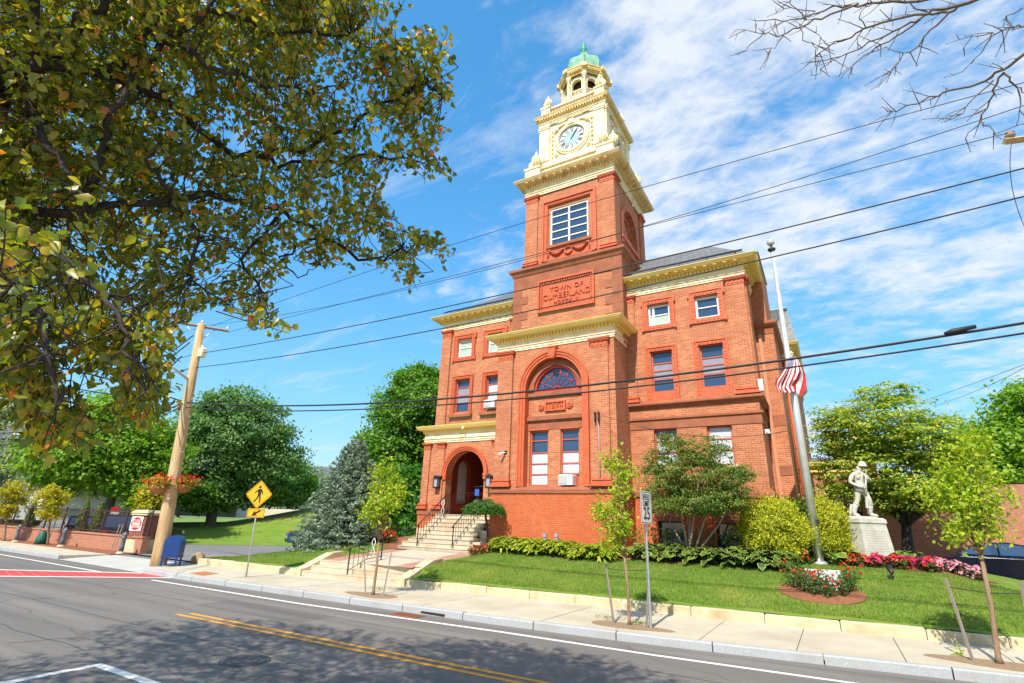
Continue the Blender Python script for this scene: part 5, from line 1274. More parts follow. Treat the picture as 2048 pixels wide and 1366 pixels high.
# --- golden cypresses beside the wing
def cypress(label, cx, cy, rx, ry, Y, extra=()):
    q, r = el(cx, cy, rx, ry, Y); zb = lawn_z(q[0], Y); t = thing('golden_cypress', label, 'shrub', (q[0], Y, zb), 'golden cypresses beside the right wing')
    n = 15000; d = unit(RNG.normal(size=(n, 3))); rr = RNG.uniform(.80, 1.02, n)[:, None]
    lump = 1 + .15 * np.sin(d[:, :1] * 6 + cx) * np.cos(d[:, 2:] * 5) + .05 * np.abs(RNG.normal(size=(n, 1))) ** 2 + .07 * np.sin(d[:, 1:2] * 15 + d[:, 2:] * 11)
    P = q + d * np.array(r) * rr * lump
    m_ = P[:, 2] > zb + .12; P, d = P[m_], d[m_]
    leaves('foliage', P, RNG.normal(size=P.shape) * .8 + d * .5, LM['cypress'], t, .125, .032, 's', along=d + np.array([0, 0, .35]) + RNG.normal(size=P.shape) * .45)
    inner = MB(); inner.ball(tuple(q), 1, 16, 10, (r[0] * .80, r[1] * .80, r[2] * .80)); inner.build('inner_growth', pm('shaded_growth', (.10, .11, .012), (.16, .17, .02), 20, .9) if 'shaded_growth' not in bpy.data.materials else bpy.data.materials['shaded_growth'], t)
    mb = MB()
    for k in range(5): mb.tube([(q[0] + .05 * k - .1, Y, zb - .05), (q[0] + .25 * (k - 2), Y + .1 * (k % 2), zb + .6)], [.05, .03], 6)
    mb.build('stem', MT['darkbark'], t); return t
cypress('left golden cypress mound against the corner of the right wing', 1548, 1062, 60, 60, 20.9)
cypress('right golden cypress mound behind the flagpole', 1646, 1062, 45, 62, 22.2)
q, r = el(1590, 1040, 40, 40, 22.0); t = thing('juniper', 'dark green juniper between the two golden cypresses', 'shrub', (q[0], 22.0, 1.4))
crown('foliage', [(q, r)], 160, 34, .12, LM['juniper'], t, .14, .05, lo=.7)

# --- young street trees with their stakes
def sapling(label, base, fork, ells, n, k, sig, lean_r=.035, L=.10, W=.06, stems=()):
    t = thing('sapling', label, 'young tree', tuple(base), 'staked saplings along the sidewalk')
    _, c = crown('crown', ells, n, k, sig, LM['lime'], t, L, W, kind='p', flat=1.0, lo=.15, up=.5, jit=.8, droop=.25)
    mb = MB(); b = Vector(base); f = Vector(fork); mb.tube([b, b + Vector((0, 0, .12)), b.lerp(f, .5) + Vector((.02, .01, 0)), f], [lean_r * 1.7, lean_r * 1.15, lean_r, lean_r * .85], 8)
    for i in RNG.choice(len(c), min(26, len(c)), replace=False):
        e = Vector(c[i]); m_ = f.lerp(e, .45) + Vector((0, 0, (e.z - f.z) * .12)); mb.tube([f, f.lerp(m_, .6), m_, e], [lean_r * .45, lean_r * .35, lean_r * .24, .004], 5)
    mb.build('trunk', MT['sapbark'], t); return t
def stake(base, top, label):
    t = MB(); b, e = Vector(base), Vector(top); ax = (e - b).normalized(); t.tube([b, e], [.028, .026], 4, smooth=False)
    return tag(t.build('tree_stake', MT['stake']), label, 'stake', 'wooden stakes beside the saplings')
def strap(pts, label):
    t = MB(); t.tube(pts, .008, 5); return tag(t.build('tree_tie', MT['cable']), label, 'tie', 'ties between saplings and stakes')
def vline(px, py, B):                                            # point above ground point B in the vertical plane facing the viewer
    d = ray(px, py); k = np.linalg.norm(np.array(B[:2])) / np.linalg.norm(d[:2]); return CP + d * k
Bs = gz(746, 1190, SW); fk = vline(757, 1085, Bs)
def eb(cx, cy, rx, ry, B): q = vline(cx, cy, B); dep = float((q - CP) @ CF); return (q, (rx * dep / FPX, rx * dep / FPX, ry * dep / FPX))
sapling('yellow green sapling in the pavement before the street steps', Bs, fk, [eb(770, 1000, 38, 45, Bs), eb(768, 945, 20, 32, Bs), eb(750, 1040, 22, 22, Bs), eb(792, 975, 22, 30, Bs), eb(742, 1020, 22, 18, Bs)], 120, 15, .13)
for (a, e, lb) in (((731, 1187), (729, 1113), 'grey stake left of the sapling at the street steps'), ((766, 1192), (783, 1106), 'grey stake right of the sapling at the street steps')):
    g = gz(*a, SW); stake(g, vline(*e, g), lb)
Bs = gz(1259, 1250, SW); fk = vline(1249, 1112, Bs)
sapling('tall sparse sapling left of the speed limit sign', Bs, fk, [eb(1238, 1000, 28, 60, Bs), eb(1225, 925, 24, 26, Bs), eb(1252, 955, 26, 36, Bs), eb(1205, 1020, 22, 22, Bs), eb(1248, 1062, 24, 36, Bs), eb(1230, 1070, 30, 34, Bs), eb(1240, 910, 15, 16, Bs)], 150, 14, .10, .032, .085, .05)
for (a, e, lb) in (((1228, 1247), (1211, 1126), 'grey stake left of the sapling by the speed limit sign'), ((1293, 1255), (1298, 1150), 'grey stake close beside the speed limit sign post')):
    g = gz(*a, SW); stake(g, vline(*e, g), lb)
g1, g2 = gz(1228, 1247, SW), gz(1293, 1255, SW); strap([vline(1214, 1137, g1), vline(1249, 1141, Bs), vline(1297, 1140, g2)], 'dark tie from the stakes to the sapling by the speed limit sign')
Bs = gz(2000, 1328, SW); fk = vline(1962, 1110, Bs)
sapling('large bright sapling at the right end of the sidewalk', Bs, fk, [eb(1925, 985, 60, 60, Bs), eb(1940, 900, 38, 36, Bs), eb(1960, 1010, 55, 50, Bs), eb(1880, 985, 34, 30, Bs), eb(1935, 1060, 60, 26, Bs), eb(1985, 950, 24, 34, Bs), eb(1905, 930, 30, 30, Bs)], 190, 16, .11, .04, .085, .055)
for (a, e, lb) in (((1946, 1322), (1891, 1156), 'leaning grey stake left of the right hand sapling'), ((2078, 1342), (2042, 1165), 'grey stake at the right edge of the picture')):
    g = gz(*a, SW); stake(g, vline(*e, g), lb)
g1, g2 = gz(1946, 1322, SW), gz(2078, 1342, SW); strap([vline(1897, 1174, g1), vline(1975, 1186, Bs), vline(2046, 1187, g2)], 'dark tie from the stakes to the right hand sapling')
for (px, py, rx, ry) in ((746, 1190, .95, .42), (1258, 1252, .95, .36), (2010, 1330, 1.1, .42)):
    q = gz(px, py, SW); mb = MB(); n = 22; pts = []
    for i in range(n): a = 2 * math.pi * i / n; k = 1 + .1 * math.sin(3 * a + px); pts.append((q[0] + rx * k * math.cos(a), q[1] - .05 + ry * k * math.sin(a)))
    mb.slab(pts, SW - .02, SW + .008); struct(mb, 'planting_soil', MT['soil'])
# weeds
def weed(px, py, z, n, h, label):
    q = gz(px, py, z); P = q + RNG.normal(size=(n, 3)) * [.16, .07, 0] + np.array([0, 0, h * .4]); d = RNG.normal(size=(n, 3)) * [.5, .4, .2] + [0, 0, 1]
    o = leaves('weed', P, RNG.normal(size=(n, 3)), LM['weed'], None, h, .012, 's', along=d); tag(o, label, 'weed')
weed(1267, 1276, 0, 130, .26, 'dry weeds growing at the kerb below the tall sapling')
weed(1215, 1240, SW, 60, .16, 'weed tuft at the foot of the left stake by the speed limit sign')
weed(1280, 1250, SW, 90, .12, 'low weeds between the tall sapling and the sign post')
weed(752, 1180, SW, 40, .14, 'weed tuft at the foot of the sapling by the street steps')
q = gz(1918, 1312, SW); o = leaves('leafy_weed', q + np.abs(RNG.normal(size=(36, 3))) * [.06, .05, .10] * np.sign(RNG.normal(size=(36, 3)) * [1, 1, 0] + [0, 0, 1]), RNG.normal(size=(36, 3)) + [0, 0, 1], LM['lime'], None, .07, .03, 'p'); tag(o, 'green leafy weed beside the leaning stake', 'weed')

# --- little trees and columns along the fence on the left
for lb, cx, cy, rx, ry, by, D in (('rounded golden young tree at the left edge by the iron fence', 18, 995, 30, 32, 1082, 47.5), ('golden young tree with a green water bag by the iron fence', 105, 998, 25, 32, 1090, 42.2)):
    e = pxell(cx, cy, rx, ry, D); e2 = pxell(cx - 4, cy + ry * .8, rx * .6, ry * .5, D); b = gz(cx - 10, by, .18); t = thing('golden_tree', lb, 'young tree', (b[0], b[1], .18), 'golden young trees by the iron fence')
    _, c = crown('crown', [e, e2], 70, 56, .17, LM['gold'], t, .13, .09, lo=.3)
    limbs((b[0], b[1], .15), (e[0][0], e[0][1], e[0][2]), [tuple(c[i]) for i in range(8)], .06, MT['sapbark'], t)
# ---------------------------------------------------------------- steps, walls, rails
def nrmxy(a, b): t = (Vector(b) - Vector(a)).normalized(); return t, Vector((-t.y, t.x))
def rwall(x0, x1, label, step=1.55):
    mb = MB(); x = x0
    while x < x1 - .05:
        e = min(x + step * random.uniform(.85, 1.15), x1); g = .008; j = random.uniform(-.012, .012); h = .395 + random.uniform(-.012, .012)
        if x1 - e < .4: e = x1
        a, b = x + g, e - g
        V = [(a, wallY(a) + j), (b, wallY(b) + j), (b, wallY(b) + .38), (a, wallY(a) + .38)]
        c = .025
        mb.add([(p[0], p[1], SW - .1) for p in V] + [(V[0][0], V[0][1], h - c), (V[1][0], V[1][1], h - c), (V[2][0], V[2][1], h - c), (V[3][0], V[3][1], h - c), (V[0][0] + c, V[0][1] + c, h), (V[1][0] - c, V[1][1] + c, h), (V[2][0] - c, V[2][1] - c, h), (V[3][0] + c, V[3][1] - c, h)],
               [(0, 1, 5, 4), (1, 2, 6, 5), (2, 3, 7, 6), (3, 0, 4, 7), (4, 5, 9, 8), (5, 6, 10, 9), (6, 7, 11, 10), (7, 4, 8, 11), (8, 9, 10, 11)])
        x = e
    return tag(mb.build('retaining_wall', MT['granite']), label, 'wall', 'low granite walls along the sidewalk')
rwall(-24.2, WXL - .45, 'low granite block wall left of the street steps')
rwall(WXR + .45, 14, 'long low granite block wall right of the street steps')
mb = MB(); mb.ball((-24.3, 14.25, .32), .32, 9, 6, (1.1, .8, 1)); tag(mb.build('boulder', pm('tan_stone', (.24, .15, .075), (.36, .25, .14), 4, .9, .5, 20)), 'rounded boulder at the driveway corner of the low wall', 'stone')
t = thing('street_steps', 'three broad granite steps from the sidewalk up to the walk', 'steps', (-15.2, 14.4, SW))
yb = lambda x: 14.2 + (x + 17.2) * .085
for k in range(3):
    mb = MB(); y0 = .02 + k * .38; z0 = SW - .05 + k * .178; z1 = SW + (k + 1) * .178
    mb.slab([(WXL, yb(WXL) + y0), (WXR, yb(WXR) + y0), (WXR, yb(WXR) + y0 + .5), (WXL, yb(WXL) + y0 + .5)], z0, z1 - .03)
    mb.slab([(WXL, yb(WXL) + y0 - .012), (WXR, yb(WXR) + y0 - .012), (WXR, yb(WXR) + y0 + .5), (WXL, yb(WXL) + y0 + .5)], z1 - .03, z1)
    mb.build('step', MT['step'], t)
for x, s in ((WXL, -1), (WXR, 1)):
    mb = MB(); a, b = sorted((x + s * .003, x + s * .42)); y0 = yb(x) - .06
    mb.M = lambda u, d, z: (d, u, z)
    mb.prism([(y0, SW - .05), (y0 + 2.0, SW - .05), (y0 + 2.0, .98), (y0 + 1.45, .93), (y0 + .22, .44), (y0, .41)], a, b)
    mb.build('cheek_wall', MT['granite'], t)
def rail(name, label, pts, hgt, loc, scroll=None, group='iron handrails', knob=True):
    """pts: foot points (x,y,z) up the flight; balusters between a bottom bar and a moulded top rail"""
    t = thing(name, label, 'railing', loc, group); P = [Vector(p) for p in pts]
    U = Vector((0, 0, hgt)); mb = MB(); mb.tube([p + U for p in P], .026, 6); mb.tube([P[-1] + U, P[-1] + U], .03, 6)
    mb.tube([P[0] + U + (P[0] - P[1]).normalized() * .12 + Vector((0, 0, -.03)), P[0] + U], .026, 6); mb.build('top_rail', MT['dark'], t)
    mb = MB(); mb.tube([p + Vector((0, 0, .14)) for p in P], .014, 5); mb.build('bottom_rail', MT['dark'], t)
    for p in (P[0], P[-1]):
        mb = MB(); mb.box(p.x - .018, p.x + .018, p.y - .018, p.y + .018, p.z - .05, p.z + hgt); mb.build('post', MT['dark'], t)
    L = sum((b - a).length for a, b in zip(P, P[1:])); n = max(3, int(L / .22))
    for i in range(1, n):
        q = L * i / n; a0 = P[0]
        for a, b in zip(P, P[1:]):
            l = (b - a).length
            if q <= l + 1e-6: a0 = a.lerp(b, q / l); break
            q -= l
        mb = MB()
        if scroll is not None and i == scroll:
            for sg in (-1, 1):
                mb.tube([a0 + Vector((sg * .08 * math.sin(math.pi * k / 12 * (2 if k else 2)) if False else sg * .085 * abs(math.sin(math.pi * 2 * k / 14)), 0, .16 + (hgt - .2) * k / 14)) for k in range(15)], .014, 5)
            mb.ball(a0 + Vector((0, 0, .15 + (hgt - .2) / 2)), .03, 6, 4); mb.build('scroll_panel', MT['white'], t)
        else:
            mb.tube([a0 + Vector((0, 0, .14)), a0 + Vector((0, 0, hgt))], .010, 5); mb.build('baluster', MT['dark'], t)
    return t
rail('handrail', 'black iron handrail in the middle of the street steps', [(-15.28, yb(-15.28) + .12, SW + .17), (-15.28, yb(-15.28) + 1.0, .70), (-15.28, yb(-15.28) + 1.75, .77)], .9, (-15.28, 14.4, SW), 5)
# porch steps
NP = 9; z0 = walk_z(19.1); rise = (LZ - z0) / NP; SX0, SX1 = -16.75, -13.55
t = thing('porch_steps', 'flight of pale granite steps climbing to the porch arch', 'steps', (-15.2, 19.0, z0))
for k in range(NP):
    y0 = 19.05 + k * .255; w = .38 if k < 2 else 0
    mb = MB(); mb.box(SX0 - w, SX1 + w, y0, QY + .1 if k > 5 else y0 + .9, z0 - .1 + k * rise, z0 + (k + 1) * rise - .03); mb.box(SX0 - w - .004, SX1 + w + .004, y0 - .03, QY + .1 if k > 5 else y0 + .9, z0 + (k + 1) * rise - .03, z0 + (k + 1) * rise); mb.build('step', MT['step'], t)
for x in (SX0 - .42, SX1 + .02):
    mb = MB(); mb.box(x, x + .40, 20.3, QY - .08, z0 - .2, z0 + 5.2 * rise); mb.box(x, x + .4, 19.75, 20.3, z0 - .2, z0 + 2.6 * rise); mb.build('cheek_block', MT['step'], t)
for x, lb in ((-16.15, 'left black iron handrail of the porch steps'), (-14.2, 'right black iron handrail of the porch steps')):
    rail('handrail', lb, [(x, 19.2, z0 + rise), (x, 21.1, LZ - .02), (x, 21.5, LZ)], .92, (x, 19.2, z0), 9)
rail('handrail', 'inner black iron handrail inside the porch arch', [(-14.35, 21.9, LZ), (-14.35, 23.2, LZ + .45)], .95, (-14.35, 21.9, LZ), 2)
for x in (-9.62, -9.0):
    q = gy(1090 if x < -9.3 else 1113, 1075, 19.95); mb = MB(); mb.box(q[0] - .05, q[0] + .05, 19.93, 19.99, 1.2, q[2] + .05); mb.box(q[0] - .07, q[0] + .07, 19.9, 20.0, q[2] + .02, q[2] + .14)
    tag(mb.build('ground_spike_lamp', MT['greyblind']), 'short post standing in the hostas, %s of the pair' % ('left' if x < -9.3 else 'right'), 'post', 'posts in the hosta bed')
# brown litter bin / bollard by the spruce
q = gz(777, 1083, 1.05); t = thing('marker_post', 'slim rust brown post on a stone block beside the spruce', 'post', tuple(q))
mb = MB(); mb.box(q[0] - .2, q[0] + .2, q[1] - .15, q[1] + .15, 1.0, 1.42); mb.build('block', MT['step'], t); mb = MB(); mb.tube([(q[0], q[1], 1.4), (q[0], q[1], 2.3)], .05, 6); mb.build('post', pm('rust_paint', (.2, .07, .04), rough=.8), t)

# ---------------------------------------------------------------- flagpole, flag, soldier, plaque
fx, fy, fz = -.585, 21.4, 1.38
t = thing('flagpole', 'tall tapered aluminium flagpole with a ball on top', 'flagpole', (fx, fy, fz))
FT = 13.55
mb = MB(); mb.tube([(fx, fy, fz - .1), (fx, fy, fz + 5), (fx, fy, FT - .3)], [.152, .125, .052], 16); mb.build('pole', MT['alu'], t)
mb = MB(); mb.lathe([(.10, FT - .32), (.15, FT - .28), (.15, FT - .22), (.06, FT - .18), (.03, FT - .06)], fx, fy, 14); mb.build('truck', MT['dark'], t)
mb = MB(); mb.ball((fx, fy, FT + .08), .15, 14, 10); mb.build('ball', MT['alu'], t)
mb = MB(); mb.tube([(fx + .05, fy - .08, FT - .3), (fx + .09, fy - .14, 6), (fx + .12, fy - .15, 2.6)], .004, 4); mb.build('halyard', MT['white'], t)
mb = MB(); mb.box(fx + .1, fx + .17, fy - .2, fy - .1, 2.55, 2.75); mb.build('cleat', MT['dark'], t)
mb = MB(); mb.lathe([(.26, fz - .05), (.26, fz + .03), (.17, fz + .08)], fx, fy, 18); mb.build('flash_collar', MT['alu'], t)
# the flag hangs in folds at half staff
RED = pm('flag_red', (.60, .02, .03), rough=.75); WHT = pm('flag_white', (.80, .78, .76), rough=.75); BLU = pm('flag_blue', (.04, .05, .22), rough=.75)
ft = gy(1581, 712, fy - .2); t = thing('flag', 'stars and stripes hanging in folds at half staff on the aluminium pole', 'flag', tuple(ft))
# cloth grid: hoist runs down the pole, the fly drapes out and falls; u along the fly, v down the hoist
G = {}
HW = ft[2] - gy(1590, 790, fy - .2)[2]
NU, NV = 36, 26
FK = [(0, ((1216, 868), (1200, 935), (1165, 985), (1135, 1020), (1127, 1055), (1150, 1108))), (.3, ((1236, 866), (1224, 940), (1195, 1000), (1170, 1050), (1163, 1085), (1178, 1106))),
      (.56, ((1258, 866), (1256, 930), (1240, 985), (1216, 1040), (1206, 1075), (1226, 1112))), (.8, ((1270, 868), (1290, 925), (1298, 965), (1278, 1015), (1250, 1050), (1266, 1098))), (1, ((1280, 872), (1308, 930), (1334, 985), (1342, 1035), (1338, 1085), (1302, 1140)))]
def cloth(u, v):
    # u 0..1 down the hanging fly, v 0..1 across the stripes: five folds drawn from the way the cloth hangs
    k = next(i for i in range(4) if v <= FK[i + 1][0] + 1e-6); (va, A), (vb, B_) = FK[k], FK[k + 1]; s = (v - va) / (vb - va)
    q = min(4.999, u * 5); n = int(q); f = q - n
    def at(P): return (P[n][0] + (P[n + 1][0] - P[n][0]) * f, P[n][1] + (P[n + 1][1] - P[n][1]) * f)
    a, b = at(A), at(B_); zx, zy = a[0] + (b[0] - a[0]) * s, a[1] + (b[1] - a[1]) * s
    y = fy - .30 - (.15 * math.sin(v * 10 + u * 2.4) + .07 * math.sin(v * 21 - u * 5)) * min(1, u * 2.5) - .12 * math.sin(v * 3.1) * u
    p = gy(1220 + zx * .2928, 460 + zy * .2928, y); return (p[0], p[1], p[2])
rows = 13
for kind, mat in (('red_stripe', RED), ('white_stripe', WHT)):
    mb = MB()
    for i in range(rows):
        if (i % 2 == 0) != (kind == 'red_stripe'): continue
        v0, v1 = i / rows, (i + 1) / rows; u0 = .24 if i < 7 else 0
        vs = []; n = 30
        for k in range(n + 1):
            u = u0 + (1 - u0) * k / n; vs += [cloth(u, v0), cloth(u, (v0 + v1) / 2), cloth(u, v1)]
        mb.add(vs, [f for k in range(n) for f in ((k * 3, k * 3 + 1, k * 3 + 4, k * 3 + 3), (k * 3 + 1, k * 3 + 2, k * 3 + 5, k * 3 + 4))], True)
    mb.build(kind, mat, t)
mb = MB(); n, m = 14, 12; vs = [cloth(.24 * i / n, 7 / 13 * j / m) for j in range(m + 1) for i in range(n + 1)]
mb.add(vs, [(j * (n + 1) + i, j * (n + 1) + i + 1, (j + 1) * (n + 1) + i + 1, (j + 1) * (n + 1) + i) for j in range(m) for i in range(n)], True); cn = mb.build('canton', BLU, t)
mb = MB()
for j in range(9):
    for i in range(6 if j % 2 == 0 else 5):
        u = .24 * ((i + (.5 if j % 2 == 0 else 1)) / 6); v = 7 / 13 * (j + .6) / 9.3; c = Vector(cloth(u, v)) + Vector((0, -.012, 0)); r = .022
        pts = [(c.x + (r if k % 2 == 0 else r * .42) * math.sin(math.pi * k / 5), c.y, c.z + (r if k % 2 == 0 else r * .42) * math.cos(math.pi * k / 5)) for k in range(10)]; mb.poly(pts)
link_child(mb, 'star', WHT, cn)

# granite plaque in the rose bed
q0, q1, q2 = gz(1618, 1160, .95), gz(1688, 1172, .95), None
px, py_ = (q0[0] + q1[0]) / 2, (q0[1] + q1[1]) / 2
py_ = 17.6; c_ = gy(1650, 1168, py_); pz = lawn_z(c_[0], py_)
t = thing('memorial_stone', 'low sloping granite memorial stone at the foot of the flagpole', 'memorial', (c_[0], py_, pz))
hw = .46
mb = MB(lambda u, d, z: (c_[0] + u * .97 - d * .1, py_ + d + u * .1, z)); mb.add([(-hw, -.18, pz - .1), (hw, -.18, pz - .1), (hw, .3, pz - .1), (-hw, .3, pz - .1), (-hw, -.14, pz + .12), (hw, -.14, pz + .12), (hw, .26, pz + .50), (-hw, .26, pz + .50), (hw, .32, pz + .5), (-hw, .32, pz + .5)],
       [(0, 1, 5, 4), (4, 5, 6, 7), (6, 8, 9, 7), (1, 2, 8, 6, 5), (0, 4, 7, 9, 3), (2, 3, 9, 8)]); mb.build('block', MT['gran_stat'], t)
mb = MB(lambda u, d, z: (c_[0] + u * .97 - d * .1, py_ + d + u * .1, z)); mb.add([(-.37, -.092, pz + .172), (.37, -.092, pz + .172), (.37, .205, pz + .455), (-.37, .205, pz + .455)], [(0, 1, 2, 3)]); mb.build('tablet', MT['kerb'], t)

# soldier on pedestal
sx, sy = .95, 23.0; q = gy(1745, 1036, sy); pt = float(q[2]); s_z = 1.45; sx = float(q[0]) - .40
t = thing('statue_pedestal', 'tapered white granite pedestal carrying the stone soldier', 'pedestal', (sx, sy, s_z), 'soldier memorial')
ca = math.atan2(sx, sy)
def RM(x0, y0, ang): c, s = math.cos(ang), math.sin(ang); return lambda u, d, z: (x0 + u * c - d * s, y0 + u * s + d * c, z)
PM_ = RM(sx, sy, rad(43))
def frus(mb, a, b, z0, z1, c=.0): mb.add([(-a, -a, z0), (a, -a, z0), (a, a, z0), (-a, a, z0), (-b, -b, z1), (b, -b, z1), (b, b, z1), (-b, b, z1)], [(0, 3, 2, 1), (4, 5, 6, 7), (0, 1, 5, 4), (1, 2, 6, 5), (2, 3, 7, 6), (3, 0, 4, 7)])
hp = pt - s_z
mb = MB(PM_); frus(mb, .64, .54, s_z - .1, s_z + hp * .80); mb.build('shaft', MT['gran_stat'], t)
mb = MB(PM_); frus(mb, .535, .54, s_z + hp * .80, s_z + hp * .88); frus(mb, .565, .555, s_z + hp * .88, s_z + hp * .97); frus(mb, .54, .50, s_z + hp * .97, pt); mb.build('cap', MT['gran_stat'], t)
mb = MB(PM_)
for f in range(2):
    mb.M = RM(sx, sy, rad(43) - (0 if f == 0 else math.pi / 2))
    for r_ in range(9 if f == 0 else 2):
        z = s_z + hp * (.70 - r_ * .055); k = .632 - .094 * (z - s_z) / (hp * .80); x = -.42
        while x < .40:
            w = random.uniform(.04, .12); mb.box(x, min(x + w, .42), -k - .004, -k + .05, z - .018, z + .018); x += w + .03
mb.build('carved_lettering', pm('incised_granite', (.40, .38, .325), rough=.9), t)


def skin(name, joints, edges, mat, parent=None, sub=2):
    """one continuous body grown round a skeleton of joints {key: (xyz, radius or (rx,ry))}"""
    keys = list(joints); idx = {k: i for i, k in enumerate(keys)}
    me = bpy.data.meshes.new(name); me.from_pydata([joints[k][0] for k in keys], [(idx[a], idx[b]) for a, b in edges], []); me.update()
    o = bpy.data.objects.new(name, me); COL.objects.link(o)
    o.modifiers.new('skin', 'SKIN'); o.modifiers['skin'].use_smooth_shade = True
    for i, k in enumerate(keys):
        r = joints[k][1]; o.data.skin_vertices[0].data[i].radius = (r, r) if not isinstance(r, tuple) else r
        o.data.skin_vertices[0].data[i].use_root = (i == 0)
    s = o.modifiers.new('sub', 'SUBSURF'); s.levels = sub; s.render_levels = sub
    bpy.context.view_layer.update()
    m2 = bpy.data.meshes.new_from_object(o.evaluated_get(bpy.context.evaluated_depsgraph_get())); bpy.data.objects.remove(o)
    m2.materials.clear(); m2.materials.append(mat); m2.name = name
    for p in m2.polygons: p.use_smooth = True
    return m2


# local axes of the figure: x to its left in the picture's right, y towards the viewer is -, z up, height 1.9
SH = float(gy(1728, 926, sy)[2]) - pt; K = SH / 1.88
SO = (sx + .20, sy - .05)
CB, SB_ = math.cos(rad(30)), math.sin(rad(30))
def bl(v): return (SO[0] + (v[0] * CB - v[1] * SB_) * K, SO[1] + (v[0] * SB_ + v[1] * CB) * K, pt + .02 + v[2] * K)
J = {'pelvis': ((0, 0, .98), (.150, .115)), 'waist': ((.0, 0, 1.12), (.135, .105)), 'chest': ((.0, -.01, 1.32), (.175, .13)), 'neckb': ((.02, 0, 1.50), (.10, .085)), 'neck': ((.04, -.01, 1.58), .058), 'head0': ((.06, -.02, 1.66), .082), 'head1': ((.065, -.02, 1.76), .088),
     'shR': ((-.20, 0, 1.44), .082), 'elR': ((-.32, .03, 1.17), .066), 'wrR': ((-.14, -.20, 1.02), .046), 'haR': ((-.05, -.24, 1.00), .045),
     'shL': ((.22, -.02, 1.44), .082), 'elL': ((.34, -.10, 1.23), .066), 'wrL': ((.18, -.25, 1.30), .046), 'haL': ((.10, -.27, 1.32), .045),
     'hipR': ((-.095, 0, .90), .115), 'knR': ((-.16, .05, .52), .082), 'caR': ((-.24, .12, .34), .076), 'anR': ((-.30, .16, .11), .056), 'toR': ((-.22, .02, .045), .05),
     'hipL': ((.10, -.02, .90), .115), 'knL': ((.19, -.10, .52), .088), 'caL': ((.18, -.05, .32), .080), 'anL': ((.16, -.02, .11), .060), 'toL': ((.27, -.18, .05), .052)}
E_ = [('pelvis', 'waist'), ('waist', 'chest'), ('chest', 'neckb'), ('neckb', 'neck'), ('neck', 'head0'), ('head0', 'head1'), ('neckb', 'shR'), ('shR', 'elR'), ('elR', 'wrR'), ('wrR', 'haR'), ('neckb', 'shL'), ('shL', 'elL'), ('elL', 'wrL'), ('wrL', 'haL'),
      ('pelvis', 'hipR'), ('hipR', 'knR'), ('knR', 'caR'), ('caR', 'anR'), ('anR', 'toR'), ('pelvis', 'hipL'), ('hipL', 'knL'), ('knL', 'caL'), ('caL', 'anL'), ('anL', 'toL')]
JJ = {k: (bl(v[0]), (tuple(q * K for q in v[1]) if isinstance(v[1], tuple) else v[1] * K)) for k, v in J.items()}
t = thing('soldier_statue', 'carved white stone soldier in a helmet holding a rifle', 'statue', (SO[0], SO[1], pt), 'soldier memorial')
link(skin('body', JJ, E_, MT['stat']), 'body', t)
hd = bl((.065, -.02, 1.72))
def at_(v): return Vector(bl(v))
mb = MB(); mb.lathe([(.155 * K, 1.735 * K), (.158 * K, 1.75 * K), (.128 * K, 1.79 * K), (.122 * K, 1.84 * K), (.10 * K, 1.885 * K), (.06 * K, 1.915 * K), (.005, 1.925 * K)], 0, 0, 16)
M3 = Matrix.Translation(at_((.06, -.02, 0)) - Vector((0, 0, 0))) @ Matrix.Rotation(rad(4), 4, 'Y'); mb.v = [tuple(M3 @ Vector(p)) for p in mb.v]; mb.build('helmet', MT['stat'], t)
mb = MB()   # face: brow, nose, mouth, chin, ears; it looks to the right
fd = Vector((.72, -.69, 0)); fs = Vector((.69, .72, 0))
fc = at_((.065, -.02, 1.69))
mb.ball(fc + fd * .088 * K + Vector((0, 0, -.005 * K)), .017 * K, 6, 5, (1, 1, 1.7)); mb.ball(fc + fd * .080 * K + Vector((0, 0, .035 * K)), .05 * K, 8, 5, (1, 1, .28))
mb.ball(fc + fd * .080 * K + Vector((0, 0, -.045 * K)), .028 * K, 7, 5, (1, 1, .35)); mb.ball(fc + fd * .066 * K + Vector((0, 0, -.075 * K)), .034 * K, 7, 5)
for s in (-1, 1): mb.ball(fc + fs * s * .088 * K, .024 * K, 6, 5, (.6, .6, 1.3)); mb.ball(fc + fd * .078 * K + fs * s * .034 * K + Vector((0, 0, .014 * K)), .013 * K, 6, 4)
mb.build('face', MT['stat'], t)
mb = MB(); mb.tube([at_((.0, -.22, .46)), at_((.0, -.24, .70))], [.052 * K, .034 * K], 6, smooth=False); mb.tube([at_((.0, -.24, .68)), at_((.03, -.27, 1.05)), at_((.10, -.29, 1.42))], [.034 * K, .036 * K, .028 * K], 7); mb.tube([at_((.10, -.29, 1.40)), at_((.135, -.30, 1.62))], .014 * K, 6)
mb.box(*[f for a in ((-.03, .03), (-.28, -.20), (.30, .48)) for f in a]) if False else None
mb.tube([at_((-.005, -.20, .30)), at_((.0, -.22, .48))], [.055 * K, .05 * K], 6, smooth=False)
mb.build('rifle', MT['stat'], t)
mb = MB()   # tunic skirt, belt, pouches, collar, gaiters
mb.tube([at_((0, 0, .86)), at_((0, 0, .98)), at_((0, 0, 1.06))], [.205 * K, .195 * K, .165 * K], 14); mb.tube([at_((0, 0, 1.05)), at_((0, 0, 1.10))], .172 * K, 14)
for x in (-.13, .0, .12): mb.ball(at_((x, -.165 + .04 * (x != 0), 1.05)), .055 * K, 8, 5, (1, .7, 1.1))
mb.tube([at_((.02, -.01, 1.49)), at_((.035, -.01, 1.56))], [.115 * K, .085 * K], 10)
mb.ball(at_((-.08, -.115, 1.34)), .055 * K, 8, 5, (1, .5, 1.1))
mb.build('tunic', MT['stat'], t)
mb = MB()
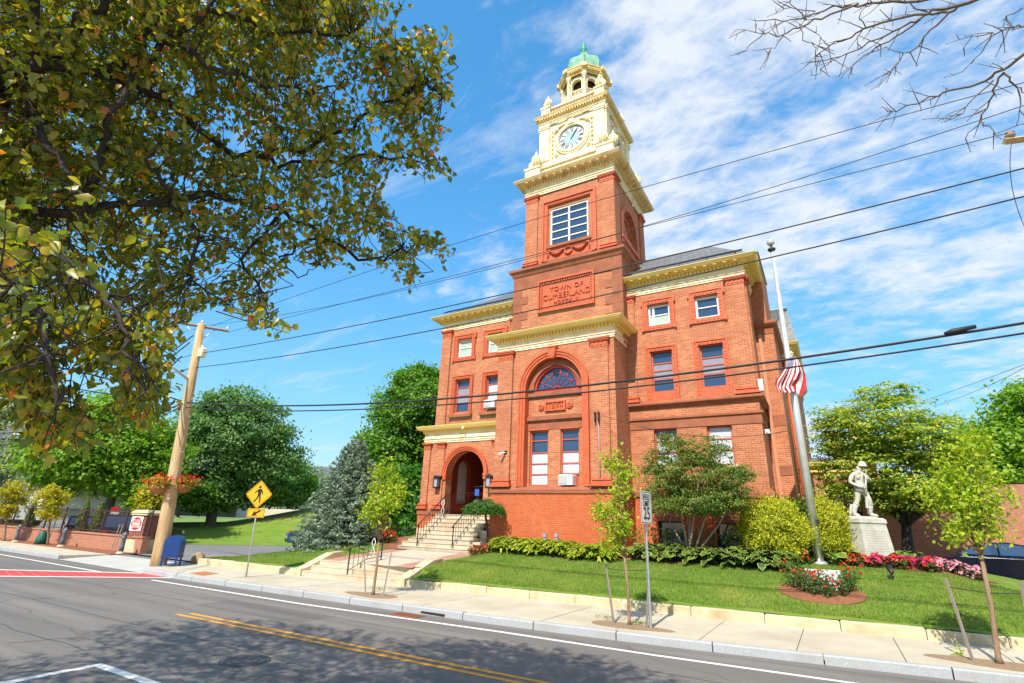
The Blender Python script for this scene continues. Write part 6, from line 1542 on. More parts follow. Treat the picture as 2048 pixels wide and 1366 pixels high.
for a, b, c in (('kn', 'ca', 'an'),):
    for s in ('R', 'L'):
        A, B_, C_ = (Vector(JJ[q + s][0]) for q in (a, b, c)); mb.tube([A.lerp(B_, .35), B_, B_.lerp(C_, .7), C_], [.098 * K, .094 * K, .082 * K, .08 * K], 9); mb.tube([A.lerp(B_, .30), A.lerp(B_, .48)], .106 * K, 9)
        To = Vector(JJ['to' + s][0]); mb.tube([C_ + Vector((0, 0, .02)), C_.lerp(To, .4) + Vector((0, 0, -.01)), To, To + (To - C_).normalized() * .05], [.072 * K, .066 * K, .055 * K, .03 * K], 8)
mb.build('boots', MT['stat'], t)
mb = MB()   # fingers closed on the rifle
for h, d in (('haR', (-.02, -.05, .0)), ('haL', (.0, -.02, .0))):
    hp_ = Vector(JJ[h][0])
    for i in range(4): o_ = Vector((.0, 0, (i - 1.5) * .024 * K)); mb.tube([hp_ + o_ + Vector((-.01, .02, 0)), hp_ + o_ + Vector((.045 * K, -.055 * K, 0)), hp_ + o_ + Vector((.085 * K, -.02 * K, 0))], [.014 * K, .013 * K, .010 * K], 6)
    mb.tube([hp_ + Vector((0, 0, .04 * K)), hp_ + Vector((.05 * K, -.02 * K, .065 * K)), hp_ + Vector((.085 * K, -.03 * K, .06 * K))], [.016 * K, .014 * K, .011 * K], 6)
mb.build('fingers', MT['stat'], t)
mb = MB(); mb.M = PM_; mb.cbox(-.42, .42, -.42, .42, pt - .01, pt + .04, .02)
mb.tube([(-.05, .18, pt), (-.02, .2, pt + .25), (.0, .16, pt + .45)], [.16, .12, .08], 8); mb.build('rock_base', MT['stat'], t)

# ---------------------------------------------------------------- planting: hostas, bedding, roses, mulch
def bed(name, pts, h=.03):
    mb = MB(); n = len(pts); c = np.mean(np.array(pts), 0)
    vs = [(x, y, lawn_z(x, y) + .012) for x, y in pts] + [((x + c[0]) / 2, (y + c[1]) / 2, lawn_z((x + c[0]) / 2, (y + c[1]) / 2) + h + .02) for x, y in pts] + [(c[0], c[1], lawn_z(*c) + h + .03)]
    mb.add(vs, [(i, (i + 1) % n, n + (i + 1) % n, n + i) for i in range(n)] + [(n + i, n + (i + 1) % n, 2 * n) for i in range(n)], True); return struct(mb, name, MT['mulch'])
def oval(cx, cy, rx, ry, n=26, ph=0): return [(cx + rx * math.cos(2 * math.pi * i / n) * (1 + .05 * math.sin(3 * i + ph)), cy + ry * math.sin(2 * math.pi * i / n)) for i in range(n)]
rc = (c_[0] - .12, 17.35); bed('rose_bed', oval(rc[0], rc[1], 1.04, .86))
bed('flower_bed', oval(1.85, 22.1, 2.1, .85, ph=1)); bed('hosta_bed', [(-12.6, 19.2), (-9.8, 19.0), (-7.4, 19.0), (-6, 19.5), (-3.5, 19.5), (-1.6, 19.9), (-1.2, 21.6), (-7, 22.1), (-7, 20.3), (-12.6, 20.3)])
bed('corner_bed', oval(-17.6, 20.3, 2.0, 1.5))
def rosette(name, label, mat, n, L, Wd, h, kind='h', group=None, spread=.25):
    t = thing(name, label, 'plant', (0, 0, 0), group); a = RNG.uniform(0, 2 * math.pi, n); el_ = RNG.uniform(.15, 1.25, n)
    d = np.stack([np.cos(a) * np.cos(el_), np.sin(a) * np.cos(el_), np.sin(el_) * .8], 1); P = d * [spread, spread, h * .75] + [0, 0, h * .12]
    nr = np.stack([-np.cos(a) * .5, -np.sin(a) * .5, np.ones(n)], 1) + RNG.normal(size=(n, 3)) * .25; nr = nr + d * .6
    leaves('leaf', P, nr, LM[mat], t, L, Wd, kind, along=d * [1, 1, .25] + [0, 0, .05], droop=.28, fold=.3)
    mb = MB()
    for i in range(0, n, 3): mb.tube([(0, 0, -.02), tuple(P[i] * .6), tuple(P[i])], .006, 4)
    mb.build('stem', LM['bedleaf'], t); return t
gA = 'lime green hostas before the pavilion'; gB = 'variegated hostas before the right wing'
hA = [rosette('hosta_plant', 'lime green hosta in the long row before the pavilion base', 'hostag', 74, .24, .075, .50, 'h', gA, .26) for _ in range(2)]
hB = [rosette('hosta_plant', 'hosta with cream edged leaves in the row before the right wing', 'hosta', 44, .26, .165, .50, 'h', gB, .28) for _ in range(2)]
def scatter(protos, spots, zf=lawn_z, sc=(.85, 1.2)):
    used = set()
    for x, y in spots:
        i = random.randrange(len(protos)); z = zf(x, y)
        if i not in used: used.add(i); place(protos[i], (x, y, z), random.uniform(0, 6), random.uniform(*sc))
        else: dup(protos[i], (x, y, z), random.uniform(0, 6), random.uniform(*sc))
sp = []
for i in range(13):
    for r_ in range(3): sp.append((-12.0 + i * .40 + random.uniform(-.12, .12), 19.15 + r_ * .36 + random.uniform(-.1, .1) - (.25 if i > 8 else 0)))
scatter(hA, sp, sc=(1.05, 1.45))
sp = []
for i in range(12):
    for r_ in range(3): sp.append((-6.1 + i * .40 + random.uniform(-.12, .12), 19.65 + r_ * .38 + random.uniform(-.1, .1)))
scatter(hB, sp, sc=(1.05, 1.4))
# taller leafy perennials behind them
for i in range(9):
    x = -6.6 + i * .55; y = 20.95 + random.uniform(-.15, .3); z = lawn_z(x, y); n = 60
    t = thing('perennial', 'upright leafy perennial growing behind the variegated hostas', 'plant', (x, y, z), 'perennials under the ornamental tree')
    P = np.stack([x + RNG.normal(size=n) * .13, y + RNG.normal(size=n) * .13, z + RNG.uniform(.05, .95, n)], 1)
    leaves('foliage', P, RNG.normal(size=(n, 3)) + [0, 0, .6], LM['rose' if i % 2 else 'maple'], t, .17, .06, 'p', droop=.3); mb = MB()
    for k in range(4): mb.tube([(x, y, z), (x + random.uniform(-.15, .15), y + random.uniform(-.15, .15), z + random.uniform(.7, 1.05))], .008, 4)
    mb.build('stem', LM['bedleaf'], t)
def bedder(label, leafm, petm, group, n=26, fl=12, h=.30, r=.20):
    t = thing('bedding_plant', label, 'flower', (0, 0, 0), group); d = unit(RNG.normal(size=(n * 3, 3))) * [r, r, h * .5] * RNG.uniform(.6, 1, (n * 3, 1)) + [0, 0, h * .5]
    leaves('foliage', d, d - [0, 0, h * .3] + RNG.normal(size=d.shape) * .1, LM[leafm], t, .085, .05, 'p', droop=.2)
    f = unit(RNG.normal(size=(fl, 3)) + [0, -.3, .7]) * [r * 1.02, r * 1.02, h * .52] + [0, 0, h * .54]
    P = np.repeat(f, 5, 0); a = np.tile(np.arange(5) * 2 * math.pi / 5, fl); al = np.stack([np.cos(a), np.sin(a) * .6, np.sin(a) * .8], 1); leaves('blossom', P + al * .022, np.repeat(f - [0, 0, h * .4], 5, 0) + RNG.normal(size=P.shape) * .05, LM[petm], t, .058, .046, 'p', along=al)
    return t
gF = 'bedding flowers round the pedestal'
bR = [bedder('red flowered bedding plant at the foot of the soldier pedestal', 'bedleaf', 'petalr', gF) for _ in range(2)]
bM = [bedder('magenta flowered bedding plant in the middle of the pedestal bed', 'bronze', 'petalm', gF)]
bP = [bedder('pink and white flowered bedding plant at the right end of the pedestal bed', 'bronze', 'petalp', gF, 26, 18)]
def bspots(x0, x1, n):
    o = []
    for _ in range(n):
        x = random.uniform(x0, x1); q = (x - 1.85) / 2.0; o.append((x, 21.75 + random.uniform(-.55, .55) * math.sqrt(max(.1, 1 - q * q))))
    return o
scatter(bR, bspots(.05, 1.2, 22) + bspots(1.2, 2.4, 8)); scatter(bM, bspots(.9, 2.8, 24)); scatter(bP, bspots(2.3, 3.6, 24))
bQ = [bedder('red and pink flowered bedding plant beside the porch steps', 'bedleaf', 'petalr', 'flowers beside the porch steps', 26, 9, .3, .2)]
sp = []
for i in range(9): q = gy(945 + i * 5, 1108, 18.75 + (i % 3) * .16); sp.append((q[0], q[1]))
scatter(bQ, sp)
bO = [bedder('orange red flowered plant behind the handrail of the street steps', 'bedleaf', 'petalr', 'flowers behind the street handrail', 26, 16, .42, .25)]
scatter(bO, [(-19.1 + .28 * (i % 4) + .1 * (i // 4), 19.4 + .3 * (i // 4)) for i in range(11)])
wh = [rosette('white_hosta', 'pale cream leaved hosta left of the soldier pedestal', 'hosta', 22, .34, .24, .5, 'h', 'pale hostas beside the pedestal', .28)]
scatter(wh, [(-.28, 21.6), (.05, 22.0), (-.1, 22.3), (.3, 22.4), (2.0, 22.75)])
def rosebush(x, y, s):
    z = lawn_z(x, y); t = thing('rose_bush', 'rose bush with red blooms in the mulch bed before the memorial stone', 'rose bush', (x, y, z), 'rose bushes by the memorial stone')
    n = 150; d = unit(RNG.normal(size=(n, 3))) * [.27 * s, .25 * s, .30 * s] * RNG.uniform(.35, 1, (n, 1)) + [x, y, z + .32 * s]
    leaves('foliage', d, RNG.normal(size=d.shape) + [0, 0, .6], LM['rose'], t, .07, .045, 'p', droop=.2); mb = MB()
    for k in range(5): a = k * 1.3; mb.tube([(x, y, z), (x + .18 * s * math.cos(a), y + .16 * s * math.sin(a), z + .45 * s)], .008, 4)
    mb.build('stem', LM['bedleaf'], t)
    for k in range(random.randint(3, 6)):
        a = random.uniform(0, 6.3); c = np.array([x + .24 * s * math.cos(a), y - .12 * s + .18 * s * math.sin(a), z + random.uniform(.38, .66) * s]); P = np.repeat(c[None], 9, 0); al = unit(RNG.normal(size=(9, 3)))
        leaves('bloom', P + al * .018, al + RNG.normal(size=(9, 3)) * .3, LM['petalr'], t, .055, .05, 'p')
for x, y, s in ((-1.35, 17.3, 1.0), (-1.0, 16.75, .95), (-.62, 16.45, .8), (-.75, 17.15, .95), (-1.15, 17.75, 1.25), (-.30, 16.95, .9), (.42, 17.3, .95), (.22, 16.75, .75), (.55, 17.7, 1.0), (-.2, 16.4, .7)):
    rosebush(rc[0] + (x + .45) * .74, rc[1] + (y - 17.1) * .66, s * 1.08)
def spot(px, py, Y, label):
    q = gy(px, py, Y); z = lawn_z(q[0], Y); t = thing('spotlight', label, 'light', (q[0], Y, z), 'black garden spotlights on the lawn')
    mb = MB(); mb.tube([(q[0], Y, z - .02), (q[0], Y, z + .12)], .02, 6); mb.box(q[0] - .07, q[0] + .07, Y - .05, Y + .05, z + .02, z + .1); mb.build('stem', MT['dark'], t)
    mb = MB(); mb.tube([(q[0] + .03, Y - .09, z + .14), (q[0] + .03, Y - .02, z + .2), (q[0], Y + .12, z + .31)], [.03, .07, .09], 10); mb.build('head', MT['dark'], t)
spot(1523, 1138, 19.2, 'black garden spotlight on the lawn right of the hostas'); spot(1783, 1158, 19.6, 'black garden spotlight on the lawn before the flower bed'); spot(553, 1062, 40, 'distant dark object on the hill lawn behind the driveway') if False else None

# grass blades over the lawns
def blades(x0, x1, y1, n, avoid=()):
    X = RNG.uniform(x0, x1, n); wy = np.interp(X, [a for a, _ in WT], [b for _, b in WT]); Y = wy + .36 + (y1 - wy - .36) * RNG.uniform(0, 1, n) ** 1.25
    k = np.ones(n, bool)
    for cx, cy, rx, ry in avoid: k &= ((X - cx) / rx) ** 2 + ((Y - cy) / ry) ** 2 > 1
    X, Y = X[k], Y[k]; Z = np.array([lawn_z(a, b) + .012 * math.sin(a * 3.1 + b * 1.7) for a, b in zip(X, Y)]); n = len(X)
    h = RNG.uniform(.035, .075, n); a = RNG.uniform(0, 2 * math.pi, n); w = .006; lx, ly = RNG.normal(size=n) * .022, RNG.normal(size=n) * .022
    V = np.stack([np.stack([X - w * np.cos(a), Y - w * np.sin(a), Z - .01], 1), np.stack([X + w * np.cos(a), Y + w * np.sin(a), Z - .01], 1), np.stack([X + lx, Y + ly, Z + h], 1)], 1).reshape(-1, 3)
    o = npmesh('grass', V, np.arange(n * 3), np.arange(n) * 3, np.full(n, 3), LM['blade']); return tag(o, kind='stuff')
blades(WXR + .5, 7.5, 21.5, 130000, [(rc[0], rc[1], 1.03, .85), (1.85, 22.1, 2.1, .85)]); blades(-24.1, WXL - .5, 20.5, 26000)
# ---------------------------------------------------------------- street furniture
YEL = pm('sign_yellow', (.80, .38, .012), rough=.4); SWH = pm('sign_white', (.74, .73, .66), rough=.4); BLK = pm('sign_black', (.012, .012, .012), rough=.5); SRED = pm('sign_red', (.62, .012, .02), rough=.4)
def on_sign(o, base, ang, z):                                       # text is laid flat, then stood up facing -y and turned
    return o
def sign_text(body, size, M, parent, mat=BLK, sx=1.0, sp=1.0, d=-.012, u0=0, z0=0):
    c = bpy.data.curves.new('lettering', 'FONT'); c.body = body; c.size = size; c.align_x = 'CENTER'; c.align_y = 'CENTER'; c.space_character = sp; c.offset = size * .012
    o = bpy.data.objects.new('tmp', c); COL.objects.link(o); bpy.context.view_layer.update()
    me = bpy.data.meshes.new_from_object(o.evaluated_get(bpy.context.evaluated_depsgraph_get())); bpy.data.objects.remove(o)
    for v in me.vertices: v.co = M(u0 + v.co.x * sx, d, z0 + v.co.y)
    me.materials.clear(); me.materials.append(mat); me.name = 'lettering'; o = link(me, 'lettering'); o.parent = parent; o.matrix_parent_inverse = Matrix.Identity(4); return o
def rrect(w, h, r=.03, n=4):
    P = []
    for cx, cz, a0 in ((w - r, h - r, 0), (-w + r, h - r, 90), (-w + r, -h + r, 180), (w - r, -h + r, 270)):
        for k in range(n + 1): a = rad(a0 + 90 * k / n); P.append((cx + r * math.cos(a), cz + r * math.sin(a)))
    return P

# speed limit sign
B = gz(1302, 1257, SW); top = vline(1293, 983, B); bot = vline(1301, 1048, B); hS = (top[2] - bot[2]) / 2; zc = (top[2] + bot[2]) / 2
t = thing('speed_limit_sign', 'white speed limit 25 sign on a galvanised post by the kerb', 'road sign', tuple(B))
mb = MB(RM(B[0], B[1], rad(35))); mb.box(-.028, .028, .0, .012, SW - .1, top[2] - .03); mb.box(-.028, -.016, .0, .045, SW - .1, top[2] - .03); mb.box(.016, .028, 0, .045, SW - .1, top[2] - .03); mb.build('post', MT['steel'], t)
wS = .305
def vpx(P): w = np.array(P) - CP; return 1024 + FPX * (w @ CR) / (w @ CF)
best = min(((abs(abs(vpx((B[0] + wS * math.cos(a), B[1] + wS * math.sin(a), zc)) - vpx((B[0] - wS * math.cos(a), B[1] - wS * math.sin(a), zc))) - 21.5), a) for a in [rad(k) for k in range(20, 88)]))
ang = best[1]; M_ = RM(B[0], B[1], ang); Mz = lambda u, d, z: M_(u, d - .03, zc + z)
mb = MB(Mz); mb.prism(rrect(wS, hS), -.004, .0); pl = mb.build('panel', SWH, t)
mb = MB(Mz)
o_, i_ = rrect(wS - .015, hS - .015), rrect(wS - .032, hS - .032)
for k in range(len(o_)): a, b = o_[k], o_[(k + 1) % len(o_)]; c, d = i_[k], i_[(k + 1) % len(i_)]; mb.quad((a[0], -.0055, a[1]), (b[0], -.0055, b[1]), (d[0], -.0055, d[1]), (c[0], -.0055, c[1]))
link_child(mb, 'border', BLK, pl)
for body, s, z0, sx in (('SPEED', .19, hS * .62, .88), ('LIMIT', .19, hS * .22, .9), ('25', .40, -hS * .40, 1.0)): sign_text(body, s * hS / .38, Mz, pl, sx=sx, z0=z0)

# pedestrian crossing sign
B = gz(492, 1154, SW); top = vline(523, 960, B); bot = vline(517, 1018, B); h = (top[2] - bot[2]) / 2; zc = (top[2] + bot[2]) / 2; ax = vline(517, 1020, B)
t = thing('pedestrian_sign', 'yellow diamond pedestrian sign with an arrow plate on a thin post', 'road sign', tuple(B))
lean = vline(519, 990, B) - np.array([B[0], B[1], zc])
def lx(z): f = (z - SW) / (zc - SW); return (B[0] + lean[0] * f, B[1] + lean[1] * f, z)
mb = MB(); mb.tube([lx(SW - .1), lx(zc + h * .6)], .027, 8); mb.build('post', MT['steel'], t)
ang = rad(28); c0 = lx(zc); Mz = lambda u, d, z: RM(c0[0], c0[1], ang)(u, d - .04, c0[2] + z)
hh = h
mb = MB(Mz); R_ = []
for k in range(4):
    a = rad(90 * k); r = .05
    for j in range(-1, 2): q = a + j * rad(7); R_.append((hh * .985 * math.cos(q) / (abs(math.cos(q)) + abs(math.sin(q))) * (1.0 - .03 * (j == 0)), hh * .985 * math.sin(q) / (abs(math.cos(q)) + abs(math.sin(q))) * (1.0 - .03 * (j == 0))))
mb.prism(R_, -.005, 0); pl = mb.build('diamond_panel', YEL, t)
mb = MB(Mz)
for s in range(4):
    a0, a1 = rad(90 * s), rad(90 * s + 90); k1, k0 = hh * .93, hh * .89
    mb.quad((k1 * math.cos(a0), -.006, k1 * math.sin(a0)), (k1 * math.cos(a1), -.006, k1 * math.sin(a1)), (k0 * math.cos(a1), -.006, k0 * math.sin(a1)), (k0 * math.cos(a0), -.006, k0 * math.sin(a0)))
link_child(mb, 'border', BLK, pl)
mb = MB(lambda u, d, z: Mz(u * hh, d, z * hh)); D_ = (-.008, -.0055)
mb.arc(.0, .50, .0005, .095, *D_, 0, 2 * math.pi, 14)
mb.prism([(-.10, .36), (.12, .38), (.17, .30), (.13, -.02), (-.07, -.02), (-.13, .28)], *D_)
mb.prism([(.10, .37), (.20, .30), (.29, .08), (.23, -.04), (.18, -.02), (.22, .08), (.12, .26)], *D_); mb.prism([(-.10, .36), (-.16, .30), (-.33, .12), (-.30, .06), (-.12, .20), (-.05, .3)], *D_)
mb.prism([(.0, .0), (.13, .0), (.17, -.22), (.20, -.58), (.11, -.58), (.06, -.24)], *D_); mb.prism([(-.07, .0), (.06, .0), (-.02, -.26), (-.24, -.56), (-.33, -.50), (-.12, -.22)], *D_)
link_child(mb, 'walking_figure', BLK, pl)
c1 = lx(vline(513, 1026, B)[2]); Mp = lambda u, d, z: RM(c1[0], c1[1], ang)(u, d - .04, c1[2] + z); k_ = hh / .54
mb = MB(Mp); mb.prism(rrect(.34 * k_, .165 * k_), -.005, 0); pl = mb.build('arrow_plate', YEL, t)
mb = MB(Mp); o_, i_ = rrect(.32 * k_, .148 * k_), rrect(.305 * k_, .133 * k_)
for k in range(len(o_)): a, b = o_[k], o_[(k + 1) % len(o_)]; c, d = i_[k], i_[(k + 1) % len(i_)]; mb.quad((a[0], -.006, a[1]), (b[0], -.006, b[1]), (d[0], -.006, d[1]), (c[0], -.006, c[1]))
link_child(mb, 'border', BLK, pl)
mb = MB(Mp); ca, sa = math.cos(rad(212)), math.sin(rad(212))
mb.prism([((x * ca - y * sa) * k_, (x * sa + y * ca) * k_) for x, y in ((-.19, .035), (.02, .035), (.0, .11), (.20, .0), (.0, -.11), (.02, -.035), (-.19, -.035))], -.008, -.0055); link_child(mb, 'arrow', BLK, pl)

# utility pole with cross arm, lamp arm, meter box
PB_ = gz(316, 1131, .1); ptop = vline(403, 648, PB_); PX, PYY = PB_[0], PB_[1]
def pole_at(z, off=(0, 0)): f = (z - .1) / (ptop[2] - .1); return (PX + (ptop[0] - PX) * f + off[0], PYY + (ptop[1] - PYY) * f + off[1], z)
t = thing('utility_pole', 'leaning weathered wooden utility pole beside the blue mailbox', 'utility pole', tuple(PB_))
mb = MB(); zs = [-.1, .6, 2, 4, 6, 8, ptop[2]]; mb.tube([pole_at(z) for z in zs], [.32, .295, .275, .25, .225, .20, .165], 14); mb.build('pole', MT['polewood'], t)
zt = ptop[2]
ca0 = Vector(pole_at(zt - .12)); ce = Vector(vline(459, 664, PB_)); dirv = (ce - ca0); dirv = Vector((dirv.x * .2 + .3, -1.15, 0)).normalized() if False else Vector((.55, .83, 0))
arm = []
for s in (-1, 1): arm.append(ca0 + dirv * (1.25 * s) + Vector((0, 0, 0)))
# the arm runs so that its far end shows right of the pole, as seen from the road
e1 = Vector(vline(457, 662, PB_)); e0 = ca0 * 2 - e1
mb = MB(); mb.tube([ca0 - (e1 - ca0) * .9, e1], .075, 4, smooth=False); mb.build('cross_arm', MT['stake'], t)
for q in (e1 - (e1 - ca0) * .06, ca0 - (e1 - ca0) * .8, ca0 + Vector((0, 0, .1))):
    mb = MB(); mb.lathe([(.03, 0), (.05, .05), (.035, .08), (.05, .11), (.02, .15)], q.x, q.y, 8); mb.v = [(x, y, z + q.z + .07) for x, y, z in mb.v]; mb.build('insulator', MT['white'], t)
for s in (-1, 1): mb = MB(); mb.tube([pole_at(zt - .9), ca0 + (e1 - ca0) * .55 * s], .02, 5); mb.build('arm_brace', MT['steel'], t)
zb_ = vline(403, 707, PB_)[2]; c = Vector(pole_at(zb_, (.3, .12))); mb = MB(); mb.cbox(c.x - .17, c.x + .17, c.y - .14, c.y + .14, c.z - .22, c.z + .22, .05); mb.tube([c + Vector((0, 0, .22)), c + Vector((-.2, -.05, .4))], .03, 6); mb.build('equipment_box', MT['creamw'], t)
a0 = Vector(vline(372, 762, PB_)); a0 = Vector(pole_at(a0.z)); a1 = gd(310, 716, float(np.linalg.norm(np.array(a0) - CP)) - 1.0)
mb = MB(); mb.tube([a0, Vector(a0).lerp(Vector(a1), .5) + Vector((0, 0, .08)), a1], .055, 7); mb.build('bracket_arm', MT['alu'], t)
a2 = gd(140, 655, float(np.linalg.norm(np.array(a0) - CP)) - 3.5); mb = MB(); mb.tube([a1, a2], .045, 7); mb.build('lamp_arm', MT['alu'], t)
mb = MB(); mb.lathe([(.02, -.05), (.13, -.02), (.15, .15), (.10, .22), (.03, .25)], 0, 0, 10); c = Vector(pole_at(vline(352, 812, PB_)[2] - .1, (-.32, -.1))); mb.v = [(x + c.x, y + c.y, z + c.z) for x, y, z in mb.v]; mb.build('cable_closure', pm('rust_can', (.28, .10, .07), rough=.6), t)
for z in (4.8, 5.6, 6.4, 7.2): mb = MB(); mb.tube([pole_at(z, (.18, 0)), pole_at(z, (.36, .03))], .014, 5); mb.build('step_bolt', MT['steel'], t)
# flower baskets on the pole
BASK = pm('basket_coir', (.36, .10, .05), (.46, .16, .08), 20, .9)
for px, lb, dy in ((330, 'left hanging basket of red flowers on the utility pole', -.1), (357, 'right hanging basket of red flowers on the utility pole', .15)):
    q = gd(px, 985, float(np.linalg.norm(np.array(pole_at(3.6)) - CP))) ; q = Vector(q)
    if px < 340: q = Vector(vline(322, 974, PB_)) + Vector((0, -.1, 0))
    else: q = Vector(vline(362, 972, PB_)) + Vector((0, .1, 0))
    t = thing('flower_basket', lb, 'hanging basket', tuple(q), 'hanging baskets on the utility pole')
    mb = MB(); mb.lathe([(.05, -.30), (.24, -.24), (.36, -.05), (.38, .06), (.33, .06)], 0, 0, 14); mb.v = [(x + q.x, y + q.y, z + q.z) for x, y, z in mb.v]; mb.build('basket', BASK, t)
    n = 520; d = unit(RNG.normal(size=(n, 3)) + [0, 0, .2]) * [.56, .54, .34] * RNG.uniform(.6, 1, (n, 1)) + np.array(q) + [0, 0, .10]
    leaves('foliage', d, RNG.normal(size=d.shape) + [0, 0, .7], LM['hostag'], t, .11, .07, 'p', droop=.3)
    n = 250; d = RNG.normal(size=(n, 3)) * [.30, .28, .13] + np.array(q) + [0, 0, .26]
    leaves('blossom', d, RNG.normal(size=d.shape) + [0, -.4, .4], LM['petalr' if px < 340 else 'petalr'], t, .10, .085, 'p')
    mb = MB(); mb.tube([tuple(q + Vector((0, 0, -.2))), pole_at(q.z - .45)], .02, 5); mb.build('bracket', MT['dark'], t)
# mailbox
B = gz(340, 1131, .14); NV = pm('mailbox_blue', (.006, .034, .15), (.009, .045, .18), 4, .35, spec=.5)
hm = vline(347, 1070, B)[2] - .14; M_ = RM(B[0], B[1], rad(-48)); t = thing('mailbox', 'dark blue collection mailbox with a rounded top standing on four legs', 'mailbox', tuple(B))
w, dp = .30, .31; zl = .14 + hm * .28; zsh = .14 + hm * .76
mb = MB(lambda u, d, z: M_(d, u, z)); P_ = [(-dp, zl), (dp, zl), (dp, zsh)] + [(dp * math.cos(math.pi * k / 14), zsh + (hm * .24) * math.sin(math.pi * k / 14)) for k in range(1, 14)] + [(-dp, zsh)]
mb.prism(P_, -w, w); mb.build('body', NV, t)
for u in (-1, 1):
    for d in (-1, 1): mb = MB(M_); mb.box(u * w * .86 - .03, u * w * .86 + .03, d * dp * .86 - .03, d * dp * .86 + .03, .12, zl + .02); mb.build('leg', NV, t)
mb = MB(M_); mb.box(-w - .012, w + .012, -dp - .012, dp + .012, zl - .02, zl + .05); mb.build('skirt', NV, t)
mb = MB(M_); mb.box(-w * .75, w * .75, -dp - .03, -dp + .02, zsh - .10, zsh + .12); mb.box(-w * .5, w * .5, -dp - .055, -dp - .03, zsh + .02, zsh + .05); mb.build('pull_door', NV, t)
# brick gate pier with DO NOT ENTER
B = gz(275, 1106, .15); t = thing('gate_pier', 'brick gate pier with a concrete cap and plinth at the end of the low wall', 'pier', tuple(B)); M_ = RM(B[0], B[1], rad(20))
ht = vline(290, 1022, B)[2]; a = .42
mb = MB(M_); mb.box(-a, a, -a, a, .6, ht - .22); mb.build('shaft', MT['brickdark'], t)
mb = MB(M_); frus(mb, a + .10, a + .04, .1, .82); mb.build('plinth', MT['granite'], t)
mb = MB(M_); mb.box(-a - .08, a + .08, -a - .08, a + .08, ht - .22, ht - .10); frus(mb, a + .12, a - .05, ht - .10, ht + .05); mb.build('cap', MT['granite'], t)
s_ = thing('do_not_enter_sign', 'white and red do not enter sign on the brick gate pier', 'road sign', tuple(B))
zc = vline(272, 1047, B)[2]; Mz = lambda u, d, z: M_(u - .10, -a - .03 + d, zc + z); r = .36
mb = MB(Mz); mb.prism(rrect(r, r * 1.0, .05), -.006, 0); pl = mb.build('panel', SWH, s_)
mb = MB(Mz); mb.arc(0, 0, .0005, r * .90, -.010, -.0065, 0, 2 * math.pi, 32); dsc = link_child(mb, 'disc', SRED, pl)
mb = MB(Mz); mb.box(-r * .66, r * .66, -.013, -.0105, -r * .13, r * .13); link_child(mb, 'bar', SWH, pl)
sign_text('DO NOT', .19, Mz, pl, SWH, .95, d=-.0135, z0=r * .40); sign_text('ENTER', .19, Mz, pl, SWH, .95, d=-.0135, z0=-r * .42)
# bollards
BG = pm('bollard_grey', (.10, .13, .16), (.15, .18, .21), 6, .5)
for px, py, lb in ((240, 1108, 'grey cast bollard beside the brick gate pier'), (121, 1094, 'grey cast bollard in the middle of the low brick wall'), (30, 1084, 'grey cast bollard at the left edge of the picture')):
    B = gz(px, py, SW); t = thing('bollard', lb, 'bollard', tuple(B), 'bollards before the low brick wall'); x, y = B[0], B[1]
    mb = MB(); mb.lathe([(.2, SW - .02), (.2, SW + .05), (.14, SW + .08), (.14, SW + .12)], x, y, 12); mb.build('base', MT['granite'], t)
    mb = MB(); mb.lathe([(.12, SW + .1), (.105, SW + .4), (.095, SW + .74), (.13, SW + .77), (.13, SW + .80), (.10, SW + .82), (.10, SW + .86)], x, y, 12); mb.build('shaft', BG, t)
    mb = MB(); mb.lathe([(.12, SW + .86), (.13, SW + .89), (.10, SW + .96), (.04, SW + 1.0), (.045, SW + 1.03), (.01, SW + 1.05)], x, y, 12); mb.build('cap', BG, t)
# low brick wall and iron fence
W0, W1, W2 = Vector((-31.0, 15.05)), Vector((-43, 15.0)), Vector((-66, 14.8))
t = thing('low_brick_wall', 'low red brick wall carrying the iron fence', 'wall', (W0.x, W0.y, .1))
mb = MB(); mb.sweep([tuple(W2), tuple(W1), tuple(W0)], [(-.34, .05), (0, .05), (0, .92), (-.34, .92)]); mb.build('brickwork', MT['brickfar'], t)
mb = MB(); mb.sweep([tuple(W2), tuple(W1), tuple(W0)], [(-.38, .92), (.05, .92), (.05, 1.0), (-.38, 1.0)]); mb.build('coping', MT['brickfar'], t)
mb = MB(); mb.slab([(-66, 13.9), (-43, 13.9), (-31.0, 13.75), tuple(W0), tuple(W1), tuple(W2)], .1, .20); struct(mb, 'mulch_strip', MT['mulch'])
t = thing('iron_fence', 'dark iron picket fence on top of the low brick wall', 'fence', (W0.x, W0.y, .8))
FW = pm('fence_iron', (.07, .035, .025), rough=.6)
for z in (1.12, 2.18):
    mb = MB(); mb.tube([(*(W2 + Vector((0, .17))), z), (*(W1 + Vector((0, .17))), z), (*(W0 + Vector((0, .17))), z)], .022, 4); mb.build('fence_rail', FW, t)
tot = [(W0, W1), (W1, W2)]; pk = MB(); n = 0
for A_, B_ in tot:
    L_ = (B_ - A_).length; m = int(L_ / .15)
    for i in range(m):
        p = A_.lerp(B_, i / m) + Vector((0, .17))
        if n % 17 == 0: mb = MB(); mb.box(p.x - .03, p.x + .03, p.y - .03, p.y + .03, 1.0, 2.36); mb.build('fence_post', FW, t)
        else: pk.box(p.x - .009, p.x + .009, p.y - .009, p.y + .009, 1.0, 2.28)
        n += 1
tag(pk.build('picket', FW, t), kind='stuff')
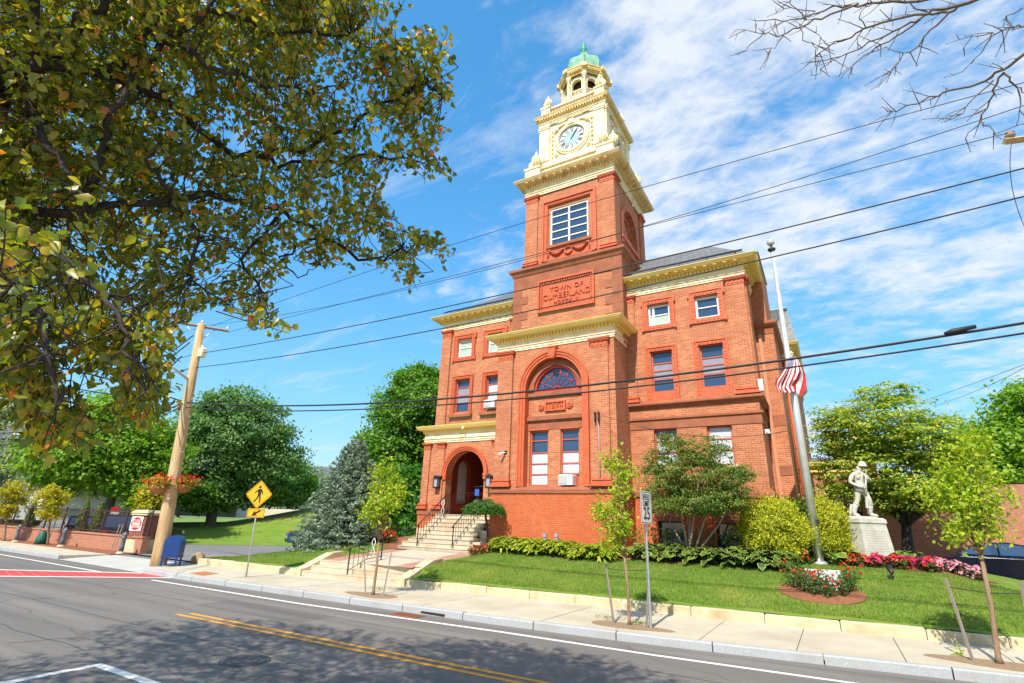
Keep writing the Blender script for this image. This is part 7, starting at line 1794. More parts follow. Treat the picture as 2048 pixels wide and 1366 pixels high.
for px, py, h, D in ((160, 1058, 2.5, 44.5), (190, 1058, 2.4, 42.5), (55, 1052, 2.4, 53)):
    c = gd(px, py, D); z0 = .18; t = thing('arborvitae', 'narrow green arborvitae behind the iron fence', 'shrub', (c[0], c[1], z0), 'arborvitae along the iron fence')
    n = 900; zz = RNG.uniform(0, 1, n); a = RNG.uniform(0, 2 * math.pi, n); r = .42 * np.sqrt(np.maximum(.02, 1 - zz)) * (.7 + .3 * np.minimum(1, zz * 5)) * RNG.uniform(.8, 1.05, n)
    P = np.stack([c[0] + r * np.cos(a), c[1] + r * np.sin(a), z0 + .1 + h * zz], 1)
    leaves('foliage', P, np.stack([np.cos(a), np.sin(a), np.full(n, .4)], 1) + RNG.normal(size=(n, 3)) * .4, LM['arbor'], t, .16, .07, 's', along=np.tile([0, 0, 1.], (n, 1)) + RNG.normal(size=(n, 3)) * .4)
    mb = MB(); mb.lathe([(.05, z0), (.25, z0 + .3), (.28, z0 + h * .5), (.05, z0 + h * .95)], c[0], c[1], 8); mb.build('stem', MT['darkbark'], t)
# water bag at the golden tree
c = gz(80, 1088, .2); mb = MB(); mb.lathe([(.30, .2), (.28, .5), (.16, .85), (.08, .95)], c[0], c[1], 10); tag(mb.build('water_bag', pm('green_canvas', (.01, .10, .07), rough=.6)), 'green watering bag round the foot of the golden tree', 'bag')
for px, by, D, lb in ((70, 1086, 0, 'stake left of the golden tree with the water bag'), (94, 1089, 0, 'stake right of the golden tree with the water bag'), (222, 1103, 0, 'bare wooden stake near the brick gate pier'), (228, 1104, 0, 'leaning wooden stake near the brick gate pier')):
    c = gz(px, by, .18); stake((c[0], c[1], .15), (c[0] + .05, c[1] + .05, 1.55), lb)

# ---------------------------------------------------------------- cars
def car(label, loc, ang, paint, L=4.7, Wd=1.82, H=1.45, kind='sedan', group='cars in the parking lot', name='parked_car'):
    t = thing(name, label, 'car', loc, group); M_ = RM(loc[0], loc[1], ang); z = loc[2]; h = L / 2
    if kind == 'sedan':
        low = [(-h, .38), (-h + .04, .72), (-h + .25, .86), (-h + .95, .93), (h - 1.55, .92), (h - .55, .80), (h - .1, .66), (h, .45), (h - .05, .24), (-h + .06, .24)]
        cab = [(-h + .72, .90), (-h + 1.35, 1.30), (-h + 1.75, H - .03), (h - 2.35, H), (h - 1.95, H - .08), (h - 1.15, .92)]
    elif kind == 'pickup':
        low = [(-h, .55), (-h + .03, 1.12), (-.1, 1.14), (h - 1.3, 1.16), (h - .1, 1.10), (h, .95), (h, .55), (h - .1, .45), (-h + .05, .45)]
        cab = [(-.55, 1.12), (-.45, H), (.75, H), (1.15, H - .05), (1.7, 1.15)]
    else:
        low = [(-h, .42), (-h + .03, .98), (-h + .2, 1.06), (h - 1.4, 1.05), (h - .3, .95), (h, .62), (h - .05, .30), (-h + .05, .30)]
        cab = [(-h + .08, 1.03), (-h + .35, H - .05), (-h + .7, H), (h - 2.3, H - .01), (h - 1.9, H - .10), (h - 1.1, 1.05)]
    def hull(P, w0, inset, zc):
        mb = MB(M_); n = len(P); cx = sum(p[0] for p in P) / n; cz = sum(p[1] for p in P) / n
        ring = lambda w, k: [(cx + (x - cx) * k, w, z + cz + (q - cz) * k) for x, q in P]
        vs = ring(-w0 + inset, .95) + ring(-w0, 1) if False else ring(-w0 * .985, .97) + ring(-w0 * .93, 1.0) + ring(w0 * .93, 1.0) + ring(w0 * .985, .97)
        fs = [tuple(range(n - 1, -1, -1)), tuple(3 * n + i for i in range(n))]
        for k in range(3):
            for i in range(n): fs.append((k * n + i, k * n + (i + 1) % n, (k + 1) * n + (i + 1) % n, (k + 1) * n + i))
        mb.add(vs, fs, False); return mb
    hull(low, Wd / 2, .05, 0).build('body', paint, t)
    # greenhouse narrows to the roof
    n = len(cab); mb = MB(M_); tw = lambda q: Wd / 2 * (.94 - .13 * max(0, (q - .95)) / max(.1, H - .95))
    vs = [(x, -tw(q), z + q) for x, q in cab] + [(x, tw(q), z + q) for x, q in cab]
    mb.add(vs, [tuple(range(n)), tuple(range(2 * n - 1, n - 1, -1))] + [(i, (i + 1) % n, (i + 1) % n + n, i + n) for i in range(n)]); mb.build('cabin', paint, t)
    cx = sum(p[0] for p in cab) / n; zc = sum(p[1] for p in cab) / n
    for s in (-1, 1):
        mb = MB(M_); P = [(cx + (x - cx) * .86, zc + (q - zc) * .70 + .02) for x, q in cab]; xm = cx - .05
        for side in (0, 1):
            Q = [p for p in P if (p[0] <= xm - .03 if side == 0 else p[0] >= xm + .03)]
            zt_, zb__ = max(p[1] for p in P), min(p[1] for p in P)
            Q = ([(xm - .03, zb__)] + [p for p in P if p[0] < xm - .03] + [(xm - .03, zt_)]) if side == 0 else ([(xm + .03, zt_)] + [p for p in P if p[0] > xm + .03] + [(xm + .03, zb__)])
            mb.add([(x, s * (tw(q) + .012), z + q) for x, q in Q], [tuple(range(len(Q)))])
        mb.build('side_window', MT['pane'], t)
    for (a, b), nm in (((cab[0], cab[1 if kind != 'sedan' else 2]), 'rear_window'), ((cab[-1], cab[-2]), 'windscreen')):
        mb = MB(M_); e = .10; dx = -.012 if nm == 'rear_window' else .012
        p0 = (a[0] + (b[0] - a[0]) * e + dx, a[1] + (b[1] - a[1]) * e + .012); p1 = (a[0] + (b[0] - a[0]) * (1 - e) + dx, a[1] + (b[1] - a[1]) * (1 - e) + .012)
        mb.quad((p0[0], -tw(p0[1]) * .88, z + p0[1]), (p0[0], tw(p0[1]) * .88, z + p0[1]), (p1[0], tw(p1[1]) * .88, z + p1[1]), (p1[0], -tw(p1[1]) * .88, z + p1[1])); mb.build(nm, MT['pane'], t)
    R = .33 if kind == 'sedan' else .38
    for x in (-h + .85, h - .92):
        for s in (-1, 1):
            mb = MB(lambda u, d, q: M_(x + u, s * (Wd / 2 - .10) + s * d, z + R + q)); mb.arc(0, 0, R * .62, R, -.10, .115, 0, 2 * math.pi, 20); w = mb.build('wheel', MT['dark'], t)
            mb = MB(lambda u, d, q: M_(x + u, s * (Wd / 2 - .10) + s * d, z + R + q)); mb.arc(0, 0, .04, .09, 0, .10, 0, 2 * math.pi, 10); mb.arc(0, 0, R * .56, R * .63, .02, .105, 0, 2 * math.pi, 18)
            for k in range(5): a = 2 * math.pi * k / 5; mb.tube([(.06 * math.cos(a), .08, .06 * math.sin(a)), (R * .58 * math.cos(a), .08, R * .58 * math.sin(a))], .028, 4)
            link_child(mb, 'rim', MT['alu'], w)
            mb = MB(lambda u, d, q: M_(x + u, s * (Wd / 2 - .02) + s * d, z + R + q)); mb.arc(0, 0, R * 1.02, R * 1.14, -.1, .022, rad(5), rad(175), 16); mb.build('wheel_arch', MT['dark'], t)
    zl = .70 if kind == 'sedan' else .88
    for s in (-1, 1):
        mb = MB(M_); y0, y1 = sorted((s * Wd * .30, s * Wd * .47)); mb.box(-h - .012, -h + .16, y0, y1, z + zl - .10, z + zl + .08); mb.build('tail_light', CRED, t)
        mb = MB(M_); mb.box(h - .26, h - .02 + (.03 if kind != 'sedan' else 0), y0, y1, z + zl - .16, z + zl - .0); mb.build('headlight', CLENS, t)
        mb = MB(M_); y0, y1 = sorted((s * Wd * .5, s * (Wd * .5 + .16))); mb.box(h - 1.75, h - 1.6, y0, y1, z + cab[0][1] + .03, z + cab[0][1] + .17); mb.build('mirror', paint, t)
    mb = MB(M_); mb.box(h - .03, h + .03, -Wd * .28, Wd * .28, z + .50, z + .68); mb.build('grille', MT['dark'], t)
    mb = MB(M_); mb.box(-h - .02, -h + .05, -.16, .16, z + .52, z + .66); mb.build('number_plate', SWH, t)
    return t
CRED = pm('tail_lens', (.5, .01, .01), rough=.2); CLENS = pm('headlamp_lens', (.55, .58, .6), rough=.15)
def cp(n, c): return pm(n, c, rough=.12, spec=.35)
NAVY, BLACK, SILV, CHAR = cp('navy_paint', (.003, .005, .013)), cp('black_car_paint', (.006, .006, .008)), cp('silver_car_paint', (.35, .36, .38)), cp('charcoal_paint', (.02, .025, .04))
# the dark saloon behind the flower bed
q = gy(1955, 1118, 26.5); car('dark blue saloon parked beyond the lawn before the long brick building', (q[0] + .95, 26.9, .80), rad(-4), NAVY, 4.75, 1.84, 1.46, group=None) 
def lotcar(px, py, D, ang, label, paint, **k): c = gd(px, py, D); car(label, (c[0], c[1], .16), rad(ang), paint, **k)
lotcar(298, 1070, 44, 118, 'black suv with red tail lights behind the utility pole', BLACK, L=4.6, H=1.7, kind='suv')
lotcar(222, 1060, 43.5, 165, 'dark van like car behind the fence nearest to the gate pier', CHAR, L=5.0, H=1.85, kind='suv')
lotcar(160, 1060, 48, 160, 'black car behind the fence left of the dark van', BLACK, L=4.8, H=1.65, kind='suv')
lotcar(112, 1062, 52, 155, 'silver saloon behind the fence by the green water bag', SILV, kind='sedan')
lotcar(22, 1056, 70, 155, 'silver saloon behind the fence at the left edge', SILV, kind='sedan')
c = gd(618, 1088, 41); car('blue pickup with a red tonneau cover half hidden by the spruce', (c[0] + .7, c[1] + .9, .16), rad(236), cp('pickup_blue', (.03, .06, .14)), 5.4, 1.95, 1.55, kind='pickup', group=None, name='pickup_truck')
c2 = c + np.array([.7, .9, 0]); t = [o for o in bpy.data.objects if o.name.startswith('pickup_truck')][0]
mb = MB(RM(c2[0], c2[1], rad(236))); mb.box(-2.6, -.5, -.92, .92, 1.30, 1.42); mb.box(.9, 2.6, -.85, .85, 1.31, 1.36); mb.build('cargo_cover', cp('crimson_cover', (.5, .01, .05)), t)

# ---------------------------------------------------------------- neighbouring buildings
def bldgM(x, y, ang): return RM(x, y, ang)
t = thing('brick_annex', 'long low weathered brick building behind the soldier and the dark car', 'building', (6, 31, 1.3))
mb = MB(FR(31.0)); mb.wall(-.55, 2.2, .6, 5.3, [(-.15, 1.3, 1.6, 4.7)], .4); mb.wall(2.2, 26, .5, 4.7); mb.M = RT(2.2); mb.wall(31.0, 38, 4.6, 5.3); mb.M = FR(31.0); mb.build('wall', MT['brickfar'], t)
mb = MB(FR(31.4)); mb.quad((-.2, 0, 1.5), (1.35, 0, 1.5), (1.35, 0, 4.75), (-.2, 0, 4.75)); dr = mb.build('boarded_window', pm('grey_board', (.16, .155, .14), (.24, .235, .21), 1.2, .9, c3=(.10, .10, .095), s3=2), t)
mb = MB(FR(31.34)); mb.box(.62, .70, -.02, .03, 1.6, 4.7)
for k in range(5): mb.box(.98, 1.3, -.02, .03, 1.9 + k * .6, 1.94 + k * .6)
for x in (.98, 1.1, 1.2, 1.29): mb.box(x - .012, x + .012, -.025, .035, 1.6, 4.7)
link_child(mb, 'mullion', MT['dark'], dr)
mb = MB(); mb.sweep([(-.55, 34), (-.55, 31.0), (2.2, 31.0)], [(0, 5.25), (.12, 5.3), (.12, 5.55), (.3, 5.6), (.34, 5.8), (0, 5.85)]); mb.build('eaves', MT['cream'], t)
mb = MB(); mb.add([(-.9, 30.65, 5.82), (2.5, 30.65, 5.82), (2.5, 38, 6.9), (-.9, 38, 6.9), (2.2, 30.95, 4.72), (26, 30.95, 4.72), (26, 38, 5.2), (2.2, 38, 5.2)], [(0, 1, 2, 3), (4, 5, 6, 7)]); mb.build('roof', MT['slate'], t)
struct(MB().box(2.6, 40, 25.05, 30.6, .3, .795), 'side_driveway', MT['lot'])
mb = MB(); mb.box(-.5, 26, 30.6, 31.0, .5, 1.62); mb.build('footing', pm('flaking_paint', (.40, .12, .08), (.52, .40, .36), 1.5, .9), t)
def house(px, py, D, w, h, ang, label, storeys=2):
    c = gd(px, py, D); x, y, z = c[0], c[1], max(.2, c[2]); t = thing('white_house', label, 'house', (x, y, z), 'white houses among the trees'); M_ = RM(x, y, ang)
    holes = [(-w + 1 + i * 2.1, -w + 2.0 + i * 2.1, 1.0 + s * 2.9, 2.5 + s * 2.9) for s in range(storeys) for i in range(int(w))]
    mb = MB(lambda u, d, q: M_(u, d - 4, z + q)); mb.wall(-w, w, -1, h, holes, .15); mb.M = lambda u, d, q: M_(w, u, z + q) if False else M_(u, d, z + q); mb.box(-w, w, -3.8, 4, -1, h); mb.build('wall', MT['white'], t)
    for a, b, c0, d0 in holes[:6]:
        mb = MB(lambda u, d, q: M_(u, d - 4, z + q)); mb.box(a - .1, b + .1, -.04, 0, d0, d0 + .12); mb.box(a - .1, b + .1, -.06, 0, c0 - .1, c0); mb.box((a + b) / 2 - .03, (a + b) / 2 + .03, .10, .14, c0, d0); wd = mb.build('window', MT['white'], t)
        p = MB(lambda u, d, q: M_(u, d - 4, z + q)); p.quad((a, .14, c0), (b, .14, c0), (b, .14, d0), (a, .14, d0)); link_child(p, 'pane', MT['pane'], wd)
    mb = MB(lambda u, d, q: M_(u, d, z + q)); mb.add([(-w - .4, -4.5, h), (w + .4, -4.5, h), (w + .4, 4.5, h), (-w - .4, 4.5, h), (-w - .4, 0, h + 2.2), (w + .4, 0, h + 2.2)], [(0, 1, 5, 4), (2, 3, 4, 5), (1, 2, 5), (3, 0, 4), (0, 3, 2, 1)]); mb.build('roof', MT['slate'], t)
house(150, 1016, 60, 5, 5.0, rad(48), 'white clapboard house showing between the maple trunks at the left')
house(398, 1012, 66, 5, 3.2, rad(40), 'low white house behind the utility pole on the hill', 1)
house(575, 1004, 92, 7, 3.4, rad(30), 'low pale house on the hilltop right of the oak', 1)
B = gd(226, 1035, 47); t = thing('notice_sign', 'small red and white notice on a post in the parking lot', 'sign', (B[0], B[1], .2)); M_ = RM(B[0], B[1], rad(70))
zc = float(gd(218, 1023, 47)[2]); mb = MB(M_); mb.tube([(0, .03, .2), (0, .03, zc)], .03, 6); mb.build('post', MT['steel'], t)
mb = MB(M_); mb.box(-.25, .25, -.01, .01, zc - .3, zc + .3); mb.build('panel', SWH, t); mb = MB(M_); mb.box(-.25, .25, -.015, -.011, zc + .05, zc + .3); mb.build('red_band', SRED, t)

# ---------------------------------------------------------------- iron covers in the road
RUST = pm('rusty_iron', (.20, .07, .03), (.32, .12, .05), 14, .8, .4, 60)
q = gz(490, 1322, 0); t = thing('manhole_cover', 'round iron manhole cover in the shaded road', 'manhole', tuple(q)); x, y = q[0], q[1]
mb = MB(); mb.lathe([(.36, -.01), (.36, .004), (.33, .007)], x, y, 32); mb.build('cover', pm('worn_iron', (.075, .06, .06), (.10, .085, .08), 20, .6), t)
mb = MB()
for r in (.37, .30, .2, .1):
    n = 36
    for i in range(n): a0, a1 = 2 * math.pi * i / n, 2 * math.pi * (i + 1) / n; mb.quad((x + r * math.cos(a0), y + r * math.sin(a0), .011), (x + (r + .016) * math.cos(a0), y + (r + .016) * math.sin(a0), .011), (x + (r + .016) * math.cos(a1), y + (r + .016) * math.sin(a1), .011), (x + r * math.cos(a1), y + r * math.sin(a1), .011))
mb.build('rim', MT['dark'], t)
q = gz(855, 1225, 0); x, y = q[0], kerbY(q[0]) - .36; t = thing('storm_drain', 'rusty storm drain grate against the granite kerb', 'drain', (x, y, 0))
mb = MB(); mb.box(x - .5, x + .35, y - .22, y + .22, -.02, .008)
for k in range(9): mb.box(x - .46 + k * .095, x - .42 + k * .095, y - .18, y + .18, .008, .018)
mb.build('grate', RUST, t); mb = MB(); mb.box(x + .05, x + .8, kerbY(x) - .006, kerbY(x) + .05, .03, .075); mb.build('throat', MT['inside'], t)
mb = MB(); q0 = [gz(*p, SW) for p in ((352, 1147), (378, 1153), (412, 1148), (385, 1144))]; q0 = [p + np.array([.1, .42, 0]) for p in q0]; mb.slab([(p[0], p[1]) for p in q0], SW - .05, SW + .008)
for i in range(6):
    for j in range(5): a = Vector(q0[0]).lerp(Vector(q0[1]), (i + .5) / 6); b = Vector(q0[3]).lerp(Vector(q0[2]), (i + .5) / 6); c = a.lerp(b, (j + .5) / 5); mb.ball((c.x, c.y, SW + .008), .03, 6, 4, (1, 1, .4))
tag(mb.build('tactile_pad', pm('rust_pad', (.38, .13, .05), (.45, .18, .07), 8, .8)), kind='structure')

# ---------------------------------------------------------------- overhead lines and the pole beyond the right edge
RPX, RPY = 5.6, 13.6
t = thing('utility_pole', 'wooden utility pole beyond the right edge with its cross arm end showing', 'utility pole', (RPX, RPY, .1))
mb = MB(); mb.tube([(RPX, RPY, -.1), (RPX, RPY, 5), (RPX, RPY, 11.5)], [.22, .2, .16], 12); mb.build('pole', MT['polewood'], t)
ae = Vector(gy(2009, 283, 12.6)); ad_ = Vector((1.25, .35, 0)); mb = MB(); mb.tube([ae, ae + ad_ * 2.0], .085, 4, smooth=False); mb.build('cross_arm', MT['polewood'], t)
mb = MB(); mb.lathe([(.05, .0), (.09, .04), (.09, .07), (.05, .10), (.07, .13), (.03, .17)], ae.x + .12, ae.y + .03, 10); mb.v = [(x, y, z + ae.z + .07) for x, y, z in mb.v]; mb.build('insulator', MT['stake'], t)
def wire(pts, r, label, n=28, name='overhead_cable', group='overhead cables between the poles'):
    """cable through two ends and one point between: a sagging curve"""
    A_, M__, B_ = (np.array(p) for p in pts); d = B_ - A_; f = float(((M__ - A_) @ d) / (d @ d)); f = min(.9, max(.1, f)); sag = (M__ - (A_ + d * f)); s = sag / (4 * f * (1 - f))
    P = [tuple(A_ + d * k / n + s * 4 * (k / n) * (1 - k / n)) for k in range(n + 1)]
    mb = MB(); mb.tube(P, r, 5); return tag(mb.build(name, MT['cable']), label, 'cable', group)
def span(l, m, rt, r, label, YL=12.4, YR=12.7, off=0.0, **k):
    PL = gy(*l, YL); PR = gy(*rt, YR); xm = gy(*m, (YL + YR) / 2); wire((PL, (xm[0], (YL + YR) / 2, xm[2]), PR), r, label, **k)
L0 = PYY
span((404, 660), (1052, 444), (2075, 158), .010, 'topmost thin power line crossing the tower window', 12.9, 13.2)
span((405, 652), (1047, 520), (2060, 207), .009, 'second thin power line crossing below the tower window', 12.1, 12.4)
span((457, 664), (1310, 448), (2030, 262), .009, 'third thin power line ending at the right cross arm', 12.0, 12.6)
span((398, 707), (1000, 590), (2120, 318), .017, 'upper thick power cable crossing the name panel', 12.5, 12.7)
span((392, 735), (1245, 582), (2120, 375), .017, 'lower thick power cable crossing the foot of the name panel', 12.5, 12.7)
span((366, 804), (1230, 764), (2120, 634), .030, 'heavy upper telephone cable crossing the fanlight', 12.45, 12.7)
span((366, 814), (1230, 778), (2120, 655), .022, 'lower telephone cable crossing the pavilion arch', 12.45, 12.7)
ce0 = gy(1920, 661, 12.65); mb = MB(); mb.tube([ce0 + np.array([-.25, 0, -.03]), ce0 + np.array([-.1, 0, 0]), ce0 + np.array([.25, 0, .045])], [.03, .06, .04], 8); tag(mb.build('cable_splice', MT['cable']), 'black splice case on the heavy telephone cable at the right', 'splice')
# lines leaving the wooden pole to the left
def lspan(a, m, b, Da, Db, r, label): wire((gd(*a, Da), gd(*m, (Da + Db) / 2), gd(*b, Db)), r, label)
DP = float(np.linalg.norm(np.array(pole_at(6.5)) - CP))
lspan((362, 802), (230, 762), (107, 733), DP, DP - 6, .028, 'heavy cable running left from the pole below the leaves')
lspan((345, 806), (230, 790), (125, 773), DP, DP - 7, .020, 'lower cable running left from the pole below the leaves')
lspan((360, 808), (200, 848), (-80, 872), DP, DP + 25, .03, 'cable dropping left from the pole before the bright maple')
lspan((358, 815), (200, 862), (-80, 890), DP, DP + 25, .022, 'lower cable dropping left from the pole before the bright maple')
lspan((398, 707), (260, 742), (60, 800), DP + 1, DP + 20, .016, 'thin power cable running far left from the pole')
lspan((392, 735), (250, 768), (60, 815), DP + 1, DP + 20, .016, 'second thin power cable running far left from the pole')
lspan((404, 655), (250, 690), (60, 730), DP + 2, DP + 20, .010, 'topmost line running far left from the pole')
wire((gy(1205, 831, YP - .3), gy(1400, 872, 17), gy(1575, 862, 14)), .008, 'thin service wire before the right wing windows', name='service_wire')
lspan((2090, 712), (1960, 762), (1830, 808), 22, 40, .010, 'thin line sloping down behind the dogwood crown')
lspan((2090, 708), (1980, 770), (1870, 812), 22, 40, .010, 'second thin line sloping down behind the dogwood crown')
wire((ae + Vector((.12, .03, 0)), gy(2020, 330, 12.6), gy(2062, 480, 12.65)), .007, 'thin lead hanging from the right cross arm', name='jumper_wire')

# ---------------------------------------------------------------- the pear tree overhead on the left
TX, TY = -5.3, -.7
t = thing('pear_tree', 'near pear tree with green and yellow leaves hanging over the road at the upper left', 'tree', (TX, TY, .14))
SK = Vector(gd(-70, 290, 5.9)); mb = MB()
mb.tube([(TX, TY, 0), (TX, TY, .3), (TX + .05, TY + .05, 2.2), tuple(Vector((TX, TY, 2.4)).lerp(SK, .5)), tuple(SK)], [.26, .20, .17, .15, .13], 10)
mb.build('trunk', MT['darkbark'], t)
LIMB = [([(-70, 290, 5.9), (10, 190, 5.6), (70, 135, 5.4), (120, 75, 5.3), (190, 30, 5.2), (260, -60, 5.2)], .085), ([(-70, 290, 5.9), (0, 150, 5.4), (70, 120, 5.2), (66, 20, 5.2), (75, -120, 5.4)], .07),
        ([(40, 170, 5.4), (72, 240, 5.0), (100, 300, 4.7), (150, 360, 4.4), (172, 410, 4.2)], .035), ([(-70, 300, 5.9), (40, 420, 5.4), (165, 415, 5.0), (200, 300, 4.9), (240, 200, 4.9), (300, 60, 5.2), (360, -30, 5.4)], .045),
        ([(165, 415, 5.0), (320, 405, 5.0), (345, 400, 4.9), (305, 330, 4.7), (316, 285, 4.6)], .03), ([(320, 405, 5.0), (400, 392, 5.3), (480, 400, 5.6), (560, 420, 5.8), (640, 470, 5.6), (720, 520, 5.4), (765, 518, 5.3), (830, 492, 5.2), (890, 482, 5.1)], .03),
        ([(70, 130, 5.2), (180, 140, 5.2), (300, 110, 5.2), (420, 20, 5.4), (520, -60, 5.6)], .045), ([(180, 140, 5.2), (330, 200, 5.4), (470, 310, 5.6), (600, 298, 5.6), (700, 255, 5.5), (760, 210, 5.3), (830, 170, 5.1), (885, 190, 5.0)], .032),
        ([(470, 310, 5.6), (560, 330, 5.8), (660, 320, 5.6), (760, 310, 5.4), (860, 330, 5.2)], .022), ([(-70, 320, 5.9), (-20, 480, 4.4), (60, 600, 3.8), (90, 720, 3.5), (110, 820, 3.4)], .03), ([(60, 460, 4.6), (180, 560, 4.0), (250, 650, 3.7), (262, 740, 3.5), (272, 800, 3.4)], .022),
        ([(420, 20, 5.4), (560, 60, 5.4), (680, 70, 5.3), (760, 110, 5.2)], .025), ([(300, 60, 5.2), (420, 130, 5.0), (560, 180, 5.0), (680, 170, 5.0)], .025), ([(560, 420, 5.8), (480, 520, 5.6), (520, 590, 5.4), (540, 640, 5.2)], .02), ([(640, 470, 5.6), (560, 520, 5.6), (600, 550, 5.5), (640, 530, 5.4)], .014), ([(345, 400, 4.9), (400, 480, 5.0), (380, 560, 4.8), (470, 620, 4.8)], .02)]
LP = []
for pts, r in LIMB:
    P = [Vector(gd(*q)) for q in pts]; Q = []
    for a, b in zip(P, P[1:]):
        for k in range(4): Q.append(a.lerp(b, k / 4) + Vector((random.gauss(0, 1), random.gauss(0, 1), random.gauss(0, 1))) * .02)
    Q.append(P[-1]); m = MB(); m.tube(Q, [r * (1 - .8 * k / (len(Q) - 1)) for k in range(len(Q))], 8); m.build('branch', MT['darkbark'], t); LP += Q
LPn = np.array([tuple(p) for p in LP])
OUT = [(-420, -380), (690, -380), (735, 0), (775, 55), (800, 70), (868, 78), (882, 110), (862, 150), (898, 175), (890, 215), (868, 250), (905, 275), (908, 330), (880, 345), (800, 320), (770, 350), (790, 400), (770, 450), (740, 480), (770, 455), (850, 465), (880, 470), (895, 480), (888, 520), (840, 505), (770, 525), (825, 540), (828, 556), (790, 552), (740, 520), (690, 515), (650, 540), (625, 535), (600, 500), (560, 480), (556, 560), (545, 640), (520, 655), (500, 610), (470, 605), (392, 618), (335, 650), (330, 740), (325, 815), (235, 830), (235, 770), (195, 740), (180, 690), (110, 660), (120, 760), (150, 800), (172, 850), (150, 885), (80, 870), (30, 790), (0, 780), (-420, 740)]
def inside(x, y):
    c = False; n = len(OUT)
    for i in range(n):
        (x1, y1), (x2, y2) = OUT[i], OUT[i - 1]
        if (y1 > y) != (y2 > y) and x < (x2 - x1) * (y - y1) / (y2 - y1) + x1: c = not c
    return c
CL = []
while len(CL) < 2750:
    x, y = random.uniform(-400, 912), random.uniform(-360, 886)
    if not inside(x, y): continue
    if x < 0 and random.random() < .45: continue
    if y < 0 and random.random() < .35: continue
    near = max(0, 1 - abs(y - 530) / 130) * max(0, 1 - max(0, x) / 330)
    D = random.uniform(4.8, 7.0) if random.random() > near * .16 else random.uniform(3.1, 3.9)
    if y > 640: D = random.uniform(3.7, 4.8)
    if x > 700: D = random.uniform(4.7, 5.6)
    g = math.sin(x * .021 + 1.3) * math.sin(y * .027 + .4) + .6 * math.sin(x * .043 - y * .031)
    if g < -.6 and random.random() < .75 and y < 600: continue           # gaps where the sky shows
    CL.append(gd(x, y, D))
for _ in range(2900):                                                    # the top of the crown, over the road and out of the picture
    d = unit(RNG.normal(size=3)); k = random.random() < .42; CL.append((np.array([-4.2, 1.6, 7.8]) if k else np.array([-8.4, .8, 6.5])) + d * ([3.0, 1.5, 1.0] if k else [4.2, 1.9, 1.8]) * random.uniform(.4, 1))
for _ in range(520):
    d = unit(RNG.normal(size=3)); CL.append(np.array([-8.6, -1.3, 5.3]) + d * [2.7, 1.4, 1.3] * random.uniform(.4, 1))
for _ in range(330):                                                     # the crown goes on overhead and behind
    a = random.uniform(0, 6.3); r = 3.4 * math.sqrt(random.random()); CL.append(np.array([TX - .6 + r * math.cos(a), TY - .8 + r * .9 * math.sin(a), 5.2 + random.uniform(-1.3, 2.6) - .12 * r * r]))
CL = np.array(CL); tw_ = MB(); LPs = []; NNs = []; ALs = []
for c in CL:
    d = LPn - c; i = int((d * d).sum(1).argmin()); v = LPn[i] - c; l = np.linalg.norm(v); ax = unit(-v + RNG.normal(size=3) * .35 * l + np.array([0, 0, -.15 * l])) if l > .05 else unit(RNG.normal(size=3))
    n = random.randint(9, 15); s = RNG.uniform(-.16, .20, n); sd = unit(RNG.normal(size=(n, 3))); P = c + ax * s[:, None] + sd * RNG.uniform(.03, .085, n)[:, None]
    LPs.append(P); NNs.append(sd * .5 + RNG.normal(size=(n, 3)) * .75 + [0, 0, .35]); ALs.append(ax * .5 + sd * .5 + np.array([0, 0, -.75]) + RNG.normal(size=(n, 3)) * .35)
    e0 = c - ax * min(.3, l); tw_.tube([tuple(e0), tuple(c - ax * .1 + RNG.normal(size=3) * .015), tuple(c + ax * .2)], [.0042, .0035, .002], 4, False)
    if l < .55: tw_.tube([tuple(LPn[i]), tuple((LPn[i] * .45 + e0 * .55) + RNG.normal(size=3) * .012), tuple(e0)], [.0055, .0045, .0035], 4, False)
tag(tw_.build('twigs', MT['darkbark'], t), kind='stuff')
leaves('crown', np.concatenate(LPs), np.concatenate(NNs), LM['pear'], t, .070, .044, 'p', along=np.concatenate(ALs), var=.28, fold=.35, droop=.22)

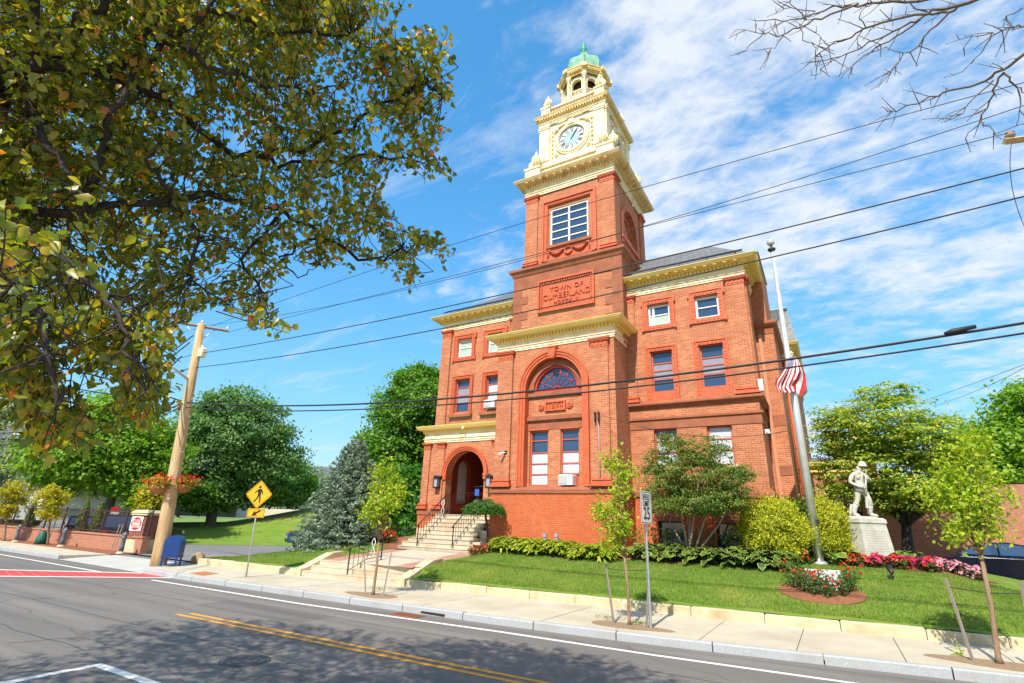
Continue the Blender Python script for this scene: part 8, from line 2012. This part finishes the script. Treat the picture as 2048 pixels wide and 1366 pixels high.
# ---------------------------------------------------------------- bare branches of another tree at the upper right
t = thing('bare_tree', 'bare leafless branches of a tree reaching in at the upper right', 'tree', (5.4, 3.2, .14))
zc_ = lambda x, y: (1440 + x * .322, y * .322)
STR = [([(1900, -160), (1640, -20), (1400, 55), (1280, 80), (1060, 120), (900, 170), (810, 230), (680, 285), (600, 350)], .020), ([(1640, -60), (1240, 0), (1000, 10), (860, 30), (720, 30), (600, 80), (540, 110), (400, 130), (230, 130)], .016), ([(860, 30), (640, 100), (500, 170), (390, 215), (270, 205), (100, 185)], .010), ([(270, 205), (180, 290), (105, 335)], .006),
       ([(1500, 40), (1430, 60), (1270, 110), (1130, 165), (980, 225), (850, 310), (700, 365), (555, 390)], .013), ([(1250, 130), (1080, 240), (970, 300), (860, 370), (750, 490)], .009), ([(1430, 60), (1310, 190), (1190, 310), (1080, 400), (995, 515)], .009), ([(2050, 150), (1888, 155), (1800, 170), (1690, 210), (1560, 230), (1510, 310)], .010), ([(1690, 210), (1610, 330), (1505, 445)], .007),
       ([(2080, 180), (1888, 330), (1760, 440), (1640, 495), (1430, 565), (1300, 605), (1090, 685), (1045, 695)], .018), ([(1760, 440), (1720, 500), (1680, 620), (1620, 750), (1525, 860)], .010), ([(1620, 765), (1680, 800), (1750, 865)], .006), ([(1770, 465), (1830, 520), (1888, 560), (2000, 600)], .010), ([(1850, 545), (1860, 640), (1840, 780)], .007), ([(1700, 490), (1600, 590), (1500, 700), (1440, 740)], .007),
       ([(600, 80), (480, 60), (400, 55)], .006), ([(540, 110), (430, 30), (440, -20)], .006), ([(500, 170), (520, 240), (590, 300), (600, 350)], .005), ([(390, 215), (340, 290), (300, 325)], .005), ([(1280, 80), (1180, 20), (1100, -40)], .008), ([(1888, 40), (1800, 80), (1750, 130)], .006), ([(900, 170), (880, 80), (920, 30)], .005), ([(700, 365), (640, 430), (590, 468)], .005), ([(680, 285), (640, 240), (595, 205)], .005)]
root = Vector((5.4, 3.2, 7.2)); mb = MB(); mb.tube([(5.4, 3.2, -.1), (5.4, 3.2, 3), tuple(root), (5.3, 3.3, 10)], [.3, .24, .17, .1], 10); mb.build('trunk', MT['bark'], t)
for si, (pts, r) in enumerate(STR):
    P = [Vector(gd(*zc_(*q), 6.6 + .3 * math.sin(si * 1.7))) for q in pts]
    if si in (0, 1, 7, 9): P = [root, root.lerp(P[0], .6) + Vector((0, 0, .1))] + P
    Q = []
    for a, b in zip(P, P[1:]):
        for k in range(3): Q.append(a.lerp(b, k / 3) + Vector((random.gauss(0, 1), random.gauss(0, 1), random.gauss(0, 1))) * .010)
    Q.append(P[-1]); mb = MB(); n = len(Q); mb.tube(Q, [max(.0028, r * (1 - .75 * k / (n - 1))) for k in range(n)], 6)
    for k in range(4, n):
        for _ in range(2):
            if random.random() < .55: continue
            d = (Q[min(k + 1, n - 1)] - Q[k - 1]).normalized(); s = Vector((random.gauss(0, 1), random.gauss(0, 1), random.gauss(0, 1))); v = (d * .6 + s * .5).normalized() * random.uniform(.05, .26)
            e = Q[k] + v; m = Q[k] + v * .5 + Vector((0, 0, random.uniform(-.015, .015))); mb.tube([Q[k], m, e], [.0045, .0035, .0022], 4); mb.ball(e, .005, 5, 3)
            if random.random() < .5: mb.tube([m, m + (v.cross(s)).normalized() * .07], [.003, .002], 4)
    mb.build('branch', MT['bark'], t)
